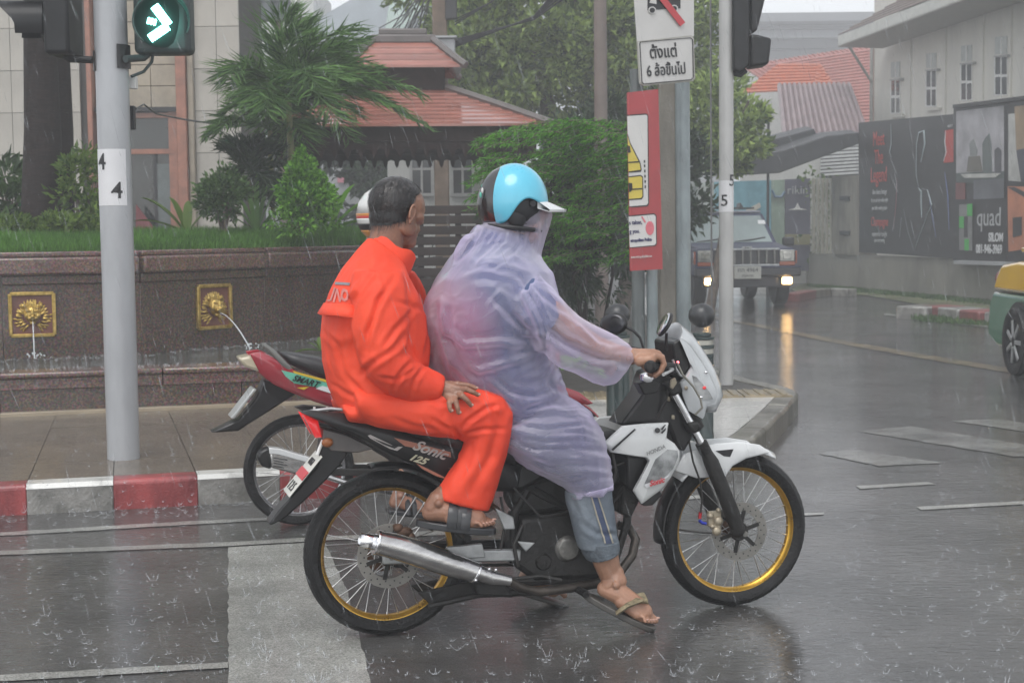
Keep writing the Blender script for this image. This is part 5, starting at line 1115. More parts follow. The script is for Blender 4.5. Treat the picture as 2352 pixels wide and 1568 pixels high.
def wheel(par, c, R, rim_r, wd, rim_m, name='wheel', spokes=36, disc=None, frame=None, hub_r=.032):
    """axis along local y"""
    w = MB(); ax = (0, 1, 0); k = wd / .085
    tp = [(rim_r - .004, -.030 * k), (rim_r + .010, -.042 * k), (rim_r + .028, -.0425 * k), (R - .010, -.030 * k), (R - .002, -.013 * k), (R, 0)]
    tp = tp + [(r, -h) for r, h in reversed(tp[:-1])]
    T = MB().lathe(tp, c, ax, 72, closed=True).build('tyre_body', M_rub, None)
    hubo = MB().lathe([(0, -.05), (hub_r * .6, -.05), (hub_r, -.045), (hub_r, -.032), (hub_r * .7, -.03), (hub_r * .7, .03), (hub_r, .032), (hub_r, .045), (hub_r * .6, .05), (0, .05)], c, ax, 24).build(name, M_rust, par, frame=frame)
    bpy.data.objects.remove(T)
    MB().lathe(tp, c, ax, 80, closed=True).build('tyre', M_rub, hubo, frame=frame)
    tread = MB()
    for i in range(60):
        a = 2 * math.pi * i / 60
        for s in (-1, 1):
            d = V((math.cos(a), 0, math.sin(a))); t = V((-math.sin(a), 0, math.cos(a))); p = V(c) + d * (R - .0025) + V((0, s * .011 * k, 0)); q = V(c) + d * (R - .012) + V((0, s * .026 * k, 0)) + t * .012
            tread.bar(p, q, .006, .004, up=d)
    tread.build('tread_block', M_rub, hubo, frame=frame, kind='stuff', smooth=False)
    rp = [(rim_r + .004, -.031 * k), (rim_r + .004, -.027 * k), (rim_r - .006, -.0255 * k), (rim_r - .012, -.014 * k), (rim_r - .017, -.010 * k), (rim_r - .018, 0)]
    rp = rp + [(r, -h) for r, h in reversed(rp[:-1])] + [(rim_r - .004, .024 * k), (rim_r - .010, 0), (rim_r - .004, -.024 * k)]
    MB().lathe(rp, c, ax, 80, closed=True).build('rim', rim_m, hubo, frame=frame)
    fr = frame or Matrix.Identity(4); X0 = wm(hubo).inverted() @ fr
    a0 = V((0, 0, 0)); sm = MB().cyl((0, 0, 0), (1, 0, 0), .0017 if R > .25 else .0015, n=6).cyl((.955, 0, 0), (1, 0, 0), .0032, n=6).mesh('spoke'); sm.materials.append(M_spoke)
    for i in range(spokes):
        a = 2 * math.pi * i / spokes; s = 1 if i % 2 else -1; cross = (1 if (i // 2) % 2 else -1) * 1.0
        p = V(c) + V((math.cos(a + cross) * hub_r, s * .038, math.sin(a + cross) * hub_r)); q = V(c) + V((math.cos(a) * (rim_r - .016), s * .003, math.sin(a) * (rim_r - .016)))
        d = q - p; L = d.length; u = d.normalized(); o = bpy.data.objects.new('spoke', sm); COL.objects.link(o); o.parent = hubo
        y = V((0, 1, 0)); y = (y - u * y.dot(u)).normalized(); z = u.cross(y); Mx = Matrix(((u.x * L, y.x, z.x, p.x), (u.y * L, y.y, z.y, p.y), (u.z * L, y.z, z.z, p.z), (0, 0, 0, 1)))
        o.matrix_basis = X0 @ Mx
    return hubo
def kp(pts, yl, KK=None): return [(KK or K)(x, y, yl) for x, y in pts]
def side(par, nm, pts, yl, th, m, KK=None, frame=None, bevel=.004, both=False, smooth=True, label=None, mesh=None):
    o = MB().prism(kp(pts, yl, KK), (0, th, 0)).build(nm, m, par, frame=frame, bevel=bevel, smooth=smooth, label=label)
    if both: MB().prism([V((p.x, -p.y, p.z)) for p in kp(pts, yl, KK)], (0, -th, 0)).build(nm, m, par, frame=frame, bevel=bevel, smooth=smooth)
    return o
def puffy(par, nm, pts, yl, th, m, KK=None, frame=None, inset=.22, both=False, ysign=-1):
    """panel whose outer face is domed: outline ring, inset ring pushed outward"""
    P = kp(pts, yl, KK); c = sum(P, V((0, 0, 0))) / len(P)
    def mk(sy):
        f = lambda p: V((p.x, p.y * sy, p.z)); n = len(P)
        back = [f(p + V((0, th * .8, 0))) for p in P]; out = [f(p) for p in P]; ins = [f(p.lerp(c, inset) + V((0, ysign * th * .55, 0))) for p in P]; ins2 = [f(p.lerp(c, .6) + V((0, ysign * th * .8, 0))) for p in P]
        mb = MB(); mb.add(back + out + ins + ins2, [tuple(range(n)), tuple(range(3 * n, 4 * n))] + [(k * n + i, k * n + (i + 1) % n, (k + 1) * n + (i + 1) % n, (k + 1) * n + i) for k in range(3) for i in range(n)])
        return mb.build(nm, m, par, frame=frame, bevel=.003, angle=60)
    o = mk(1)
    if both: mk(-1)
    return o
def gt(par, nm, pts, yl, r, m, KK=None, frame=None, n=8):
    P = [(KK or K)(p[0], p[1], p[2] if len(p) > 2 else yl) for p in pts]; return MB().tube(P, r, n).build(nm, m, par, frame=frame)
def ctext(s, m, par, p0, p1, yl, h, KK=None, frame=None, out=.004, shear=.25, sx=1.0, bold=0, name='lettering'):
    """lettering along the line p0 to p1 on the camera side"""
    a, b = (KK or K)(*p0, yl - out), (KK or K)(*p1, yl - out); ux = (b - a).normalized(); uy = V((0, -1, 0)).cross(ux) * -1
    if uy.z < 0: uy = -uy
    return text(name, s, m, par, (a + b) / 2, ux, uy, h, frame=frame, shear=shear, sx=sx, bold=bold, extrude=.0008)
B1 = thing('motorcycle', BR, 'black and white motorcycle with gold rims carrying two people in rain gear', 'motorcycle', rz=BTH)
R1 = .288; rc_ = V((0, 0, R1)); fc_ = V((WB, 0, R1))
rw = wheel(B1, rc_, R1, .236, .092, M_grim, frame=BM); fw = wheel(B1, fc_, R1, .236, .078, M_grim, frame=BM)
def discp(par, c, ro, ri, y, m, nh=18, frame=BM):
    MB().lathe([(ro, -.002), (ro, .002), (ri, .002), (ri, -.002)], c + V((0, y, 0)), (0, 1, 0), 48, closed=True).build('brake_disc', m, par, frame=frame)
    h = MB()
    for i in range(nh):
        for k, rr in enumerate((ri + (ro - ri) * .3, ri + (ro - ri) * .7)):
            a = 2 * math.pi * (i + k * .5) / nh; h.cyl(c + V((rr * math.cos(a), y - .0028, rr * math.sin(a))), c + V((rr * math.cos(a), y - .0018, rr * math.sin(a))), .003, n=8)
    h.build('disc_hole', M_blk, par, frame=frame, kind='stuff')
    sp = MB()
    for i in range(6): a = 2 * math.pi * i / 6 + .3; sp.bar(c + V((0, y, 0)), c + V(((ri + .006) * math.cos(a), y, (ri + .006) * math.sin(a))), .005, .014, up=(-math.sin(a), 0, math.cos(a)))
    sp.lathe([(0, -.006), (.032, -.006), (.036, .004), (0, .006)], c + V((0, y, 0)), (0, 1, 0), 20); sp.build('disc_carrier', M_eng, par, frame=frame)
discp(rw, rc_, .112, .078, -.060, M_disc); discp(fw, fc_, .108, .074, -.056, M_disc)
MB().lathe([(.075 + .006 * (i % 2), 0) for i in (0,)] + [(.08, .004), (.045, .004), (.045, 0)], rc_ + V((0, .058, 0)), (0, 1, 0), 40, closed=True).build('sprocket', M_rust, B1, frame=BM)
gt(B1, 'chain', [(895, 1238, .06), (1190, 1262, .06), (1190, 1296, .06), (895, 1300, .06)], 0, .006, M_eng, frame=BM)
MB().cyl(rc_ + V((0, -.10, 0)), rc_ + V((0, .10, 0)), .009, n=12).build('axle', M_cast, B1, frame=BM); MB().cyl(fc_ + V((0, -.11, 0)), fc_ + V((0, .11, 0)), .010, n=12).build('axle', M_cast, B1, frame=BM)
# swingarm, shocks, frame
for s in (-1, 1):
    a = rc_ + V((-.03, s * .085, 0)); b = K(1180, 1262, 0); b = V((b.x, s * .085, b.z)); MB().bar(a, b, .024, .042).build('swingarm', M_alb if s < 0 else M_eng, B1, frame=BM, bevel=.006)
side(B1, 'swingarm_plate', [(1026, 1256), (1108, 1248), (1116, 1280), (1060, 1284), (1030, 1274)], -.105, .02, M_alb, frame=BM)
side(B1, 'peg_bracket', [(1137, 1166), (1180, 1187), (1184, 1215), (1158, 1216)], -.125, .012, M_alb, frame=BM); side(B1, 'step_bracket', [(1189, 1243), (1230, 1246), (1208, 1268)], -.12, .012, M_alb, frame=BM)
sh = MB(); p = K(985, 1215, -.07); q = K(1075, 1040, -.07); sh.tube([p, q], .014, 10)
for i in range(11): t = i / 10; c = p.lerp(q, .12 + .7 * t); sh.lathe([(.022, -.004), (.026, 0), (.022, .004)], c, q - p, 14)
sh.build('shock_absorber', M_eng, B1, frame=BM)
for pts in ([(1545, 870, 0), (1480, 1000, .0), (1400, 1120, 0), (1330, 1180, 0), (1180, 1190, 0)], [(1330, 1180, -.05), (1180, 1100, -.06), (1000, 1010, -.07), (790, 962, -.05)], [(1180, 1290, -.06), (1180, 1180, -.06), (1240, 1080, -.05)], [(1450, 1050, 0), (1440, 1200, -.04), (1400, 1330, -.06), (1180, 1335, -.07)]):
    gt(B1, 'frame_tube', pts, 0, .016, M_eng, frame=BM)
eng = side(B1, 'engine', [(1195, 1190), (1330, 1170), (1420, 1195), (1430, 1290), (1385, 1330), (1230, 1335), (1180, 1300)], -.095, .19, M_eng, frame=BM, bevel=.02)
p = K(1304, 1259, -.095); MB().lathe([(0, -.018), (.036, -.016), (.047, -.004), (.049, .02), (0, .02)], p, (0, 1, 0), 32).build('clutch_cover', M_cast, B1, frame=BM, bevel=.002)
p = K(1248, 1290, -.095); MB().lathe([(0, -.01), (.024, -.009), (.03, .0), (0, .012)], p, (0, 1, 0), 24).build('engine_cap', M_eng, B1, frame=BM)
for i in range(7):
    a = K(1340 + i * 14, 1200 - i * 15, 0); MB().box(a, (.010, .13, .125), Matrix.Rotation(R_(42), 3, 'Y')).build('cooling_fin', M_eng, B1, frame=BM)
side(B1, 'radiator', [(1440, 1050), (1470, 1045), (1480, 1130), (1450, 1190), (1425, 1180), (1432, 1120)], -.07, .14, M_eng, frame=BM, bevel=.008)
side(B1, 'side_cover', [(1020, 1050), (1210, 1040), (1420, 985), (1440, 1040), (1300, 1075), (1200, 1130), (1120, 1130), (1050, 1105)], -.088, .176, M_pl, frame=BM, bevel=.02)
side(B1, 'air_box', [(1180, 1110), (1300, 1085), (1340, 1120), (1300, 1175), (1190, 1185), (1170, 1150)], -.06, .12, M_eng, frame=BM, bevel=.02)
MB().cyl(K(1330, 1130, -.03), K(1375, 1165, -.03), .022, n=16).cyl(K(1350, 1140, -.06), K(1350, 1140, -.01), .018, n=14).build('carburettor', M_cast, B1, frame=BM, bevel=.003)
for pts, r_ in (([(1180, 1120, -.10), (1240, 1185, -.105), (1290, 1180, -.10), (1320, 1165, -.09)], .004), ([(1375, 1040, -.10), (1360, 1110, -.10), (1330, 1180, -.10), (1322, 1240, -.10)], .005), ([(1400, 1010, -.08), (1415, 1080, -.09), (1395, 1150, -.08), (1370, 1190, -.07)], .006), ([(1150, 1140, -.10), (1160, 1200, -.105), (1150, 1260, -.10)], .005), ([(1240, 1090, -.095), (1310, 1105, -.10), (1380, 1080, -.09), (1440, 1060, -.07)], .005), ([(1200, 1205, -.10), (1180, 1250, -.105), (1190, 1300, -.10)], .007)): gt(B1, 'cable', pts, 0, r_, M_cable, frame=BM)
gt(B1, 'brake_pedal', [(1170, 1330, -.14), (1240, 1322, -.15), (1290, 1332, -.16)], 0, .007, M_eng, frame=BM)
for s, l in ((-1, 'a'), (1, 'b')):
    p = K(1300, 1335, 0); MB().cyl((p.x, s * .08, p.z), (p.x + .01, s * .20, p.z), .013, n=12).build('footpeg', M_rub, B1, frame=BM)
    p = K(1065, 1228, -.16); MB().cyl((p.x, s * .09, p.z), (p.x, s * .22, p.z), .013, n=12).build('footpeg', M_rub, B1, frame=BM)
side(B1, 'centre_stand', [(960, 1362), (1100, 1330), (1185, 1345), (1178, 1372), (1100, 1368), (985, 1385)], -.07, .02, M_eng, frame=BM, both=True)
gt(B1, 'stand_bar', [(985, 1392, -.09), (1100, 1366, -.09), (1240, 1360, -.10), (1370, 1342, -.10)], 0, .010, M_eng, frame=BM)
# exhaust
mu = MB(); ya = -.165
P = [K(x, y, ya) for x, y in ((864, 1244), (900, 1252), (960, 1270), (1030, 1294), (1093, 1314))]; mo = mu.tube(P, [.040, .0435, .0455, .0425, .0355], 32).build('muffler', M_muf, B1, frame=BM)
MB().tube([K(826, 1239, ya), K(866, 1245, ya)], [.0235, .0265], 24, caps=False).build('muffler_tip', M_chrome, mo, frame=BM, solid=.003)
MB().tube([K(862, 1243.5, ya), K(868, 1245, ya)], .044, 32).build('muffler_clamp', M_chrome, mo, frame=BM, bevel=.002); MB().tube([K(1090, 1313, ya), K(1094, 1315, ya)], .0385, 32).build('muffler_clamp', M_chrome, mo, frame=BM, bevel=.001)
MB().tube([K(1093, 1314, ya), K(1130, 1326, ya), K(1172, 1333, ya)], [.030, .026, .018], 24).build('exhaust_cone', M_muf, mo, frame=BM)
for x, y in ((1124, 1306), (1139, 1308), (1093, 1332)): MB().ell(K(x, y, ya - .03), .006).build('bolt', M_chrome, mo, frame=BM)
gt(B1, 'exhaust_pipe', [(1165, 1332, ya), (1195, 1349, -.15), (1235, 1358, -.14), (1310, 1350, -.12), (1370, 1340, -.10), (1425, 1312, -.07), (1452, 1275, -.05), (1460, 1238, -.03), (1446, 1212, 0), (1420, 1205, 0)], 0, .0165, mat('sooty pipe', (.06, .05, .042), .4, .5, var=.4, scale=12), frame=BM, n=14)
side(B1, 'pipe_guard', [(1094, 1338), (1160, 1342), (1178, 1368), (1100, 1366)], -.15, .06, M_eng, frame=BM)
# rear brake caliper
MB().ell(K(930, 1222, -.075), (.028, .016, .02)).ell(K(915, 1212, -.075), (.018, .014, .016)).ell(K(945, 1232, -.08), .014).cyl(K(905, 1205, -.07), K(950, 1240, -.07), .008).build('rear_caliper', M_rust, B1, frame=BM)
# seat and tail
st_ = MB(); rings = []
for x, yt, yb, w in ((752, 948, 956, .05), (800, 943, 962, .085), (900, 948, 990, .115), (1000, 968, 1022, .13), (1100, 1000, 1050, .135), (1200, 1000, 1070, .13), (1290, 985, 1060, .11), (1380, 985, 1040, .09)):
    a, b = K(x, yt, 0), K(x + 4, yb, 0); zc = (a.z + b.z) / 2; hz = (a.z - b.z) / 2; rings.append([V((a.x, w * math.copysign(abs(math.cos(t)) ** .6, math.cos(t)), zc + hz * math.copysign(abs(math.sin(t)) ** .7, math.sin(t)))) for t in np.linspace(0, 2 * math.pi, 21)[:-1]])
st_.loft(rings).build('seat', M_seat, B1, frame=BM)
tail = [(690, 947), (712, 942), (800, 950), (880, 975), (960, 1000), (1060, 1022), (1150, 1035), (1200, 1060), (1190, 1120), (1110, 1128), (1040, 1112), (1000, 1092), (930, 1058), (880, 1034), (830, 1008), (780, 985), (735, 968)]
puffy(B1, 'tail_panel', tail, -.095, .03, M_pl, frame=BM, both=True, inset=.18)
side(B1, 'tail_core', [(700, 948), (900, 985), (1100, 1040), (1100, 1100), (930, 1050), (770, 985)], -.07, .14, M_pl, frame=BM, bevel=.01)
side(B1, 'under_tray', [(742, 985), (800, 1000), (860, 1030), (820, 1040), (760, 1035), (740, 1010)], -.06, .12, mat('grey under tray', (.10, .09, .085), .4, var=.3), frame=BM)
tl = puffy(B1, 'tail_light', [(694, 952), (731, 966), (740, 1004), (724, 1006), (708, 976)], -.06, .02, M_redl, frame=BM, both=True); side(B1, 'tail_light_core', [(698, 955), (725, 966), (733, 1003), (724, 1005), (709, 976)], -.058, .116, M_redl, frame=BM)
for x in (722, 751): gt(B1, 'bungee_hook', [(x, 946, -.05), (x, 934, -.05)], 0, .004, M_alu, frame=BM)
gt(B1, 'grab_rail', [(712, 944, -.07), (760, 938, -.08), (820, 944, -.09)], 0, .006, M_alb, frame=BM)
M_decw = mat('silver decal', (.42, .40, .38), .35, .3, var=.15); M_decp = mat('salmon decal', (.40, .17, .11), .4, var=.15); M_decy = mat('cream decal', (.46, .46, .33), .4, var=.1)
def dec(par, pts, m, yl, KK=None, frame=BM, nm='decal', t=.002): return MB().prism(kp(pts, yl, KK), (0, t, 0)).build(nm, m, par, frame=frame, smooth=False)
yd = -.1230
dec(B1, [(845, 1000), (851, 998), (905, 1024), (925, 1026), (912, 1035), (895, 1030), (850, 1006)], M_decw, yd); dec(B1, [(856, 1006), (898, 1022), (915, 1025), (906, 1030), (880, 1020)], M_pl, yd - .0022)
dec(B1, [(905, 1005), (960, 1018), (1035, 1038), (1036, 1050), (960, 1030), (930, 1024)], M_decp, yd)
ctext('Sonic', M_decw, B1, (930, 1014), (1042, 1052), yd, .050, frame=BM, shear=.5, sx=1.12, bold=.001, out=.004); ctext('125', M_decy, B1, (934, 1046), (982, 1062), yd, .032, frame=BM, shear=.5, sx=1.25, bold=.0012, out=.003)
dec(B1, [(938, 1048), (985, 1064), (1018, 1090), (1030, 1102), (1000, 1092), (970, 1076)], M_decp, -.112); dec(B1, [(1028, 1062), (1060, 1070), (1060, 1078), (1022, 1074)], M_decp, -.118)
# plate and mudguard
mg = side(B1, 'mudguard', [(740, 1010), (800, 1040), (782, 1068), (742, 1110), (700, 1150), (655, 1190), (625, 1206), (617, 1204), (640, 1172), (690, 1118), (730, 1070)], -.045, .09, M_pl, frame=BM, bevel=.01)
pa, pb_ = K(739, 1046, 0), K(664, 1138, 0); ax = (pb_ - pa); L = ax.length; ax.normalize(); nrm = V((ax.z, 0, -ax.x)); nrm = nrm if nrm.x < 0 else -nrm
pm_ = Matrix(((ax.x, 0, nrm.x), (ax.y, 1, nrm.y), (ax.z, 0, nrm.z))); cpl = (pa + pb_) / 2 + nrm * .012
pl_ = MB().box(cpl, (L, .15, .004), pm_).build('number_plate', mat('plate white', (.55, .55, .50), .4, var=.12), B1, frame=BM, bevel=.002)
MB().box(cpl + nrm * .003 + ax * .0, (.035, .151, .003), pm_).build('red_sticker', mat('sticker red', (.5, .03, .04), .4), pl_, frame=BM)
text('lettering', '1 2 5', M_blk, pl_, cpl + nrm * .004 + ax * .055, (0, -1, 0), -ax, .05, frame=BM); text('lettering', 'บขล', M_blk, pl_, cpl + nrm * .004 - ax * .052, (0, -1, 0), -ax, .045, frame=BM)
gt(B1, 'plate_stay', [(742, 1010, -.05), (728, 1044, -.05)], 0, .006, M_alu, frame=BM); MB().ell(K(752, 1016, -.07), (.02, .012, .016)).build('turn_signal', mat('amber dull', (.25, .08, .02), .3), B1, frame=BM)
# rear inner fender
arc = []
def strip(par, nm, c, r, a0, a1, w, m, th=.004, n=18, crown=.012, frame=BM):
    mb = MB(); v = []; f = []; ys = np.linspace(-1, 1, 9)
    for i in range(n + 1):
        a = R_(a0 + (a1 - a0) * i / n)
        for y in ys: rr = r - crown * y * y; v.append(V(c) + V((rr * math.cos(a), y * w / 2, rr * math.sin(a))))
    for i in range(n):
        for j in range(8): f.append((i * 9 + j, i * 9 + j + 1, i * 9 + j + 10, i * 9 + j + 9))
    return mb.add(v, f).build(nm, m, par, frame=frame, solid=th)
strip(B1, 'rear_fender', rc_, R1 + .028, 20, 100, .11, M_pl); strip(B1, 'front_mudflap', fc_, R1 + .018, 132, 186, .105, M_pl)
# front fender
strip(B1, 'front_fender', fc_, R1 + .030, 61, 139, .115, M_wpl, crown=.02)
ff = [(1771, 1038), (1745, 1021), (1700, 1014), (1644, 1018), (1615, 1026), (1571, 1042), (1550, 1081), (1600, 1098), (1630, 1096), (1665, 1096), (1683, 1070), (1716, 1052), (1745, 1045)]
puffy(B1, 'fender_side', ff, -.060, .008, M_wpl, frame=BM, both=True, inset=.12)
side(B1, 'fender_vent', [(1644, 1035), (1685, 1031), (1677, 1049), (1662, 1047)], -.0675, .003, M_blk, frame=BM, bevel=0)
# forks
for s in (-1, 1):
    def KS(x, y): p = K(x, y, -.098); return V((p.x, s * .098, p.z))
    MB().tube([KS(1541, 890), KS(1630, 1055)], .0150, 20).build('fork_tube', M_chrome, B1, frame=BM)
    fl = MB().tube([KS(1620, 1036), KS(1634, 1062), KS(1662, 1130), KS(1682, 1180), KS(1694, 1216)], [.021, .0275, .027, .028, .024], 22).ell(KS(1694, 1216), (.03, .022, .03)).build('fork_leg', M_eng, B1, frame=BM)
    MB().tube([KS(1610, 1016), KS(1622, 1040)], .0225, 20).build('fork_seal', M_rub, B1, frame=BM)
side(B1, 'fork_clamp', [(1530, 880), (1560, 872), (1572, 900), (1545, 912)], -.125, .25, M_eng, frame=BM, bevel=.01); side(B1, 'fork_clamp', [(1580, 972), (1606, 966), (1616, 988), (1592, 998)], -.125, .25, M_eng, frame=BM, bevel=.01)
gt(B1, 'steering_head', [(1548, 880, 0), (1600, 985, 0)], 0, .03, M_eng, frame=BM, n=16)
cal = MB().ell(K(1650, 1196, -.085), (.0175, .014, .0175), nu=18, nv=12).ell(K(1646, 1219, -.085), (.0175, .014, .0175), nu=18, nv=12).ell(K(1650, 1171, -.08), (.009, .01, .009)).box(K(1646, 1207, -.078), (.024, .02, .03)).ell(K(1636, 1208, -.08), (.011, .012, .009)).ell(K(1632, 1184, -.075), (.014, .012, .012)).box(K(1640, 1190, -.068), (.05, .02, .055)).build('brake_caliper', M_bronze, B1, frame=BM, bevel=.002)
gt(cal, 'hose_fitting', [(1609, 1175, -.075), (1607, 1190, -.075)], 0, .0068, mat('anodised red', (.45, .02, .03), .3, .5), frame=BM).name = 'hose_fitting'; gt(cal, 'hose_fitting', [(1606, 1194, -.075), (1612, 1200, -.075), (1622, 1202, -.075)], 0, .006, mat('anodised blue', (.03, .05, .45), .3, .5), frame=BM)
gt(B1, 'brake_hose', [(1555, 832, -.14), (1568, 860, -.15), (1593, 888, -.15), (1609, 916, -.15), (1613, 936, -.15), (1597, 952, -.13)], 0, .0042, M_hose, frame=BM); gt(B1, 'brake_hose', [(1583, 1015, -.12), (1592, 1060, -.10), (1608, 1104, -.09), (1613, 1143, -.085), (1609, 1178, -.078)], 0, .0038, M_cable, frame=BM); gt(B1, 'speedo_cable', [(1560, 1216, 0.02), (1610, 1222, -.03), (1668, 1226, -.06)], 0, .0035, M_cable, frame=BM)
gt(B1, 'throttle_cable', [(1520, 850, -.15), (1540, 870, -.12), (1530, 920, -.1), (1500, 975, -.06), (1470, 1010, -.04)], 0, .004, M_cable, frame=BM); gt(B1, 'throttle_cable', [(1530, 860, .1), (1575, 1000, .05), (1560, 1030, .0), (1500, 1060, -.02)], 0, .004, M_cable, frame=BM)
# white fairing
fg = [(1388, 1018), (1430, 978), (1480, 973), (1536, 970), (1531, 1005), (1550, 1018), (1562, 1036), (1561, 1060), (1540, 1098), (1518, 1125), (1474, 1158), (1455, 1127), (1478, 1086), (1490, 1060), (1481, 1049), (1446, 1045), (1402, 1038)]
M_wdirty = mat('white fairing scuffed', (0.52, 0.52, 0.50), .28, var=.5, scale=7, coat=.6, col2=(.62, .63, .62), lo=.22, hi=.38)
fo = puffy(B1, 'fairing', fg, -.135, .018, M_wdirty, frame=BM, both=True, inset=.12)
yf = -.1520
dec(fo, [(1506, 1054), (1534, 1032), (1556, 1034), (1558, 1048), (1546, 1076), (1524, 1098), (1480, 1112)], M_lens, yf, nm='smoked_inset'); dec(fo, [(1480, 1112), (1524, 1098), (1540, 1086), (1536, 1094), (1516, 1108), (1484, 1120)], M_wtxt, yf - .001)
dec(fo, [(1404, 1032), (1458, 984), (1461, 986), (1408, 1035)], M_blk, yf - .002, nm='panel_gap'); MB().cyl(K(1510, 988, yf), K(1510, 988, yf - .003), .0095, n=20).build('bolt_hole', M_blk, fo, frame=BM)
dec(fo, [(1518, 985), (1527, 975), (1530, 975), (1521, 988)], M_blk, yf - .002, nm='vent_slot'); dec(fo, [(1518, 993), (1530, 982), (1530, 986), (1521, 996)], M_blk, yf - .002, nm='vent_slot')
ctext('HONDA', mat('faded grey print', (.18, .18, .18), .4, var=0), fo, (1492, 1040), (1520, 1028), yf - .002, .020, frame=BM, shear=.2); ctext('Sonic', M_sred, fo, (1486, 1113), (1530, 1100), yf - .004, .026, frame=BM, shear=.4, bold=.001)
side(B1, 'fairing_inner', [(1440, 1045), (1500, 1050), (1520, 1110), (1474, 1150), (1440, 1120)], -.10, .20, M_pl, frame=BM, bevel=.01); side(B1, 'fairing_tip', [(1474, 1157), (1516, 1126), (1522, 1136), (1500, 1160), (1480, 1162)], -.125, .03, M_pl, frame=BM, both=True)
side(B1, 'front_cover', [(1425, 978), (1478, 905), (1492, 858), (1530, 846), (1552, 870), (1560, 920), (1596, 1000), (1572, 1040), (1550, 1018), (1535, 975), (1470, 976)], -.075, .15, M_pl, frame=BM, bevel=.012)
# headlight cowl
cside = [(1560, 779), (1566, 777), (1584, 792), (1608, 826), (1630, 862), (1644, 893), (1648, 911), (1642, 926), (1624, 932), (1618, 956), (1614, 962), (1597, 952), (1582, 943), (1570, 911), (1562, 879), (1575, 864), (1588, 842), (1586, 828), (1577, 810), (1570, 787)]
co = puffy(B1, 'headlight_cowl', cside, -.105, .012, M_cowl, frame=BM, both=True, inset=.15)
edge = [(1560, 779), (1566, 777), (1584, 792), (1608, 826), (1630, 862), (1644, 893), (1648, 911), (1642, 926), (1624, 932)]
v = []; f = []; E_ = kp(edge, -.105)
for i, p in enumerate(E_):
    tg = (E_[min(i + 1, len(E_) - 1)] - E_[max(i - 1, 0)]).normalized(); nr = V((-tg.z, 0, tg.x)); nr = nr if nr.x > 0 else -nr
    for j in range(13):
        y = -1 + j / 6; v.append(V((p.x, y * .105, p.z)) + nr * (.055 * math.cos(y * math.pi / 2) ** .7 * (1 if 0 < i < len(E_) - 1 else .6)))
for i in range(len(E_) - 1):
    for j in range(12): f.append((i * 13 + j, i * 13 + j + 1, i * 13 + j + 14, i * 13 + j + 13))
MB().add(v, f).build('cowl_front', M_cowl, B1, frame=BM, solid=.004, angle=80)
dec(co, [(1590, 862), (1600, 866), (1630, 900), (1638, 916), (1612, 918), (1604, 902), (1594, 880)], M_lens, -.1165, nm='headlight_glass'); MB().ell(K(1618, 890, -.119), (.007, .003, .006)).build('red_reflector', M_redl, co, frame=BM); MB().ell(K(1576, 891, -.118), (.0075, .004, .0075)).build('bolt', M_bronze, co, frame=BM)
MB().ell(K(1611, 912, -.118), (.007, .004, .005)).ell(K(1622, 855, -.118), (.006, .004, .005)).build('bolt', M_chrome, co, frame=BM)
side(B1, 'instrument_panel', [(1545, 787), (1562, 779), (1570, 787), (1577, 810), (1586, 830), (1587, 842), (1575, 862), (1556, 858), (1549, 830)], -.095, .19, M_pl, frame=BM, bevel=.008)
MB().ell(K(1557, 832, -.13), .0045).build('indicator_lamp', mat('red lamp', (1, .1, .1), .3, var=0, emit=5, ecol=(1, .12, .15)), B1, frame=BM)
gt(B1, 'screen_rim', [(1545, 826, -.115), (1552, 846, -.115), (1562, 862, -.115), (1574, 866, -.115)], 0, .005, M_alb, frame=BM)
# handlebar
def KM(x, y, yl, s):
    p = K(x, y, -yl); return V((p.x, s * yl, p.z))
hb = [KM(1535, 862, .03, -1), KM(1548, 852, .09, -1), KM(1536, 846, .18, -1), KM(1518, 842, .24, -1), KM(1492, 842, .37, -1)]
MB().tube([V((p.x, -p.y, p.z)) for p in reversed(hb)] + hb, .011, 12).build('handlebar', M_eng, B1, frame=BM)
for s in (-1, 1):
    a, b = KM(1519, 842, .235, s), KM(1495, 842, .36, s); gr_ = MB(); gr_.tube([a, b], .0165, 20)
    for i in range(9): q = a.lerp(b, i / 8); gr_.lathe([(.0165, -.003), (.0185, 0), (.0165, .003)], q, b - a, 18)
    gr_.lathe([(0, 0), (.021, 0), (.022, .006), (.016, .010), (0, .010)], b, b - a, 24); gr_.build('grip', M_rub, B1, frame=BM)
    lv_ = MB().tube([KM(1530, 848, .20, s), KM(1545, 848, .24, s), KM(1540, 852, .30, s), KM(1524, 860, .36, s)], [.007, .006, .005, .006], 8).build('brake_lever' if s < 0 else 'clutch_lever', M_alb, B1, frame=BM)
    MB().box(KM(1533, 846, .20, s), (.05, .05, .04)).build('switch_box', M_pl, B1, frame=BM, bevel=.008)
MB().lathe([(0, 0), (.022, 0), (.026, .02), (.023, .03), (0, .034)], K(1487, 876, -.23), (-.15, 0, 1), 24).build('brake_reservoir', M_chrome, B1, frame=BM); side(B1, 'reservoir_body', [(1466, 880), (1505, 870), (1518, 880), (1512, 902), (1480, 908)], -.25, .06, M_pl, frame=BM, bevel=.006)
mr = MB().tube([KM(1530, 806, .20, -1), KM(1530, 785, .20, -1), KM(1531, 765, .21, -1)], .0055, 8).build('mirror_stem', M_pl, B1, frame=BM)
mp = KM(1528, 745, .22, -1); Mr = Matrix.Rotation(R_(28), 3, 'Y') @ Matrix.Rotation(R_(-8), 3, 'Z'); MB().ell(mp, (.012, .058, .046), Mr, 24, 14).build('mirror', M_pl, B1, frame=BM); MB().ell(mp + V((-.008, 0, .003)), (.006, .054, .042), Mr, 24, 12).build('mirror_glass', M_chrome, B1, frame=BM)
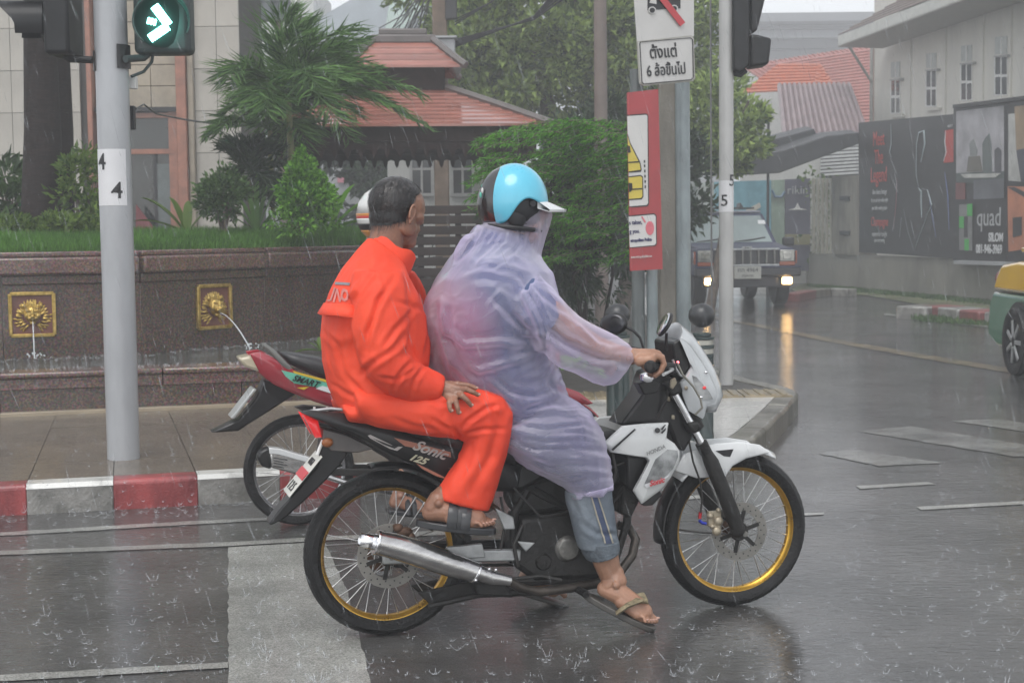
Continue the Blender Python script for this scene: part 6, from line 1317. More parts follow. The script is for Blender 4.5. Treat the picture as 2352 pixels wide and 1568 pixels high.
MB().tube([KM(1515, 812, .17, 1), K(1479, 803, .21), K(1470, 775, .24), K(1455, 760, .26), K(1432, 748, .28)], .0055, 8).build('mirror_stem', M_pl, B1, frame=BM)
mp = K(1413, 743, .30); Mr = Matrix.Rotation(R_(50), 3, 'Z') @ Matrix.Rotation(R_(10), 3, 'Y'); MB().ell(mp, (.020, .050, .042), Mr, 24, 14).build('mirror', M_pl, B1, frame=BM); MB().ell(mp + V((-.013, -.004, 0)), (.008, .050, .038), Mr, 24, 12).build('mirror_glass', mat('mirror dark', (.05, .05, .055), .12, .6, var=0), B1, frame=BM)
side(B1, 'beige_clip', [(1540, 872), (1552, 866), (1556, 880), (1546, 895), (1539, 890)], -.128, .01, M_bronze, frame=BM)
for x, y in ((1537, 916), (1547, 958)): side(B1, 'beige_clip', [(x - 4, y - 5), (x + 4, y - 5), (x + 4, y + 6), (x - 4, y + 5)], -.085, .01, M_bronze, frame=BM)

# ---------------------------------------------------------------- red motorcycle by the kerb
B2R = G(690, 1204); BM2 = Matrix.Translation(B2R) @ Matrix.Rotation(BTH + R_(1), 4, 'Z'); K2 = frameK(BM2); s2 = B2R.y / FPX
B2 = thing('motorcycle', B2R, 'red motorcycle with a silver muffler waiting by the kerb behind the black one', 'motorcycle', rz=BTH + R_(1))
R2 = 129 * s2; c2 = V((0, 0, R2)); wb2 = K2(1272, 1060, 0).x; f2 = V((wb2, 0, R2))
wheel(B2, c2, R2, R2 - .042, .060, M_srim, frame=BM2, spokes=36); wheel(B2, f2, R2, R2 - .042, .055, M_srim, frame=BM2, spokes=36)
k2 = dict(KK=K2, frame=BM2)
mo2 = side(B2, 'muffler', [(617, 1030), (640, 1034), (735, 1062), (722, 1096), (690, 1092), (622, 1074)], -.15, .07, M_muf, bevel=.012, **k2)
side(mo2, 'muffler_top', [(618, 1028), (642, 1030), (737, 1058), (735, 1070), (640, 1044), (619, 1042)], -.154, .076, mat('white muffler guard', (.62, .63, .63), .2, var=.05, coat=.5), **k2)
side(mo2, 'muffler_cap', [(598, 1036), (620, 1026), (624, 1078), (602, 1072), (590, 1050)], -.152, .074, M_pl, bevel=.012, **k2)
for y in (1050, 1056, 1062, 1068): dec(mo2, [(628, y), (652 + (y % 4) * 4, y + 5), (652 + (y % 4) * 4, y + 7), (628, y + 2)], M_blk, -.1525, KK=K2, frame=BM2, nm='fine_print')
gt(B2, 'exhaust_pipe', [(722, 1085, -.12), (800, 1110, -.11), (900, 1130, -.10), (1000, 1130, -.08), (1060, 1080, 0)], 0, .014, M_muf, **k2)
side(B2, 'side_guard', [(812, 1098), (850, 1105), (846, 1118), (808, 1112)], -.13, .01, M_alu, **k2)
for s in (-1, 1): a = c2 + V((-.02, s * .07, 0)); b = K2(960, 1080, 0); MB().bar(a, V((b.x, s * .07, b.z)), .02, .035).build('swingarm', M_eng, B2, frame=BM2, bevel=.005)
rb = [(574, 812), (600, 808), (620, 815), (646, 848), (700, 862), (770, 884), (860, 900), (960, 925), (1000, 960), (940, 985), (860, 965), (768, 937), (721, 922), (660, 898), (627, 882), (596, 855)]
puffy(B2, 'tail_panel', rb, -.09, .03, M_rpl, both=True, inset=.18, **k2)
yb2 = -.1170
dec(B2, [(646, 850), (700, 862), (772, 886), (775, 896), (720, 888), (676, 880), (656, 864)], mat('teal decal', (.12, .42, .30), .4, var=.2), yb2, KK=K2, frame=BM2); dec(B2, [(672, 851), (772, 878), (772, 884), (676, 857)], mat('yellow decal', (.60, .42, .03), .4, var=.1), yb2 - .001, KK=K2, frame=BM2); dec(B2, [(740, 886), (775, 894), (778, 908), (760, 903), (725, 892)], M_wpl, yb2 - .002, KK=K2, frame=BM2); dec(B2, [(682, 890), (710, 888), (698, 895)], mat('yellow decal', (.60, .42, .03), .4, var=.1), yb2 - .001, KK=K2, frame=BM2)
ctext('SMART', M_blk, B2, (664, 865), (738, 886), yb2, .040, KK=K2, frame=BM2, shear=.4, out=.005, bold=.001)
side(B2, 'tail_lamp', [(549, 823), (577, 817), (620, 844), (612, 856), (590, 852), (562, 842)], -.085, .17, mat('ivory lamp', (.52, .46, .33), .3, var=.12, coat=.6), bevel=.012, **k2)
sr = MB(); rings = []
for x, yt, yb, w in ((640, 806, 812, .06), (660, 806, 835, .09), (720, 815, 862, .11), (790, 832, 885, .12), (880, 850, 905, .12), (970, 860, 925, .11), (1040, 880, 930, .08)):
    a, b = K2(x, yt, 0), K2(x + 4, yb, 0); zc = (a.z + b.z) / 2; hz = (a.z - b.z) / 2; rings.append([V((a.x, w * math.copysign(abs(math.cos(t)) ** .6, math.cos(t)), zc + hz * math.copysign(abs(math.sin(t)) ** .7, math.sin(t)))) for t in np.linspace(0, 2 * math.pi, 21)[:-1]])
sr.loft(rings).build('seat', M_seat, B2, frame=BM2)
gr2 = MB().tube([K2(606, 791, -.09), K2(625, 806, -.10), K2(650, 832, -.11), K2(668, 850, -.10)], [.010, .012, .014, .010], 10).tube([K2(606, 791, -.09), K2(606, 791, .09)], .010, 8).build('grab_rail', mat('grey rail', (.16, .16, .15), .4, var=.1), B2, frame=BM2)
side(B2, 'rear_fender', [(606, 872), (650, 886), (690, 900), (660, 918), (610, 950), (570, 975), (548, 990), (484, 994), (520, 976), (550, 962), (588, 915)], -.05, .10, M_pl, bevel=.01, **k2)
side(B2, 'number_plate', [(583, 892), (590, 894), (538, 962), (530, 960)], -.07, .14, mat('plate edge', (.42, .43, .42), .3, .4), **k2)
side(B2, 'body_core', [(760, 930), (960, 940), (1010, 1000), (1080, 1060), (1040, 1130), (960, 1130), (900, 1060), (800, 1000)], -.07, .14, M_eng, bevel=.02, **k2)
strip(B2, 'front_fender', f2, R2 + .035, 38, 128, .09, M_rpl, frame=BM2)
puffy(B2, 'front_fender_side', [(1266, 888), (1290, 886), (1330, 900), (1363, 926), (1350, 930), (1300, 918), (1268, 906)], -.05, .01, M_rpl, both=True, **k2)
for s in (-1, 1): q = K2(1190, 850, 0); MB().tube([V((q.x, s * .07, q.z)), f2 + V((0, s * .07, 0))], .016, 12).build('fork_leg', M_eng, B2, frame=BM2)
side(B2, 'leg_shield', [(1060, 960), (1150, 860), (1190, 830), (1215, 850), (1200, 960), (1160, 1040), (1090, 1080)], -.11, .22, M_rpl, bevel=.03, **k2)
q = K2(1180, 800, 0); q2 = K2(1255, 825, 0); MB().ell((q2.x - .02, 0, q2.z), (.09, .10, .08), nu=20, nv=14).build('headlight_cowl', M_rpl, B2, frame=BM2)
MB().tube([V((q.x - .05, -.33, q.z - .02)), V((q.x, -.15, q.z)), V((q.x, .15, q.z)), V((q.x - .05, .33, q.z - .02))], .011, 10).build('handlebar', M_eng, B2, frame=BM2)
for s in (-1, 1):
    MB().tube([V((q.x - .01, s * .2, q.z)), V((q.x - .05, s * .34, q.z - .02))], .018, 12).build('grip', M_rub, B2, frame=BM2)
# ---------------------------------------------------------------- third motorcycle far behind, headlight on
Y3 = 16.2; h3 = at(940, 623, Y3); O3 = V((h3.x, h3.y + .25, HP)); B3 = thing('motorcycle', O3, 'dark motorcycle with its headlight lit seen in the gap between the two riders', 'motorcycle')
def L3(x, y, z): return V((x, y, z))
M3 = Matrix.Translation(O3) @ Matrix.Rotation(-math.pi / 2 - .15, 4, 'Z'); hz3 = h3.z - HP
wheel(B3, V((.25, 0, .27)), .27, .225, .07, M_srim, frame=M3, spokes=24); wheel(B3, V((-.98, 0, .27)), .27, .225, .07, M_srim, frame=M3, spokes=24)
for s in (-1, 1): MB().tube([V((.25, s * .07, .27)), V((.05, s * .07, .78))], .018, 10).build('fork_leg', M_eng, B3, frame=M3); MB().tube([V((.0, s * .1, .92)), V((-.06, s * .34, .94))], .013, 10).build('handlebar', M_eng, B3, frame=M3); MB().tube([V((0, s * .2, .93)), V((.0, s * .25, 1.08))], .006, 8).ell((0, s * .26, 1.11), (.012, .05, .035)).build('mirror', M_pl, B3, frame=M3)
MB().ell((.10, 0, hz3), (.10, .11, .10), nu=20, nv=14).build('headlight_cowl', M_pl, B3, frame=M3)
MB().lathe([(0, 0), (.052, 0), (.045, .02), (0, .03)], (.185, 0, hz3), (1, 0, 0), 24).build('headlight', mat('lit headlight warm', (1, .8, .5), .3, var=0, emit=14, ecol=(1, .74, .40)), B3, frame=M3)
MB().prism([V((.08, -.12, .75)), V((-.02, -.12, .35)), V((-.25, -.12, .25)), V((-.8, -.12, .45)), V((-1.15, -.08, .72)), V((-.9, -.1, .80)), V((-.3, -.12, .72)), V((-.1, -.12, .85))], (0, .24, 0)).build('body', M_pl, B3, frame=M3, bevel=.03)
strip(B3, 'front_fender', V((.25, 0, .27)), .30, 30, 140, .1, M_pl, frame=M3)

# ================================================================ jeep
JO = G(1716, 706); jM = Matrix.Translation(JO) @ Matrix.Rotation(R_(3), 4, 'Z')   # x right, y back, front at y=0
J = thing('jeep', JO, 'dark blue off-road car with square headlamps and lit fog lamps coming towards the camera', 'car', rz=R_(3))
M_jb = mat('dark blue car paint', (0.016, 0.022, 0.065), .5, var=.15, scale=2, coat=.12); M_jg = mat('windscreen glass', (.22, .27, .265), .05, var=.15, scale=1, spec=.9); M_grey = mat('grey bumper plastic', (.03, .03, .035), .45, var=.2)
sj = JO.y / FPX
def jb(c, d, nm, m, par=J, bevel=.02, rot=None): return MB().box(c, d, rot).build(nm, m, par, frame=jM, bevel=bevel)
def jp(pts, y0, y1, nm, m, par=J, bevel=.02): return MB().prism([V((x, y0, z)) for x, z in pts], (0, y1 - y0, 0)).build(nm, m, par, frame=jM, bevel=bevel)
hw = .86
jp([(-hw, .52), (hw, .52), (hw, .93), (hw - .03, 1.0), (-hw + .03, 1.0), (-hw, .93)], .12, 1.35, 'body', M_jb, bevel=.03)
MB().add([V(p) for p in ((-hw + .06, .10, .99), (hw - .06, .10, .99), (hw - .04, 1.35, 1.09), (-hw + .04, 1.35, 1.09), (-hw + .06, .10, .93), (hw - .06, .10, .93), (hw - .04, 1.35, .93), (-hw + .04, 1.35, .93))], [(0, 1, 2, 3), (4, 5, 1, 0), (5, 6, 2, 1), (7, 4, 0, 3), (6, 7, 3, 2)]).build('bonnet', M_jb, J, frame=jM, bevel=.03)
jp([(-hw, .45), (hw, .45), (hw, 1.06), (-hw, 1.06)], 1.3, 4.1, 'body', M_jb, bevel=.03)
cab = [V((-hw + .03, 1.32, 1.04)), V((hw - .03, 1.32, 1.04)), V((hw - .03, 4.05, 1.04)), V((-hw + .03, 4.05, 1.04)), V((-hw + .17, 1.95, 1.60)), V((hw - .17, 1.95, 1.60)), V((hw - .17, 3.95, 1.60)), V((-hw + .17, 3.95, 1.60))]
MB().add(cab, [(0, 1, 5, 4), (1, 2, 6, 5), (2, 3, 7, 6), (3, 0, 4, 7), (4, 5, 6, 7)]).build('cabin', M_jb, J, frame=jM, bevel=.03)
wsg = [V((-hw + .13, 1.36, 1.075)), V((hw - .13, 1.36, 1.075)), V((hw - .24, 1.885, 1.545)), V((-hw + .24, 1.885, 1.545))]; MB().prism([p + V((0, -.02, .01)) for p in wsg], (0, -.008, .006)).build('windscreen', M_jg, J, frame=jM, smooth=False)
MB().prism([V((hw - .04, 1.55, 1.10)), V((hw - .04, 3.9, 1.10)), V((hw - .14, 3.85, 1.5)), V((hw - .14, 2.05, 1.5))], (.012, 0, .005)).build('side_window', M_glassd, J, frame=jM, smooth=False); MB().prism([V((-hw + .04, 1.55, 1.10)), V((-hw + .04, 3.9, 1.10)), V((-hw + .14, 3.85, 1.5)), V((-hw + .14, 2.05, 1.5))], (-.012, 0, .005)).build('side_window', M_glassd, J, frame=jM, smooth=False)
jb((0, 2.95, 1.63), (1.34, 1.9, .05), 'roof', mat('pale roof wet', (.20, .21, .25), .3, coat=.5), bevel=.02)
for x in (-.55, .55): jb((x, 2.9, 1.70), (.03, 1.6, .03), 'roof_rack', M_dark, bevel=0)
for y in (2.2, 2.8, 3.4): jb((0, y, 1.705), (1.1, .03, .02), 'roof_rack', M_dark, bevel=0)
MB().prism([V((.32, 2.3, 1.68)), V((.42, 2.3, 1.70)), V((.36, 2.3, 1.80))], (0, .3, 0)).build('roof_fin', M_dark, J, frame=jM)
for x0, x1 in ((-.62, -.08), (.06, .62)): MB().tube([V((x0, 1.35, 1.10)), V(((x0 + x1) / 2, 1.36, 1.13)), V((x1, 1.42, 1.17))], .014, 6).build('wiper', M_dark, J, frame=jM)
jb((0, .09, .845), (1.10, .06, .25), 'grille', M_blk, bevel=.005)
for i in range(8): jb((-.48 + i * .137, .05, .845), (.030, .04, .25), 'grille_bar', M_cast, bevel=.005)
jb((0, .05, .985), (1.12, .05, .03), 'grille_trim', M_alb, bevel=.005); jb((0, .05, .715), (1.12, .05, .03), 'grille_trim', M_alb, bevel=.005)
jb((0, .02, 1.015), (.17, .02, .03), 'badge', M_alb, bevel=.003); text('lettering', 'Jeep', M_blk, J, V((0, .005, 1.015)), (1, 0, 0), (0, 0, 1), .045, frame=jM)
for s in (-1, 1):
    h_ = jb((s * .70, .08, .87), (.26, .05, .20), 'headlight', mat('headlamp glass', (.33, .33, .30), .12, .3, var=.3, scale=8, coat=1), bevel=.015)
    jb((s * .70, .05, .87), (.15, .02, .13), 'lamp_glass', mat('headlamp inner', (.45, .45, .42), .1, .5, var=.4, scale=10, coat=1), h_, bevel=.02)
    jb((s * .70, .08, .735), (.27, .05, .065), 'turn_signal', mat('amber lens', (.30, .06, .015), .25, var=.1, coat=.6), bevel=.01); jb((s * .87, .16, .84), (.03, .09, .22), 'side_marker', mat('amber lens', (.30, .06, .015), .25, var=.1, coat=.6), bevel=.01)
    fl_ = jb((s * .66, -.10, .45), (.17, .05, .115), 'fog_lamp', mat('lit fog lamp', (1, .9, .6), .3, var=0, emit=8, ecol=(1, .60, .22)), bevel=.02)
    jb((s * .66, -.06, .45), (.21, .06, .15), 'fog_lamp_housing', M_grey, bevel=.01)
    jb((s * (hw + .16), 1.35, 1.10), (.21, .10, .15), 'mirror', M_dark, bevel=.03)
    MB().lathe([(0, -.1), (.2, -.1), (.33, -.11), (.37, -.08), (.37, .08), (.33, .11), (0, .1)], V((s * .72, .75, .37)), (1, 0, 0), 28).build('wheel', M_rub, J, frame=jM); MB().lathe([(0, -.1), (.2, -.1), (.33, -.11), (.37, -.08), (.37, .08), (.33, .11), (0, .1)], V((s * .72, 3.3, .37)), (1, 0, 0), 28).build('wheel', M_rub, J, frame=jM)
    jb((s * .84, .72, .80), (.10, 1.0, .10), 'wheel_arch', M_grey, bevel=.02)
jb((0, -.02, .60), (1.80, .20, .15), 'bumper', M_grey, bevel=.03); jb((0, -.02, .685), (1.80, .2, .025), 'bumper_strip', M_jb, bevel=.005); jb((0, .02, .43), (1.5, .1, .18), 'valance', M_grey, bevel=.02)
pl = jb((-.02, -.14, .595), (.46, .02, .21), 'number_plate', mat('plate pale', (.42, .42, .38), .4, var=.1), bevel=.004); text('lettering', 'ศท 4964', M_blk, pl, V((-.02, -.152, .635)), (1, 0, 0), (0, 0, 1), .10, frame=jM); text('lettering', 'กรุงเทพ', M_blk, pl, V((-.02, -.152, .545)), (1, 0, 0), (0, 0, 1), .06, frame=jM)
jb((.62, 1.72, 1.44), (.13, .01, .10), 'windscreen_sticker', M_wtxt, bevel=0, rot=Matrix.Rotation(R_(-48), 3, 'X'))
for s in (-1, 1):
    l = bpy.data.lights.new('fog_light', 'SPOT'); l.energy = 22; l.spot_size = R_(80); l.color = (1, .62, .26); l.shadow_soft_size = .06
    o = bpy.data.objects.new('fog_light', l); COL.objects.link(o); o.matrix_world = jM @ Matrix.Translation((s * .66, -.16, .45)) @ Matrix.Rotation(R_(-84) + math.pi, 4, 'X')

# ================================================================ taxi
TW = G(2352, 864); TS = TW.y / FPX; TM = Matrix.Translation((TW.x, TW.y, 0)) @ Matrix.Rotation(R_(-90), 4, 'Z')  # x forward, wheel contact at origin, camera side y=0
T_ = thing('taxi', TW, 'yellow and green taxi leaving the frame at the right edge', 'car', rz=R_(-90))
M_ty = mat('taxi yellow', (0.62, 0.36, 0.02), .2, var=.05, scale=2, coat=1); M_tg = mat('taxi green', (0.012, 0.13, 0.055), .2, var=.08, scale=2, coat=1)
def tprof(z):  # half-width inset by height
    return .0 if z < .55 else (.03 + (z - .55) * .05 if z < 1.0 else .07 + (z - 1.0) * .55)
lowp = [(-.88, .30), (-.93, .42), (-.93, .60), (-.88, .74), (3.3, .74), (3.42, .62), (3.42, .32), (3.0, .22), (-.6, .22)]
upp = [(-.88, .745), (-.82, .90), (-.72, 1.00), (-.30, 1.04), (.15, 1.05), (.62, 1.36), (1.0, 1.44), (1.7, 1.44), (2.2, 1.28), (2.6, 1.02), (3.25, .90), (3.35, .745)]
W_ = 1.68
def carloft(pts, nm, m, par=T_):
    n = len(pts); v = []
    for yf in (0, 1):
        for ins, ex in ((0.0, 0),):
            v += [V((x, (tprof(z) if yf == 0 else W_ - tprof(z)) - .06, z)) for x, z in pts]
    return MB().add(v, [tuple(range(n)), tuple(reversed(range(n, 2 * n)))] + [(i, (i + 1) % n, n + (i + 1) % n, n + i) for i in range(n)]).build(nm, m, par, frame=TM, bevel=.04, seg=3)
carloft(lowp, 'lower_body', M_tg); carloft(upp, 'upper_body', M_ty)
MB().prism([V((-.86, .25, 1.10)), V((-.56, .25, 1.115)), V((-.56, .25, 1.155)), V((-.90, .25, 1.16))], (0, 1.1, 0)).build('spoiler', M_ty, T_, frame=TM, bevel=.015)
for y in (.3, 1.3): MB().box((-.68, y, 1.06), (.12, .1, .12)).build('spoiler_foot', M_ty, T_, frame=TM, bevel=.02)
MB().ell((-.90, .10, .86), (.035, .09, .085), nu=18, nv=12).build('tail_lamp', mat('dark red lamp', (.14, .015, .03), .2, coat=1, var=.2), T_, frame=TM)
MB().box((-.91, .78, .5), (.08, 1.6, .20)).build('bumper', M_tg, T_, frame=TM, bevel=.035, seg=3)
for x in (0, 2.55):
    for y in (.0, W_ - .16):
        MB().lathe([(0, -.008), (.36, -.008), (.36, .10), (0, .10)], V((x, y - .055 if y < .5 else y + .12, .32)), (0, 1, 0), 36).build('wheel_arch', M_blk, T_, frame=TM)
        wv = MB().lathe([(.20, -.0), (.24, -.015), (.30, -.01), (.315, .03), (.315, .15), (.30, .18), (.2, .18)], V((x, y - .100, .315)), (0, 1, 0), 40, closed=True).build('wheel', M_rub, T_, frame=TM)
        h = MB().lathe([(0, .03), (.05, .01), (.06, .03), (.19, .05), (.205, .02), (.21, .06), (0, .08)], V((x, y - .110, .315)), (0, 1, 0), 40).build('hubcap', M_pl, wv, frame=TM)
        for i in range(7):
            a = 2 * math.pi * i / 7; MB().bar(V((x + .05 * math.cos(a), y - .104, .315 + .05 * math.sin(a))), V((x + .2 * math.cos(a), y - .098, .315 + .2 * math.sin(a))), .015, .04, up=(-math.sin(a), 0, math.cos(a))).build('hubcap_spoke', M_alb, wv, frame=TM, bevel=.004)
MB().prism([V((.30, .085, 1.08)), V((.72, .20, 1.34)), V((1.5, .22, 1.38)), V((2.3, .10, 1.08))], (0, -.012, 0)).build('side_window', M_glassd, T_, frame=TM, smooth=False)
for x in (1.35,): MB().box((x, -.058, .75), (.012, .02, .8)).build('door_gap', M_blk, T_, frame=TM)
# ================================================================ people
M_skin = mat('skin tan', (0.36, 0.185, 0.115), .42, var=.16, scale=14, bmp=.12, bscale=160, col2=(.42, .225, .145), coat=.15)
M_skind = mat('skin dark tan', (0.26, 0.122, 0.074), .42, var=.2, scale=16, bmp=.2, bscale=140, col2=(.32, .16, .10), coat=.15)
M_nail = mat('nail', (.50, .30, .24), .3, var=0)
def ring(KK, A, B, yl, w, n=28, sq=.85, dy=0.0):
    """closed ring through two outline pixels A, B at lateral yl, half width w"""
    a, b = KK(A[0], A[1], yl), KK(B[0], B[1], yl); c = (a + b) / 2; u = (b - a) / 2; out = []
    for i in range(n):
        t = 2 * math.pi * i / n; ct, st = math.cos(t), math.sin(t)
        out.append(c + u * (math.copysign(abs(ct) ** sq, ct)) + V((0, w * math.copysign(abs(st) ** sq, st) + dy, 0)))
    return out
def limb(mb, KK, spec, n=28, sq=.9): return mb.loft([ring(KK, s[0], s[1], s[2], s[3], n, sq) for s in spec])
def folds(vs, nn, amp, fns):
    d = np.zeros(len(vs))
    for w, f in fns: d += w * f(vs)
    return vs + nn * (amp * d)[:, None]
def warp_(p, s, a): return p + a * np.stack([nz(p * s + 11.1), nz(p * s + 37.7), nz(p * s + 71.3)], 1)
def fabric(name, c1, c2, rough=.5, bscale=30, bst=.3, coat=.0, sheen=0, sc=None, creases=0):
    m, nt, b, N, L = _new(name); tc = N.new('ShaderNodeTexCoord').outputs['Object']
    n1 = tnoise(nt, 3.5, 4, .6, tc); L.new(ramp(nt, n1.outputs[0], .35, .65, c1, c2), b.inputs['Base Color'])
    n2 = tnoise(nt, bscale, 4, .6, tc, sc=sc); n3 = tnoise(nt, 420, 2, .5, tc)
    nb_ = bump(nt, n2.outputs[0], bst, .012)
    if creases:
        for s_, d_, ds in ((3.2, 1.8, .030), (8, 1.4, .010)):
            t_ = tnoise(nt, s_, 2, .5, tc, sc=(1, 1, .75)); t_.noise_type = 'RIDGED_MULTIFRACTAL'; t_.normalize = True; t_.inputs['Distortion'].default_value = d_; nb_ = bump(nt, t_.outputs[0], creases, ds, nb_)
    L.new(bump(nt, n3.outputs[0], .12, .002, nb_), b.inputs['Normal'])
    b.inputs['Roughness'].default_value = rough; b.inputs['Coat Weight'].default_value = coat; b.inputs['Coat Roughness'].default_value = .2; b.inputs['Sheen Weight'].default_value = sheen; return m
M_or = fabric('wet orange rainsuit', (0.74, 0.045, 0.014), (0.86, 0.070, 0.022), .68, 22, .2, .0, creases=.7)
M_orin = mat('orange inside', (.62, .05, .02), .6)
PM = BM
def P_(name, vs, fs, m, par, frame=BM): return np_mesh(name, vs, fs, m, par, frame=frame)

# ---------------- generic pieces
def foot_mb(KK, heel, toe, yl, sgn, L, ank, fat=1.0):
    """foot pointing along heel->toe (pixels at yl); returns mb in bike space. sgn = -1 for a right foot (little toe toward the camera)"""
    yh, yt = yl if isinstance(yl, tuple) else (yl, yl); yl = yh; h, t = KK(*heel, yh), KK(*toe, yt); d = (t - h); Lh = d.length; d.normalize(); s = V((0, 0, 1)).cross(d).normalized() * sgn; up = d.cross(V((0, 0, 1)).cross(d).normalized()); up = up if up.z > 0 else -up
    def q(a, b, c): return h + d * (a * Lh) + s * b + up * c
    _q = q; q = lambda a, b, c: _q(a, b * fat, c * (1 + (fat - 1) * .6))
    m = MB(); _ch = m.chain; m.chain = lambda pts, n=12: _ch([(p, r * fat) for p, r in pts], n)
    m.chain([(q(.11, 0, .028), .027), (q(.30, .004, .038), .034), (q(.55, .004, .030), .034), (q(.74, .0, .020), .034)], 14)
    m.chain([(q(.45, -.012, .030), .026), (q(.72, -.020, .018), .021)], 12); m.chain([(q(.40, .018, .024), .024), (q(.68, .026, .015), .018)], 12)
    tips = []
    for i, (b0, b1, a0, a1, r) in enumerate(((-.024, -.028, .76, 1.0, .0118), (-.007, -.008, .79, .985, .0080), (.008, .009, .78, .950, .0074), (.021, .025, .76, .910, .0070), (.033, .040, .72, .865, .0068))):
        r_ = r / fat; m.chain([(q(a0, b0, .016), r_ * 1.05 * fat ** .5), (q((a0 + a1) / 2, (b0 + b1) / 2, .019), r_ * .92 * fat ** .3), (q(a1 - .03, b1, .011), r_ * fat ** .3)], 8); tips.append((q(a1 - .01, b1, .016), r))
    a = KK(*ank, yl); m.chain([(q(.14, 0, .045), .030), (q(.20, 0, .070), .032), (a.lerp(q(.20, 0, .08), .5), .032), (a, .034)], 14)
    m.ell(q(.22, .030, .066), .013 * fat).ell(q(.22, -.030, .070), .013 * fat); m.chain = _ch
    return m, q, tips
def finish_skin(name, m, par, vox=.0032, it=1, mt=None, tips=None, nail=True):
    vs, fs, nn = fuse(m, vox, it); o = P_(name, vs, fs, mt or M_skind, par)
    if nail and tips:
        nb = MB()
        for p, r in tips: nb.ell(p + V((.001, 0, r * .55)), (r * .75, r * .7, r * .35), None, 8, 6)
        nb.build('toenails', M_nail, par, frame=BM, kind='stuff')
    return o
def person(label, loc, cat='person', rz=BTH): return thing('person', loc, label, cat, None, rz)
TORN = lambda p: p

# ================================================================ passenger in orange
pa_ = person('passenger in a bright orange rainsuit looking ahead over the rider, one hand on the knee', BM @ V((.30, 0, 0)))
jk = MB()
limb(jk, K, [((848, 545), (912, 590), 0, .078), ((822, 575), (925, 612), 0, .14), ((790, 618), (935, 640), 0, .205), ((764, 662), (958, 680), 0, .222), ((746, 712), (972, 725), 0, .222), ((739, 770), (982, 775), 0, .215), ((743, 830), (980, 828), 0, .212), ((755, 885), (968, 880), 0, .212), ((772, 930), (950, 925), 0, .205), ((788, 948), (930, 945), 0, .195)], 40)
slv = [((812, 622), (922, 622), -.150, .075), ((806, 668), (930, 655), -.195, .080), ((808, 720), (938, 712), -.215, .082), ((812, 775), (936, 770), -.230, .080), ((826, 830), (930, 812), -.238, .078), ((850, 873), (940, 815), -.238, .075), ((893, 905), (948, 825), -.228, .070), ((935, 922), (972, 838), -.210, .062), ((975, 926), (1000, 852), -.205, .055), ((1003, 920), (1021, 864), -.210, .043)]
limb(jk, K, slv, 26, .95)
slvL = [(a, b, -y + .02, w) for a, b, y, w in [((860, 625), (950, 622), -.150, .072), ((880, 680), (975, 665), -.20, .075), ((900, 740), (985, 720), -.22, .075), ((915, 800), (992, 775), -.22, .07), ((935, 840), (996, 800), -.20, .065), ((960, 852), (1000, 815), -.17, .05)]]
limb(jk, K, slvL, 24)
vs, fs, nn = fuse(jk, .0075, 4)
def K2px(v):  # approximate photo pixel of bike-space points
    W = np.array(BM); w = v @ W[:3, :3].T + W[:3, 3] - np.array(CAM); z = w @ np.array(FW); return CX + FPX * (w @ np.array(CR)) / z, CY - FPX * (w @ np.array(CU)) / z
def gauss(v, px, py, sx, sy, ang=0.0):
    x, y = K2px(v); c, s = math.cos(R_(ang)), math.sin(R_(ang)); dx, dy = x - px, y - py; u = (dx * c + dy * s) / sx; w = (-dx * s + dy * c) / sy; return np.exp(-.5 * (u * u + w * w))
def crease(v, pts, wid, depth_profile=1):
    """valley with soft lips following a polyline given in photo pixels on the camera side"""
    x, y = K2px(v); best = np.full(len(v), 1e9); par = np.zeros(len(v))
    for i, (a, b) in enumerate(zip(pts, pts[1:])):
        ax, ay = a; bx_, by_ = b; dx, dy = bx_ - ax, by_ - ay; L2 = dx * dx + dy * dy; t = np.clip(((x - ax) * dx + (y - ay) * dy) / L2, 0, 1); d = np.hypot(x - ax - t * dx, y - ay - t * dy); m = d < best; best[m] = d[m]; par[m] = (i + t[m]) / (len(pts) - 1)
    q = best / wid; taper = np.sin(np.pi * np.clip(par, .02, .98)) ** .5; return (-np.exp(-q * q) + .55 * np.exp(-((q - 1.9) ** 2))) * taper
def cloth(vs, nn, amp, freq, stretch, seedv, mask=None, sharp=1.0):
    p = warp_(vs, 5.0, .05) + seedv; r = np.clip(ridge(p * np.array(stretch) * freq), -1, 1); d = np.sign(r) * np.abs(r) ** sharp
    if mask is not None: d = d * mask
    return vs + nn * (amp * d)[:, None]
front = lambda v: (v[:, 1] < 0.02)
cr = [([(905, 640), (870, 690), (845, 760), (838, 820)], 9, .016), ([(960, 700), (905, 760), (870, 815)], 8, .010), ([(850, 640), (815, 690), (790, 760), (785, 850)], 10, .012), ([(930, 770), (905, 800), (850, 838), (830, 862)], 8, .014), ([(945, 735), (940, 790), (955, 830)], 7, .010),
      ([(945, 830), (915, 862), (900, 905)], 7, .011), ([(975, 842), (952, 872), (940, 915)], 7, .010), ([(870, 865), (910, 872), (950, 850)], 6, .010), ([(795, 860), (830, 900), (850, 938)], 8, .010), ([(760, 880), (800, 905), (870, 930)], 7, .008), ([(985, 720), (985, 770), (975, 820)], 7, .008), ([(880, 600), (850, 640), (800, 700)], 9, .008), ([(900, 690), (940, 700), (975, 715)], 7, .007), ([(885, 915), (905, 935), (925, 940)], 6, .006), ([(742, 760), (775, 790), (790, 860)], 8, .007)]
for pts, w, a in cr: vs = vs + nn * (.62 * a * crease(vs, pts, w * .72) * (nn[:, 1] < .35))[:, None]
vs = cloth(vs, nn, .0022, 6, (1, 1, .7), 3.3, None, 1.6); vs = cloth(vs, nn, .0012, 16, (1, 1, .8), 8.1, None, 1.6)
P_('jacket', vs, fs, M_or, pa_)
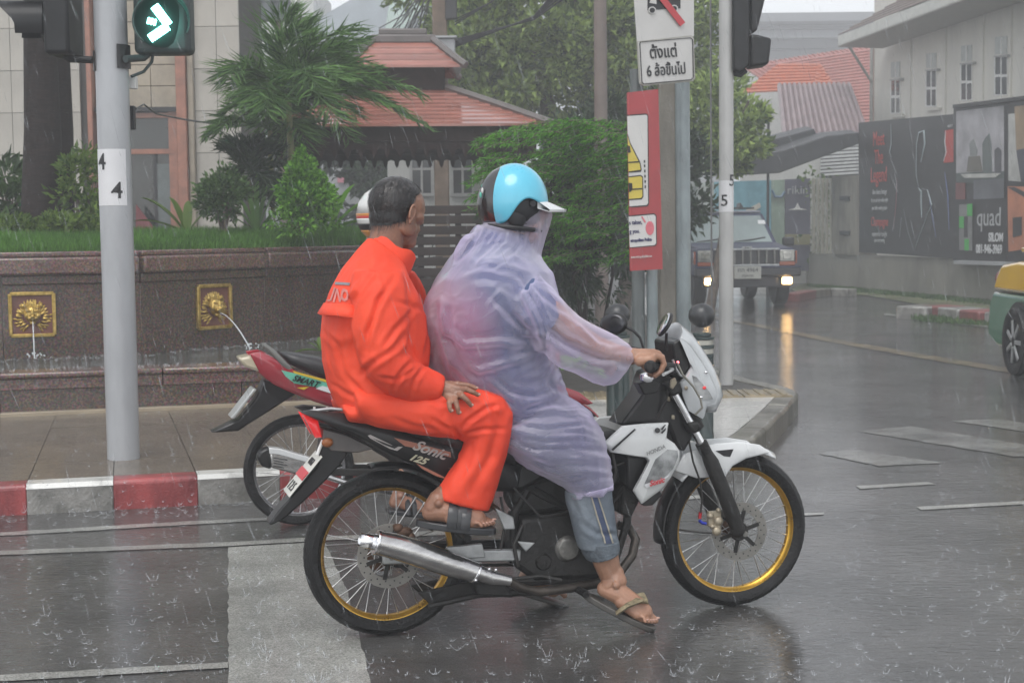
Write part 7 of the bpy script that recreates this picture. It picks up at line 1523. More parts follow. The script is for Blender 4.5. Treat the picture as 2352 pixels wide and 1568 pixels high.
# storm flap on the back and print
def onsurf(KK, px, py, y0, m=None): return KK(px, py, y0)
fl = MB(); fr = [K(x, y, yl) for x, y, yl in ((737, 742, -.02), (752, 700, -.04), (745, 748, -.12), (790, 750, -.2), (835, 752, -.235))]
cgrey = mat('reflective grey print', (.24, .22, .23), .4, .2, var=.15, scale=30)
# the print lies on the camera-side shoulder blade: project letters on the jacket by ray casting its mesh
from mathutils.bvhtree import BVHTree
jbv = BVHTree.FromPolygons([V(p) for p in vs], [tuple(int(i) for i in f) for f in fs])
BMi = BM.inverted()
def hit(bv, px, py, off=.003):
    o = BMi @ CAM; d = (BMi.to_3x3() @ ray(px, py)).normalized(); h = bv.ray_cast(o, d)
    return (h[0] + h[1] * (off if h[1].dot(d) < 0 else -off)) if h[0] is not None else None
def decal(name, m, par, bv, p00, p10, p11, p01, bodyf=None, nx=14, ny=5, off=.003):
    v = []; f = []
    for j in range(ny + 1):
        for i in range(nx + 1):
            a, b = i / nx, j / ny; q = V(p00) * (1 - a) * (1 - b) + V(p10) * a * (1 - b) + V(p11) * a * b + V(p01) * (1 - a) * b; h = hit(bv, q.x, q.y, off)
            if h is None: return None
            v.append(h)
    for j in range(ny):
        for i in range(nx): k = j * (nx + 1) + i; f.append((k, k + 1, k + nx + 2, k + nx + 1))
    return MB().add(v, f).build(name, m, par, frame=BM)
for q in (((772, 648), (806, 650), (804, 656), (770, 654)), ((746, 699), (779, 704), (778, 710), (743, 706))): decal('reflective_strip', cgrey, pa_, jbv, *[tuple(map(float, p)) for p in q])
cprint = mat('faded lilac print', (.62, .20, .17), .5, var=.2, scale=20)
for q in (((759, 690), (763, 690), (773, 662), (769, 660)), ((750, 690), (757, 693), (763, 690), (757, 688)), ((766, 694), (770, 695), (778, 664), (774, 663)), ((774, 664), (778, 664), (784, 690), (780, 692)), ((780, 694), (784, 694), (793, 664), (789, 663))): decal('print_letter', cprint, pa_, jbv, *[tuple(map(float, p)) for p in q], nx=3, ny=6)
for a in range(8):
    t0, t1 = a * math.pi / 4, (a + 1) * math.pi / 4; c0 = (793, 678)
    decal('print_emblem', cprint, pa_, jbv, (c0[0] + 5 * math.cos(t0), c0[1] + 8 * math.sin(t0)), (c0[0] + 5 * math.cos(t1), c0[1] + 8 * math.sin(t1)), (c0[0] + 9.5 * math.cos(t1), c0[1] + 15 * math.sin(t1)), (c0[0] + 9.5 * math.cos(t0), c0[1] + 15 * math.sin(t0)), nx=2, ny=2)
hem = MB(); hp_ = [K(x, y, yl) for x, y, yl in ((736, 719, -.015), (742, 722, -.08), (757, 723, -.15), (778, 724, -.19), (800, 727, -.212), (818, 729, -.222))]
top_ = [K(x, y, yl) for x, y, yl in ((745, 695, -.01), (752, 697, -.07), (765, 697, -.135), (784, 697, -.175), (803, 700, -.197), (815, 702, -.205))]
n_ = len(hp_); MB().add([p + V((-.012, -.012, 0)) for p in hp_] + [p + V((-.001, -.002, 0)) for p in top_], [(i, i + 1, n_ + i + 1, n_ + i) for i in range(n_ - 1)]).build('back_flap', M_or, pa_, frame=BM, solid=.003)
# collar: open standing band
col = MB(); cr0 = []; cr1 = []; cc = K(893, 590, 0); tilt = R_(-28)
for i in range(25):
    a = 2 * math.pi * i / 24 * .93 + .22; u = V((math.cos(a) * .083, math.sin(a) * .072, 0)); Rt = Matrix.Rotation(-tilt, 3, 'Y'); cr0.append(cc + Rt @ (u * 1.08 + V((0, 0, -.03)))); cr1.append(cc + Rt @ (u * 1.0 + V((0, 0, .045 + .006 * math.sin(a * 5)))))
col.add(cr0 + cr1, [(i, i + 1, 25 + i + 1, 25 + i) for i in range(24)]).build('collar', M_or, pa_, frame=BM, solid=.006, bevel=.002)
# trousers
tr = MB()
limb(tr, K, [((800, 880), (815, 955), -.09, .12), ((860, 880), (860, 978), -.115, .115), ((940, 888), (930, 990), -.145, .10), ((1030, 884), (1005, 1003), -.165, .095), ((1095, 890), (1045, 1004), -.175, .09), ((1150, 905), (1072, 1012), -.178, .082), ((1174, 940), (1066, 1030), -.178, .078), ((1172, 990), (1052, 1060), -.176, .074), ((1160, 1050), (1028, 1092), -.174, .075), ((1141, 1110), (1012, 1118), -.172, .072), ((1121, 1172), (1000, 1142), -.170, .070)], 34, .85)
limb(tr, K, [((800, 880), (815, 955), .09, .12), ((880, 885), (870, 980), .125, .10), ((960, 888), (945, 985), .155, .09), ((1050, 895), (1010, 1000), .175, .085), ((1110, 935), (1030, 1020), .178, .078), ((1120, 1010), (1030, 1050), .176, .07), ((1115, 1120), (1030, 1110), .170, .066)], 28)
limb(tr, K, [((772, 920), (790, 962), 0, .17), ((860, 880), (860, 975), 0, .19), ((900, 885), (900, 975), 0, .17)], 28)
vs, fs, nn = fuse(tr, .0075, 5)
cr = [([(1060, 985), (1075, 965), (1120, 935), (1150, 930)], 7, .012), ([(1068, 995), (1110, 985), (1160, 985)], 6, .009), ([(1052, 1008), (1040, 1030), (1050, 1060)], 7, .010), ([(1035, 965), (1055, 1000), (1068, 1004)], 6, .012), ([(990, 960), (1020, 980), (1050, 990)], 7, .008), ([(900, 960), (950, 978), (1000, 985)], 7, .007), ([(1150, 960), (1130, 1040), (1080, 1130)], 13, .012), ([(1090, 1010), (1075, 1060), (1045, 1120)], 9, .008), ([(1100, 900), (1130, 925), (1140, 960)], 8, .006), ([(970, 905), (1010, 925), (1050, 930)], 8, .006)]
for pts, w, a in cr: vs = vs + nn * (.65 * a * crease(vs, pts, w * .75) * (nn[:, 1] < .3))[:, None]
vs = cloth(vs, nn, .0018, 8, (1, 1, .8), 5.3); vs = cloth(vs, nn, .0015, 20, (1, 1, 1), 1.1)
P_('trousers', vs, fs, M_or, pa_)
# feet and sandals
M_sand = mat('black rubber sandal', (.016, .017, .020), .45, var=.3, scale=20, coat=.4)
def lower_leg(m, KK, spec): m.chain([(KK(x, y, yl), r) for x, y, yl, r in spec], 14)
fm, fq, tips = foot_mb(K, (968, 1194), (1134, 1212), (-.165, -.235), -1, .26, (1030, 1134), fat=1.1); lower_leg(fm, K, [(1030, 1136, -.172, .036), (1086, 1060, -.173, .036)]); finish_skin('foot', fm, pa_, tips=tips)
def sole(par, nm, q, m, a0, a1, w, z0, z1, drop=0.0):
    n = 32; top = []; bot = []
    for i in range(n):
        t = 2 * math.pi * i / n; x = .5 - .5 * math.cos(t); aa = a0 + (a1 - a0) * x; y = w * (1 - .20 * math.cos(t)) * math.sin(t); zz = -drop * (1 - x) ** 1.3; top.append(q(aa, y, z1 + zz)); bot.append(q(aa, y, z0 + zz))
    return MB().add(bot + top, [tuple(reversed(range(n))), tuple(range(n, 2 * n))] + [(i, (i + 1) % n, n + (i + 1) % n, n + i) for i in range(n)]).build(nm, m, par, frame=BM, bevel=.004)
sole(pa_, 'sandal_sole', fq, M_sand, -.08, 1.04, .046, -.020, .002)
def strap(par, q, a0, a1, h, w, m, nm='sandal_strap', wd=.05):
    mb = MB(); P0 = []; P1 = []
    for i in range(11):
        t = i / 10 * math.pi; P0.append(q(a0, wd * math.cos(t), -.008 + h * math.sin(t) ** .6)); P1.append(q(a1, wd * .98 * math.cos(t), -.008 + h * .96 * math.sin(t) ** .6))
    return mb.add(P0 + P1, [(i, i + 1, 12 + i, 11 + i) for i in range(10)]).build(nm, m, par, frame=BM, solid=.006, bevel=.002)
strap(pa_, fq, .36, .50, .078, 0, M_sand); strap(pa_, fq, .55, .68, .068, 0, M_sand); strap(pa_, fq, .42, .62, .075, 0, M_sand, wd=.047)
fm, fq2, tips = foot_mb(K, (1040, 1160), (1140, 1172), .172, 1, .26, (1060, 1110)); finish_skin('foot', fm, pa_, vox=.005)
# hand on knee
hm = MB(); wr = K(1014, 891, -.178)
def Kc(s): return [(K(x, y, yl), r) for x, y, yl, r in s]
hm.chain(Kc([(1000, 890, -0.212, .027), (1018, 893, -0.217, .026), (1040, 900, -0.232, .025), (1052, 905, -0.244, .020)]), 14)
hm.chain(Kc([(1022, 885, -0.222, .018), (1050, 893, -0.244, .014)]), 10); hm.chain(Kc([(1022, 905, -0.227, .018), (1036, 915, -0.254, .013)]), 10); hm.chain(Kc([(1028, 898, -0.227, .022), (1046, 907, -0.248, .016)]), 10)
ft = []
for s in ([(1030, 882, -0.207, .012), (1052, 882, -0.222, .0105), (1076, 885, -0.232, .0092), (1092, 891, -0.237, .0082)], [(1050, 893, -0.244, .0115), (1070, 893, -0.264, .0098), (1086, 900, -0.270, .0088), (1097, 906, -0.268, .0078)], [(1048, 903, -0.248, .0115), (1062, 909, -0.274, .0098), (1074, 920, -0.280, .0088), (1081, 930, -0.278, .0078)], [(1042, 911, -0.252, .0112), (1047, 922, -0.278, .0095), (1051, 936, -0.286, .0085), (1053, 947, -0.284, .0076)], [(1034, 914, -0.254, .0105), (1032, 925, -0.276, .0088), (1033, 936, -0.282, .0078), (1035, 943, -0.282, .0070)]):
    hm.chain(Kc(s), 9); ft.append((K(*s[-1][:2], s[-1][2]), s[-1][3])); hm.ell(K(*s[1][:2], s[1][2]), s[1][3] * 1.08)
vs, fs, nn = fuse(hm, .0032, 2); vs = cloth(vs, nn, .0006, 90, (1, 1, 1), 2.2); P_('hand', vs, fs, M_skind, pa_)
nb = MB()
for p, r in ft: nb.ell(p + V((.004, -r * .65, .001)), (.0055, .0022, .0048), None, 8, 6)
nb.build('fingernails', M_nail, pa_, frame=BM, kind='stuff')

# ---------------- heads
def head(par, C, S, yaw, pitch, skin, vox=.0042, neck=None, roll=0.0, frame=BM, mouth=True):
    """C centre of the skull, S scale (face height .23 at 1); local +x is the face direction"""
    Rm = Matrix.Rotation(yaw, 3, 'Z') @ Matrix.Rotation(pitch, 3, 'Y') @ Matrix.Rotation(roll, 3, 'X')
    def q(x, y, z): return V(C) + Rm @ (V((x, y, z)) * S)
    def E(m, c, r, rot=None): return m.ell(q(*c), tuple(a * S for a in r), Rm @ rot if rot else Rm, 20, 14)
    m = MB(); E(m, (-.010, 0, .028), (.098, .077, .088)); E(m, (.030, 0, .020), (.068, .068, .080)); E(m, (.030, 0, -.045), (.056, .058, .072)); E(m, (.050, 0, -.088), (.036, .038, .030)); E(m, (.074, 0, -.096), (.016, .018, .015)); E(m, (-.035, 0, -.02), (.060, .062, .060))
    E(m, (.068, 0, .030), (.022, .050, .014)); E(m, (.083, 0, -.045), (.014, .024, .016)); E(m, (.086, 0, -.036), (.011, .021, .006)); E(m, (.085, 0, -.053), (.011, .018, .0065))
    m.chain([(q(.082, 0, .022), .008 * S), (q(.096, 0, -.004), .010 * S), (q(.102, 0, -.014), .013 * S)], 10); E(m, (.092, .012, -.018), (.010, .008, .008)); E(m, (.092, -.012, -.018), (.010, .008, .008))
    for s in (-1, 1):
        E(m, (.050, s * .050, -.010), (.024, .020, .020)); E(m, (.078, s * .030, .024), (.010, .018, .007)); E(m, (.010, s * .058, -.050), (.035, .014, .030)); E(m, (.074, s * .030, .008), (.012, .014, .011))
    if neck: m.chain([(q(-.030, 0, -.045), .058 * S), (neck[0], .058), (neck[1], .064)], 18)
    vs, fs, nn = fuse(m, vox, 4); h = np_mesh('head', vs, fs, skin, par, frame=frame)
    for s in (-1, 1):
        e = MB(); o = q(-.004, s * .077, -.008); Re = Rm @ Matrix.Rotation(R_(18) * -s, 3, 'Z') @ Matrix.Rotation(R_(12), 3, 'Y'); pts = []
        for i in range(15):
            t = R_(-150 + 290 * i / 14 + 90); r = (.0185 + .004 * math.sin(t)) * S; pts.append(o + Re @ V((r * .72 * math.cos(t) - .002, s * .008 * S, r * 1.45 * math.sin(t))))
        e.tube(pts, [.0045 * S] * 15, 8); e.ell(o + Re @ V((.0, s * .003 * S, 0)), (.013 * S, .006 * S, .026 * S), Re, 14, 10); e.ell(o + Re @ V((.003, s * .006 * S, -.025 * S)), (.008 * S, .005 * S, .010 * S), Re, 10, 8)
        v2, f2_, n2 = fuse(e, .0025, 3); np_mesh('ear', v2, f2_, skin, par, frame=frame)
        ey = MB(); ey.ell(q(.0755, s * .031, .009), .0115 * S, None, 14, 10); eo = ey.build('eye', mat('eye white', (.6, .56, .52), .2, var=0), par, frame=frame); MB().ell(q(.0855, s * .031, .009), .0045 * S, None, 10, 8).build('iris', M_blk, eo, frame=frame)
        br = MB(); br.tube([q(.086, s * .016, .032), q(.086, s * .032, .036), q(.072, s * .050, .030)], [.003 * S, .0035 * S, .002 * S], 6).build('eyebrow', mat('hair black', (.014, .012, .012), .35, var=.3, scale=60), par, frame=frame)
    if mouth: MB().ell(q(.0965, 0, -.0445), (.004 * S, .020 * S, .0016 * S), Rm, 12, 6).build('mouth', mat('lip', (.20, .07, .055), .4, var=0), par, frame=frame)
    return q, Rm, vs, fs
M_hair = mat('hair black', (.014, .012, .012), .35, var=.3, scale=60)
hc = K(913, 488, .02)
q, Rm, hv, hf = head(pa_, hc, 1.02, R_(26), R_(10), M_skind, neck=(K(885, 562, .0), K(888, 610, 0)))
# short wet hair: shell grown from the scalp plus strands lying along it
hbv = BVHTree.FromPolygons([V(p) for p in hv], [tuple(int(i) for i in f) for f in hf])
Ri = Rm.transposed()
def hairline(u):  # u unit direction in head space -> True where hair grows
    x, y, z = u; ay = abs(y)
    if x > .25: return z > .62 + max(0, .35 - ay) * -.15 + (x - .25) * .35
    if x > -.05: return z > -.05 + (x + .05) * 2.2 - (.25 if ay > .75 and x < .12 else 0) * 0
    return z > -.46 + (x + .05) * .25
cap = MB(); shell_v = []; shell_f = []; NU, NV = 96, 60; idm = {}
for j in range(NV + 1):
    ph = math.pi * j / NV * .70
    for i in range(NU):
        t = 2 * math.pi * i / NU; u = V((math.sin(ph) * math.cos(t), math.sin(ph) * math.sin(t), math.cos(ph)))
        o = q(-.008, 0, .0); h = hbv.ray_cast(o + (Rm @ u) * .3, -(Rm @ u)); p = h[0] if h[0] is not None else o + Rm @ u * .09
        g = hairline(u); nn_ = float(nz(np.array([[u.x * 9, u.y * 9, u.z * 4]]))[0])
        shell_v.append(p + (Rm @ u) * ((.0045 + .0016 * nn_) * (1 if g else -.7)))
for j in range(NV):
    for i in range(NU): a = j * NU + i; b = j * NU + (i + 1) % NU; shell_f.append((a, b, b + NU, a + NU))
M_scalp = mat('wet black hair', (.013, .011, .011), .33, var=.35, scale=26, sc=(3, 3, .6), bmp=.6, bscale=90, coat=.25, col2=(.05, .038, .034), lo=.45, hi=.75)
hs_ = np_mesh('hair', np.array([tuple(p) for p in shell_v]), np.array(shell_f), M_scalp, pa_, frame=BM)
rng = np.random.default_rng(4); sv = []; sf = []
for k in range(4200):
    u = V(rng.normal(size=3)).normalized()
    if not hairline(u) or u.z < -.8 or (u.z > .80 and u.x < .2 and rng.random() < .75): continue
    t = (V((0, 0, -1)) + V((-.25 if u.x < .3 else .9, 0, 0)) + V(rng.normal(scale=.18, size=3))); t = (t - u * t.dot(u)).normalized(); o = q(-.008, 0, 0); ps = []
    for s in range(4):
        w = (u + t * (.07 * s)).normalized(); h = hbv.ray_cast(o + (Rm @ w) * .3, -(Rm @ w))
        if h[0] is None: break
        ps.append(h[0] + (Rm @ w) * (.0056 + .0012 * s + rng.uniform(-.001, .0015)))
    if len(ps) < 4: continue
    sd = (Rm @ u).cross(ps[1] - ps[0]).normalized() * .0006; b = len(sv)
    for s, p in enumerate(ps): ww = 1 - .3 * s; sv += [tuple(p - sd * ww), tuple(p + sd * ww)]
    for s in range(3): sf.append((b + 2 * s, b + 2 * s + 1, b + 2 * s + 3, b + 2 * s + 2))
np_mesh('hair_strands', np.array(sv), np.array(sf), M_hair, pa_, frame=BM, kind='stuff')

# ================================================================ rider in the lilac raincoat
rd_ = person('rider in a translucent lilac hooded raincoat with one foot down on the road', BM @ V((.78, -.2, 0)))
M_rain, nt, b, N, L = _new('lilac plastic raincoat')
tc = N.new('ShaderNodeTexCoord').outputs['Object']; lw_ = N.new('ShaderNodeLayerWeight'); lw_.inputs[0].default_value = .42
def ridged(scale, det=3, dist=1.2, sc=None):
    t = tnoise(nt, scale, det, .55, tc, sc=sc); t.noise_type = 'RIDGED_MULTIFRACTAL'; t.normalize = True; t.inputs['Distortion'].default_value = dist; return t.outputs[0]
r1 = ridged(3.6, 2, 1.3, (1, 1, .75)); r2 = ridged(12, 2, 1.2, (.8, 1, 1.5)); n1 = tnoise(nt, 7, 3, .5, tc)
bnode = bump(nt, r2, .5, .009, bump(nt, r1, .9, .032))
c = ramp(nt, n1.outputs[0], .3, .7, (0.84, 0.76, 1.0), (0.94, 0.90, 1.0)); L.new(c, b.inputs['Base Color']); b.inputs['Roughness'].default_value = .20; b.inputs['Coat Weight'].default_value = .8; b.inputs['Coat Roughness'].default_value = .07
L.new(bnode, b.inputs['Normal']); L.new(bnode, b.inputs['Coat Normal']); L.new(bnode, lw_.inputs['Normal'])
ts_ = N.new('ShaderNodeBsdfTranslucent'); L.new(c, ts_.inputs[0]); L.new(bnode, ts_.inputs[1]); m1 = N.new('ShaderNodeMixShader'); m1.inputs[0].default_value = .42; L.new(b.outputs[0], m1.inputs[1]); L.new(ts_.outputs[0], m1.inputs[2])
tp_ = N.new('ShaderNodeBsdfTransparent'); tp_.inputs[0].default_value = (.93, .90, .99, 1); m2 = N.new('ShaderNodeMixShader')
mr_ = N.new('ShaderNodeMapRange'); mr_.inputs[1].default_value = .0; mr_.inputs[2].default_value = .9; mr_.inputs[3].default_value = .22; mr_.inputs[4].default_value = .95; L.new(lw_.outputs['Facing'], mr_.inputs[0])
q1 = N.new('ShaderNodeMapRange'); q1.inputs[1].default_value = .50; q1.inputs[2].default_value = .85; q1.inputs[3].default_value = 0; q1.inputs[4].default_value = .50; L.new(r1, q1.inputs[0])
q2 = N.new('ShaderNodeMapRange'); q2.inputs[1].default_value = .5; q2.inputs[2].default_value = .9; q2.inputs[3].default_value = 0; q2.inputs[4].default_value = .12; L.new(r2, q2.inputs[0])
ad = N.new('ShaderNodeMath'); ad.operation = 'ADD'; L.new(q1.outputs[0], ad.inputs[0]); L.new(q2.outputs[0], ad.inputs[1]); ad2 = N.new('ShaderNodeMath'); ad2.operation = 'ADD'; ad2.use_clamp = True; L.new(ad.outputs[0], ad2.inputs[0]); L.new(mr_.outputs[0], ad2.inputs[1])
L.new(ad2.outputs[0], m2.inputs[0]); L.new(tp_.outputs[0], m2.inputs[1]); L.new(m1.outputs[0], m2.inputs[2]); L.new(m2.outputs[0], N['Material Output'].inputs[0])
torso = [((1098, 520), (1218, 545), .0, .085), ((1072, 555), (1236, 590), 0, .12), ((1040, 592), (1262, 630), 0, .195), ((1008, 640), (1272, 680), 0, .235), ((983, 690), (1268, 730), 0, .245), ((974, 745), (1262, 780), 0, .245), ((982, 810), (1268, 825), 0, .235), ((1004, 870), (1280, 868), 0, .228), ((1040, 925), (1295, 905), 0, .222), ((1085, 970), (1305, 935), 0, .21), ((1130, 1010), (1300, 960), 0, .18)]
legR = [((1290, 905), (1120, 1000), -.13, .10), ((1320, 922), (1160, 1030), -.155, .105), ((1352, 945), (1195, 1062), -.17, .105), ((1378, 985), (1235, 1085), -.178, .10), ((1391, 1030), (1270, 1102), -.18, .095), ((1398, 1070), (1292, 1116), -.18, .092), ((1402, 1112), (1306, 1128), -.18, .090)]
legL = [(a, b, -y, w) for a, b, y, w in legR[:6]]
slR = [((1235, 628), (1160, 700), -.19, .075), ((1268, 660), (1185, 745), -.225, .078), ((1296, 700), (1222, 790), -.245, .075), ((1325, 726), (1262, 825), -.258, .070), ((1357, 744), (1303, 850), -.268, .060), ((1392, 760), (1352, 872), -.275, .048), ((1420, 774), (1388, 886), -.28, .038), ((1442, 788), (1412, 880), -.285, .033), ((1455, 802), (1443, 838), -.29, .032)]
slL = [((1240, 640), (1180, 700), .19, .07), ((1275, 700), (1215, 760), .24, .065), ((1310, 745), (1270, 800), .27, .055), ((1345, 775), (1325, 820), .30, .042)]
hood = [((1104, 500), (1222, 515), .0, .085), ((1112, 470), (1262, 488), .0, .088), ((1118, 440), (1268, 470), .0, .080)]
def hoodrings(): return [((1130, 470), (1262, 482), .0, .075), ((1118, 500), (1266, 492), .0, .082), ((1105, 528), (1252, 540), .0, .084), ((1088, 548), (1238, 588), .0, .10), ((1075, 570), (1225, 606), .0, .12)]
rc = MB(); limb(rc, K, torso, 44, .9); limb(rc, K, legR, 34, .9); limb(rc, K, legL, 28); limb(rc, K, slR, 26, .95); limb(rc, K, slL, 22); limb(rc, K, hoodrings(), 30)
rc.chain([(K(1078, 556, -.02), .030), (K(1060, 585, -.03), .032)], 12)
vs, fs, nn = fuse(rc, .0075, 6)
cr = [([(1245, 800), (1150, 785), (1070, 790), (1030, 760), (1015, 700)], 8, -.013), ([(1250, 800), (1180, 830), (1100, 850), (1075, 835)], 8, -.011), ([(1240, 790), (1200, 750), (1150, 700), (1130, 680)], 8, .009), ([(1250, 795), (1235, 740), (1205, 680), (1190, 650)], 7, -.010), ([(1180, 690), (1150, 670), (1120, 700)], 6, -.006), ([(1160, 740), (1200, 765), (1240, 770)], 6, -.008),
      ([(1020, 690), (1015, 760), (1040, 830), (1110, 900)], 9, -.010), ([(1000, 800), (1030, 870), (1080, 930), (1150, 960)], 8, .009), ([(1130, 880), (1200, 930), (1270, 905)], 7, -.009), ([(1120, 850), (1170, 900), (1230, 910), (1280, 890)], 6, .007), ([(1150, 925), (1210, 950), (1270, 940), (1310, 945)], 7, -.008),
      ([(1165, 985), (1250, 1005), (1330, 1000), (1385, 1015)], 5, -.006), ([(1150, 1000), (1230, 1030), (1310, 1030), (1392, 1035)], 5, .007), ([(1170, 1020), (1250, 1050), (1330, 1050), (1395, 1052)], 4.5, -.006), ([(1180, 1040), (1260, 1068), (1340, 1065), (1397, 1070)], 4.5, .006), ([(1215, 1060), (1280, 1085), (1350, 1080), (1400, 1085)], 4, -.006), ([(1240, 1080), (1300, 1105), (1350, 1100), (1400, 1095)], 4, .005), ([(1170, 970), (1250, 985), (1340, 975), (1375, 990)], 5, .006),
      ([(1240, 750), (1300, 790), (1370, 820), (1440, 835)], 8, .013), ([(1260, 700), (1310, 740), (1370, 790)], 6, -.007), ([(1330, 750), (1370, 790), (1400, 800), (1440, 795)], 5, -.006), ([(1300, 820), (1360, 840), (1430, 830)], 6, -.007), ([(1225, 660), (1260, 690), (1290, 720)], 6, .007), ([(1210, 640), (1245, 700), (1262, 740)], 5, -.007),
      ([(1110, 520), (1085, 560), (1050, 600)], 5, .007), ([(1130, 528), (1110, 560), (1080, 590)], 4.5, -.006), ([(1150, 532), (1135, 560), (1100, 590), (1085, 610)], 4.5, .006), ([(1170, 532), (1165, 560), (1130, 590)], 4.5, -.006), ([(1195, 530), (1195, 560), (1160, 600), (1120, 620)], 5, .006), ([(1240, 505), (1225, 550), (1210, 600)], 6, -.007), ([(1250, 520), (1240, 570), (1228, 600)], 5, .006), ([(1215, 610), (1180, 590), (1140, 610)], 5, -.006), ([(1060, 640), (1110, 625), (1180, 640), (1230, 680)], 7, -.005), ([(1275, 850), (1260, 880), (1290, 900)], 6, .008), ([(1262, 830), (1240, 860), (1200, 870)], 6, -.006)]
for pts, w, a in cr: vs = vs + nn * (a * crease(vs, pts, w) * (nn[:, 1] < .35))[:, None]
px_, py_ = K2px(vs)
low = np.clip((py_ - 930) / 80, 0, 1); sh_ = warp_(vs, 4, .04)
vs = vs + nn * (low * .0045 * np.clip(ridge(np.stack([sh_[:, 0] * 3.0 + sh_[:, 2] * 8, sh_[:, 1] * 4, sh_[:, 2] * 34 + sh_[:, 0] * 6], 1)), -1, 1))[:, None]
vs = cloth(vs, nn, .006, 5, (1, 1, .7), 1.7, 1 - .5 * low, 1.6); vs = cloth(vs, nn, .002, 13, (1, 1, .8), 4.9, None, 1.8)
P_('raincoat', vs, fs, M_rain, rd_); rbv = None
# hem ruffle and hanging sleeve film
hm_ = MB(); hr = ring(K, (1403, 1104), (1306, 1126), -.18, .094, 40); hr2 = [p + V((.004 * math.sin(i * 1.3), .006 * math.sin(i * 1.9), -.020 - .006 * math.sin(i * .9))) for i, p in enumerate(hr)]
hm_.loft([hr, hr2], False).build('hem', M_rain, rd_, frame=BM, solid=.001)
# body under the raincoat
M_shirt = fabric('navy shirt', (0.030, 0.040, 0.085), (0.045, 0.058, 0.115), .8, 18, .3)
def shrink(spec, k, dw): return [((a[0] + (b[0] - a[0]) * k, a[1] + (b[1] - a[1]) * k), (b[0] - (b[0] - a[0]) * k, b[1] - (b[1] - a[1]) * k), y, w - dw) for a, b, y, w in spec]
def shirt_mat():
    m, nt, b, N, L = _new('navy shirt with crimson back'); tc = N.new('ShaderNodeTexCoord').outputs['Object']
    c = wm(rd_).inverted() @ (BM @ K(1045, 790, -.19)); mp = N.new('ShaderNodeMapping'); mp.inputs['Location'].default_value = (-c.x / .17, 0, -c.z / .26); mp.inputs['Scale'].default_value = (1 / .17, 0, 1 / .26); L.new(tc, mp.inputs[0])
    ln = N.new('ShaderNodeVectorMath'); ln.operation = 'LENGTH'; L.new(mp.outputs[0], ln.inputs[0]); f = ramp(nt, ln.outputs['Value'], .45, 1.0, (.75, .75, .75), (0, 0, 0))
    n = tnoise(nt, 5, 3); L.new(mixc(nt, f, ramp(nt, n.outputs[0], .35, .65, (.04, .065, .14), (.065, .095, .19)), (.34, .06, .13)), b.inputs['Base Color']); b.inputs['Roughness'].default_value = .8; return m
bd = MB(); limb(bd, K, shrink(torso, .07, .022), 36); limb(bd, K, shrink(slR[:3], .12, .016), 24); limb(bd, K, shrink(slL[:2], .12, .016), 24); v1, f1, n1_ = fuse(bd, .010, 4); v1 = cloth(v1, n1_, .005, 8, (1, 1, 1), 2); P_('shirt', v1, f1, shirt_mat(), rd_)
M_jean = fabric('faded denim', (0.11, 0.135, 0.165), (0.20, 0.23, 0.26), .75, 60, .3); M_jeand = fabric('dark denim', (.045, .062, .115), (.065, .085, .15), .75, 60, .3)
jn = MB(); limb(jn, K, shrink(legR, .07, .022) + [((1400, 1125), (1312, 1135), -.18, .070)], 30); limb(jn, K, shrink(legL, .07, .022), 26); limb(jn, K, [((1080, 925), (1290, 905), 0, .19), ((1110, 985), (1300, 945), 0, .18)], 30); v1, f1, n1_ = fuse(jn, .010, 4); P_('jeans', v1, f1, M_jeand, rd_)
jl = MB(); limb(jl, K, [((1402, 1118), (1300, 1128), -.18, .076), ((1404, 1150), (1304, 1158), -.18, .077), ((1411, 1205), (1318, 1212), -.18, .078), ((1418, 1245), (1332, 1262), -.18, .078)], 36); vs, fs, nn = fuse(jl, .006, 3)
for pts, w, a in [([(1340, 1150), (1360, 1190), (1350, 1230)], 8, .004), ([(1335, 1200), (1370, 1225), (1410, 1225)], 6, .004), ([(1310, 1140), (1330, 1180)], 6, .004), ([(1385, 1240), (1400, 1225), (1416, 1230)], 5, .005)]: vs = vs + nn * (a * crease(vs, pts, w))[:, None]
vs = cloth(vs, nn, .002, 14, (1, 1, .8), 3); P_('jeans_leg', vs, fs, M_jean, rd_); jlb = BVHTree.FromPolygons([V(p) for p in vs], [tuple(int(i) for i in f) for f in fs])
decal('side_seam', M_jeand, rd_, jlb, (1358, 1135), (1369, 1134), (1404, 1246), (1391, 1248), nx=3, ny=20); cst = mat('denim stitch', (.34, .31, .25), .7, var=.2)
for x0, x1 in ((1355, 1388), (1370, 1405)): decal('stitching', cst, rd_, jlb, (x0, 1135), (x0 + 3, 1135), (x1 + 3, 1246), (x1, 1247), nx=1, ny=20, off=.004)
cu_ = MB(); limb(cu_, K, [((1417, 1236), (1334, 1246), -.18, .083), ((1419, 1252), (1340, 1272), -.18, .084), ((1416, 1262), (1350, 1287), -.18, .083), ((1410, 1258), (1350, 1276), -.18, .074)], 36); cu_.build('rolled_cuff', mat('denim inside', (.10, .12, .14), .8, var=.25, scale=30, bmp=.4, bscale=120), rd_, frame=BM, bevel=.003)
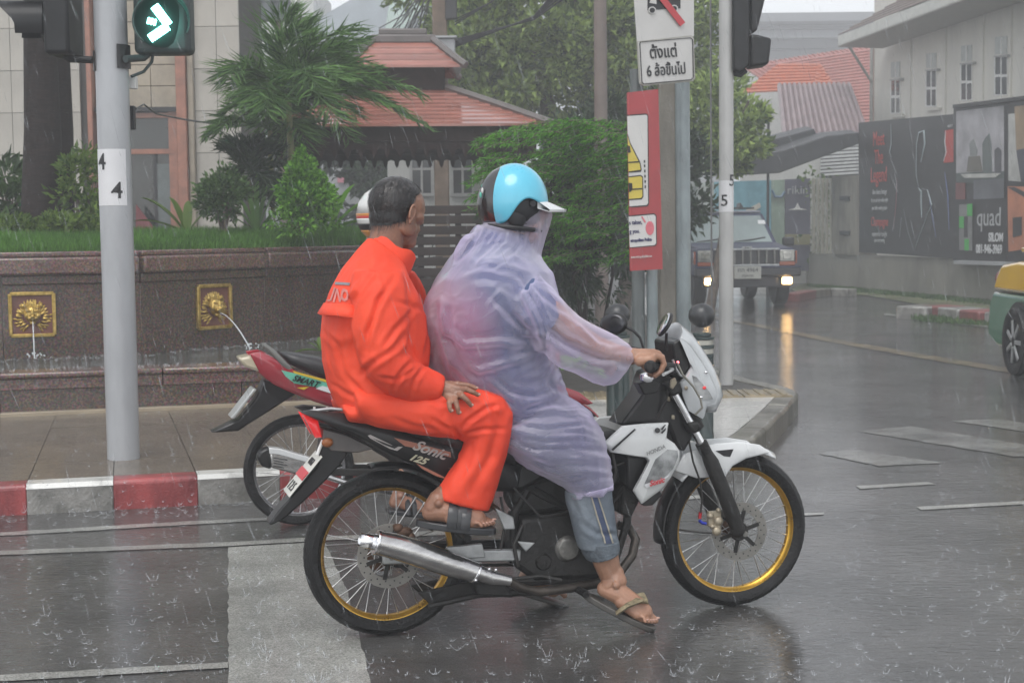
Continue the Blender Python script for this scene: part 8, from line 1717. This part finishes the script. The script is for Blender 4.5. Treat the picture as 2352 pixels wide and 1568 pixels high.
# arm and hand on the grip
ar = MB(); ar.chain(Kc([(1270, 720, -.245, .045), (1320, 765, -.258, .040), (1370, 795, -.272, .036), (1420, 812, -.285, .031), (1458, 820, -.292, .026)]), 16); vs, fs, nn = fuse(ar, .006, 3); P_('forearm', vs, fs, M_skin, rd_)
hm = MB(); hm.chain(Kc([(1446, 816, -.292, .0265), (1466, 818, -.297, .0270), (1490, 817, -.305, .0250), (1508, 818, -.305, .022)]), 16); hm.chain(Kc([(1470, 828, -.325, .020), (1495, 826, -.335, .018)]), 12); hm.chain(Kc([(1470, 815, -.275, .020), (1500, 812, -.270, .018)]), 12)
for i, yl in enumerate((-.268, -.290, -.312, -.333)):
    o = (0, 2, 3, 2)[i]; hm.chain(Kc([(1503, 815 + o, yl, .0125), (1520, 820 + o, yl, .0118), (1525, 836, yl, .0110), (1517, 853, yl + .002, .0102), (1505, 862, yl + .002, .0092)]), 10)
hm.chain(Kc([(1475, 832, -.270, .015), (1490, 850, -.262, .0125), (1505, 862, -.262, .0105)]), 10)
vs, fs, nn = fuse(hm, .0034, 2); vs = cloth(vs, nn, .0005, 80, (1, 1, 1), 5); P_('hand', vs, fs, M_skin, rd_)
al = MB(); al.chain(Kc([(1275, 720, .245, .042), (1330, 790, .30, .034), (1368, 825, .33, .026)]), 12); hml = al.chain(Kc([(1368, 825, .33, .028), (1395, 835, .335, .028), (1400, 850, .335, .022)]), 12)
for i in range(4): al.chain(Kc([(1400, 828, .30 + .02 * i, .011), (1412, 845, .30 + .02 * i, .011), (1402, 860, .30 + .02 * i, .010)]), 8)
vs, fs, nn = fuse(al, .006, 3); P_('left_arm', vs, fs, M_skin, rd_)
# shin and foot with flip flop
fm, fq, tips = foot_mb(K, (1366, 1360), (1504, 1438), (-.170, -.262), -1, .25, (1402, 1308), fat=1.12); lower_leg(fm, K, [(1402, 1318, -.182, .041), (1391, 1285, -.180, .047), (1384, 1240, -.18, .052)]); finish_skin('leg_and_foot', fm, rd_, mt=M_skin, tips=tips, vox=.0032)
M_flip = mat('olive flip flop sole', (.060, .055, .048), .6, var=.3, scale=20, coat=.2); M_fst = mat('khaki woven strap', (.24, .20, .12), .7, var=.45, scale=70, bmp=.5, bscale=200)
sole(rd_, 'flip_flop_sole', fq, M_flip, -.13, 1.03, .043, -.020, .000, drop=.014)
for s in (-1, 1):
    P0 = [fq(.42, s * .048, -.01), fq(.50, s * .047, .030), fq(.60, s * .032, .057), fq(.69, s * .006 - .010, .052), fq(.77, -.013, .034)]
    MB().tube(P0, [.020, .026, .026, .020, .008], 12, flat=.35).build('flip_flop_strap', M_fst, rd_, frame=BM)
fm, fq3, tips = foot_mb(K, (1190, 1338), (1292, 1370), .20, 1, .25, (1215, 1290)); lower_leg(fm, K, [(1215, 1290, .20, .034), (1250, 1200, .19, .045)]); finish_skin('leg_and_foot', fm, rd_, mt=M_skin, vox=.005, nail=False)
a, b = K(1175, 1352, .20), K(1300, 1390, .20); MB().bar(a, b, .085, .016).build('flip_flop_sole', M_flip, rd_, frame=BM, bevel=.006)
# head and helmet
hc = K(1192, 478, .0)
q, Rm, hv, hf = head(rd_, hc, 1.0, R_(6), R_(6), M_skin, vox=.006, neck=(K(1165, 560, 0), K(1150, 610, 0)))
M_helm = mat('cyan helmet shell', (0.10, 0.50, 0.68), .28, var=.05, scale=3, coat=.8, col2=(.13, .55, .72)); M_hblk = mat('black helmet liner', (.012, .012, .014), .5, var=.3, scale=20); M_hrim = mat('black glossy band', (.02, .02, .022), .2, var=.4, scale=18, coat=.8)
HC = K(1179, 465, 0)
def dome(nm, rx, ry, rz, cut, m, par, C=HC, th=.004, tilt=0.0):
    """cut(u) gives lowest allowed elevation for azimuth u (radians, 0 = forward)"""
    v = []; f = []; nu, nv = 72, 26
    for j in range(nv + 1):
        for i in range(nu):
            a = 2 * math.pi * i / nu; el = math.pi / 2 + (cut(a) - math.pi / 2) * (j / nv); v.append(C + V((rx * math.cos(el) * math.cos(a), ry * math.cos(el) * math.sin(a), rz * math.sin(el))))
    for j in range(nv):
        for i in range(nu): k = j * nu + i; k2_ = j * nu + (i + 1) % nu; f.append((k, k2_, k2_ + nu, k + nu))
    return MB().add(v, f).build(nm, m, par, frame=BM, solid=th, angle=80)
def cutf(a):
    a = (a + math.pi) % (2 * math.pi) - math.pi; aa = abs(a)
    base = -8 if aa < R_(40) else (-8 + 0 * aa); ear = math.exp(-((aa - R_(82)) / R_(26)) ** 2) * 24; back = -26 * (1 / (1 + math.exp(-(aa - R_(108)) / R_(7))))
    return R_(-6 + ear * .52 + back)
hel = thing('helmet', BM @ K(1178, 520, 0), 'glossy cyan half helmet with white peak worn by the raincoat rider', 'helmet', rz=BTH)
dome('shell', .116, .114, .136, cutf, M_helm, hel, C=HC + V((.004, 0, -.002)), th=.005)
dome('rim_band', .1145, .092, .130, lambda a: cutf(a) - R_(4), M_hrim, hel, C=HC + V((-.013, 0, -.003)), th=.003)
MB().ell(HC + V((0, 0, -.015)), (.105, .103, .105), None, 28, 20).build('liner', M_hblk, hel, frame=BM)
pk = []; pf = []
for i in range(17):
    a = R_(-62 + 124 * i / 16); c0 = HC + V((.006 + .112 * math.cos(a), .112 * math.sin(a), -.013)); ln = .068 * math.cos(a) ** .8 + .006; pk += [c0 + V((0, 0, .016)), c0 + V((ln, math.sin(a) * .004, -.014 + .0 * ln)), c0 + V((ln - .003, math.sin(a) * .004, -.022)), c0 + V((0, 0, -.010))]
for i in range(16): pf += [(4 * i + j, 4 * i + 4 + j, 4 * i + 4 + (j + 1) % 4, 4 * i + (j + 1) % 4) for j in range(4)]
MB().add(pk, pf).build('peak', M_wpl, hel, frame=BM)
for s in (-1, 1):
    MB().cyl(K(1224, 468, -.098) if s < 0 else V((K(1224, 468, -.098).x, .098, K(1224, 468, -.098).z)), (K(1224, 468, -.107) if s < 0 else V((K(1224, 468, -.098).x, .107, K(1224, 468, -.098).z))), .0115, n=20).build('peak_button', M_hblk, hel, frame=BM, bevel=.002)
    p = K(1210, 454, -.1); p.y = s * .105; MB().ell(p, (.005, .004, .005)).build('rivet', M_chrome, hel, frame=BM)
    p0 = V((K(1196, 490, -.09).x, s * .092, K(1196, 490, -.09).z))
    MB().ell(V((K(1188, 497, -.088).x, s * .084, K(1188, 497, -.088).z)), (.036, .016, .042), None, 20, 14).build('ear_pad', M_hblk, hel, frame=BM)
nb_ = MB(); ps = []
for i in range(25): a = R_(35 + 290 * i / 24); ps.append(HC + V((-.004 + .104 * math.cos(a), .092 * math.sin(a), -.090 - .012 * math.cos(a))))
nb_.tube(ps, .0085, 8, flat=1.0).build('neck_band', M_hblk, hel, frame=BM)
gl_ = mat('green decal', (.08, .4, .3), .3, var=.3, scale=40)
for i, (x, y) in enumerate(((1104, 448), (1108, 438))): MB().ell(K(x, y, -.035), (.004, .004, .010)).build('band_decal', (gl_, M_alu)[i], hel, frame=BM)

# ================================================================ rider of the red motorcycle
r3 = person('person in dark clothes sitting on the red motorcycle, almost hidden by the orange passenger', BM2 @ V((.45, -.15, 0)))
bd = MB(); limb(bd, K2, [((872, 575), (918, 585), 0, .10), ((850, 605), (935, 620), 0, .18), ((840, 660), (945, 670), 0, .20), ((838, 730), (945, 735), 0, .19), ((842, 800), (950, 800), 0, .19), ((848, 850), (960, 850), 0, .19)], 30)
for s in (-1, 1):
    bd.chain([(K2(900, 620, s * .18), .055), (K2(930, 700, s * .24), .05), (K2(985, 760, s * .28), .042)], 14); bd.chain([(K2(985, 760, s * .28), .042), (K2(1080, 800, s * .32), .032), (K2(1150, 815, s * .33), .028)], 14)
vs, fs, nn = fuse(bd, .012, 4); vs = cloth(vs, nn, .008, 6, (1, 1, 1), 1); np_mesh('jacket', vs, fs, fabric('dark jacket', (.02, .02, .024), (.03, .03, .035), .6, 20, .3), r3, frame=BM2)
lg = MB()
for s in (-1, 1):
    lg.chain([(K2(890, 850, s * .11), .085), (K2(990, 870, s * .17), .075), (K2(1055, 885, s * .19), .062)], 16); lg.chain([(K2(1055, 885, s * .19), .060), (K2(990, 1000, s * .21), .050), (K2(930, 1095, s * .22), .040)], 14)
vs, fs, nn = fuse(lg, .010, 4); np_mesh('trousers', vs, fs, fabric('charcoal trousers', (.022, .02, .02), (.032, .03, .03), .7, 20, .3), r3, frame=BM2)
fm, fqq, tips = foot_mb(K2, (895, 1166), (975, 1176), -.22, -1, .25, (920, 1115)); lower_leg(fm, K2, [(920, 1115, -.22, .034), (930, 1090, -.22, .038)]); vs, fs, nn = fuse(fm, .0045, 3); np_mesh('foot', vs, fs, M_skind, r3, frame=BM2)
a, b = K2(890, 1172, -.22), K2(985, 1184, -.22); MB().bar(a, b, .09, .022).build('sandal_sole', M_sand, r3, frame=BM2, bevel=.006)
for t in (.45, .6): pp = a.lerp(b, t); MB().tube([pp + V((0, -.045, 0)), pp + V((0, -.04, .05)), pp + V((0, 0, .075)), pp + V((0, .04, .05)), pp + V((0, .045, 0))], .014, 8).build('sandal_strap', M_sand, r3, frame=BM2)
hm = MB()
for s in (-1, 1): hm.ell(K2(1160, 818, s * .33), (.03, .045, .03))
vs, fs, nn = fuse(hm, .006, 2); np_mesh('hands', vs, fs, M_skind, r3, frame=BM2)
hc3 = K2(882, 500, 0); head(r3, hc3, 1.0, 0, 0, M_skind, vox=.007, neck=(hc3 + V((-.03, 0, -.10)), hc3 + V((-.04, 0, -.17))), frame=BM2)
h3_ = thing('helmet', BM2 @ hc3, 'white helmet with red, orange and black stripes behind the orange passenger', 'helmet', rz=BTH)
HC3 = K2(884, 492, 0)
def band(nm, e0, e1, m, r=.137):
    v = []; f = []; nu = 64
    for k, e in enumerate(np.linspace(R_(e0), R_(e1), 5)):
        for i in range(nu): a = 2 * math.pi * i / nu; v.append(HC3 + V((r * math.cos(e) * math.cos(a), r * .93 * math.cos(e) * math.sin(a), r * math.sin(e) if e > 0 else r * 1.02 * math.sin(e))))
    for k in range(4):
        for i in range(nu): f.append((k * nu + i, k * nu + (i + 1) % nu, (k + 1) * nu + (i + 1) % nu, (k + 1) * nu + i))
    MB().add(v, f).build(nm, m, h3_, frame=BM2, solid=.004, angle=80)
M_hw = mat('helmet white', (.62, .62, .60), .25, var=.05, coat=.8); M_hr = mat('helmet red', (.5, .03, .02), .3, var=0, coat=.8); M_ho = mat('helmet orange', (.55, .22, .03), .3, var=.1, coat=.8)
band('white_shell', 89.9, 2, M_hw); band('orange_stripe', 2, -3, M_ho); band('red_stripe', -3, -8, M_hr); band('white_stripe', -8, -19, M_hw); band('black_stripe', -19, -32, M_hblk); band('orange_band', -32, -50, M_ho)
v_ = []
MB().tube([HC3 + V((.08 * math.cos(a), .08 * math.sin(a), -.112)) for a in np.linspace(0, 2 * math.pi, 25)[:-1]], .010, 8, closed=True).build('lower_trim', M_hblk, h3_, frame=BM2)
# ================================================================ rain, splashes, haze
M_rainm = mat('rain streak', (.75, .79, .82), .1, var=0, alpha=.26, spec=.8)
rng = np.random.default_rng(12); rv = []; rf = []
def needle(p, q, r, v, f):
    u, w, _ = basis(q - p); b = len(v); m_ = p.lerp(q, .62)
    v += [tuple(p)] + [tuple(m_ + (u * math.cos(t) + w * math.sin(t)) * r) for t in (0, 2.094, 4.189)] + [tuple(q)]
    f += [(b, b + 1, b + 2), (b, b + 2, b + 3), (b, b + 3, b + 1), (b + 4, b + 2, b + 1), (b + 4, b + 3, b + 2), (b + 4, b + 1, b + 3)]
for i in range(3000):
    Y = rng.uniform(2.8, 20); px, py = rng.uniform(-60, 2400), rng.uniform(-60, 1620); p = PY(px, py, Y)
    if p.z < .05: continue
    ln = rng.uniform(.03, .10); d = V((.30 + rng.normal(scale=.08), rng.normal(scale=.1), -1)).normalized(); needle(p, p + d * ln, rng.uniform(.0004, .0010) * (.6 + Y / 12), rv, rf)
np_mesh('falling_rain', np.array(rv), np.array(rf), M_rainm, None, True, 'stuff')
M_spl = mat('splash water', (.78, .82, .85), .12, var=0, alpha=.28, spec=.8)
sv, sf = [], []
def splash(c, s):
    n = int(rng.integers(5, 9)); a0 = rng.uniform(0, 6.28)
    for k in range(n):
        if rng.random() < .35: continue
        a = a0 + 2 * math.pi * k / n + rng.normal(scale=.5); lean = rng.uniform(.1, 1.1); h = s * rng.uniform(.25, 1.3) * (1.4 if rng.random() < .15 else 1); b = c + V((math.cos(a), math.sin(a), 0)) * (s * .28); t = b + V((math.cos(a) * lean * h, math.sin(a) * lean * h, h)); needle(t, b, s * rng.uniform(.035, .06), sv, sf)
        if rng.random() < .6: e = t + V((math.cos(a) * .2 * s, math.sin(a) * .2 * s, .22 * s)); needle(e, e + V((0, 0, .07 * s)), s * .045, sv, sf)
    m = 9; b = len(sv)
    for k in range(m): a = 2 * math.pi * k / m; sv.extend([tuple(c + V((math.cos(a), math.sin(a), 0)) * s * .30 + V((0, 0, .004))), tuple(c + V((math.cos(a), math.sin(a), 0)) * s * .36 + V((0, 0, .12 * s)))])
    for k in range(m): k2_ = (k + 1) % m; sf.extend([(b + 2 * k, b + 2 * k2_, b + 2 * k2_ + 1), (b + 2 * k, b + 2 * k2_ + 1, b + 2 * k + 1)])
kx = [p[0] for p in FK[:11]]; ky = [p[1] for p in FK[:11]]
cnt = 0
while cnt < 1300:
    px, py = rng.uniform(-40, 2400), rng.uniform(640, 1600)
    g = G(px, py, 0.004)
    if g.y > 24 or g.y < 0: continue
    kyx = np.interp(g.x, kx, ky); onp = g.x < 2.1 and g.y > kyx
    if onp:
        g = G(px, py, HP + .002)
        if g.y > np.interp(g.x, [p[0] for p in BFL], [p[1] for p in BFL]) - .1 or g.y > 12: continue
    cnt += 1; splash(g, rng.uniform(.006, .026) * (1.0 if rng.random() < .85 else 1.5) * (1 if not onp else .8))
for i in range(900):  # dense line at the kerb foot, on the basin ledge and the water
    k = rng.integers(0, 3)
    if k == 0: x = rng.uniform(-3.6, 1.5); c = V((x, np.interp(x, kx, ky) - abs(rng.normal(scale=.12)) - .02, .004))
    elif k == 1: x = rng.uniform(-3.8, -.4); c = V((x, np.interp(x, [p[0] for p in BFL], [p[1] for p in BFL]) + rng.uniform(0, .25), .447))
    else: x = rng.uniform(-4.2, -1.4); c = V((x, wall_y(x) - rng.uniform(.02, .4), .412))
    splash(c, rng.uniform(.010, .024))
for i in range(3600):
    px, py = rng.uniform(-40, 2400), rng.uniform(700, 1610); g = G(px, py, .004)
    if g.y > 18 or (g.x < 2.1 and g.y > np.interp(g.x, kx, ky)): continue
    s = rng.uniform(.003, .012); a = rng.uniform(0, 6.28)
    for k in range(int(rng.integers(1, 4))): o_ = V((rng.normal(scale=s), rng.normal(scale=s), 0)); needle(g + o_ + V((math.cos(a) * s * .3, math.sin(a) * s * .3, s * 1.3)), g + o_, s * .13, sv, sf)
np_mesh('rain_splashes', np.array(sv), np.array(sf), M_spl, None, True, 'stuff')
hz = bpy.data.meshes.new('haze'); bm = bmesh.new(); bmesh.ops.create_cube(bm, size=1); bm.to_mesh(hz); bm.free(); ho = bpy.data.objects.new('haze', hz); COL.objects.link(ho)
ho.scale = (520, 440, 31); ho.location = (0, 205, 14.5); ho['kind'] = 'stuff'
hm_ = bpy.data.materials.new('haze'); hm_.use_nodes = True; nt = hm_.node_tree; nt.nodes.clear(); ou = nt.nodes.new('ShaderNodeOutputMaterial'); pvn = nt.nodes.new('ShaderNodeVolumePrincipled')
pvn.inputs['Color'].default_value = (.93, .95, .97, 1); pvn.inputs['Density'].default_value = .0062; pvn.inputs['Anisotropy'].default_value = .0; nt.links.new(pvn.outputs[0], ou.inputs['Volume']); hz.materials.append(hm_)
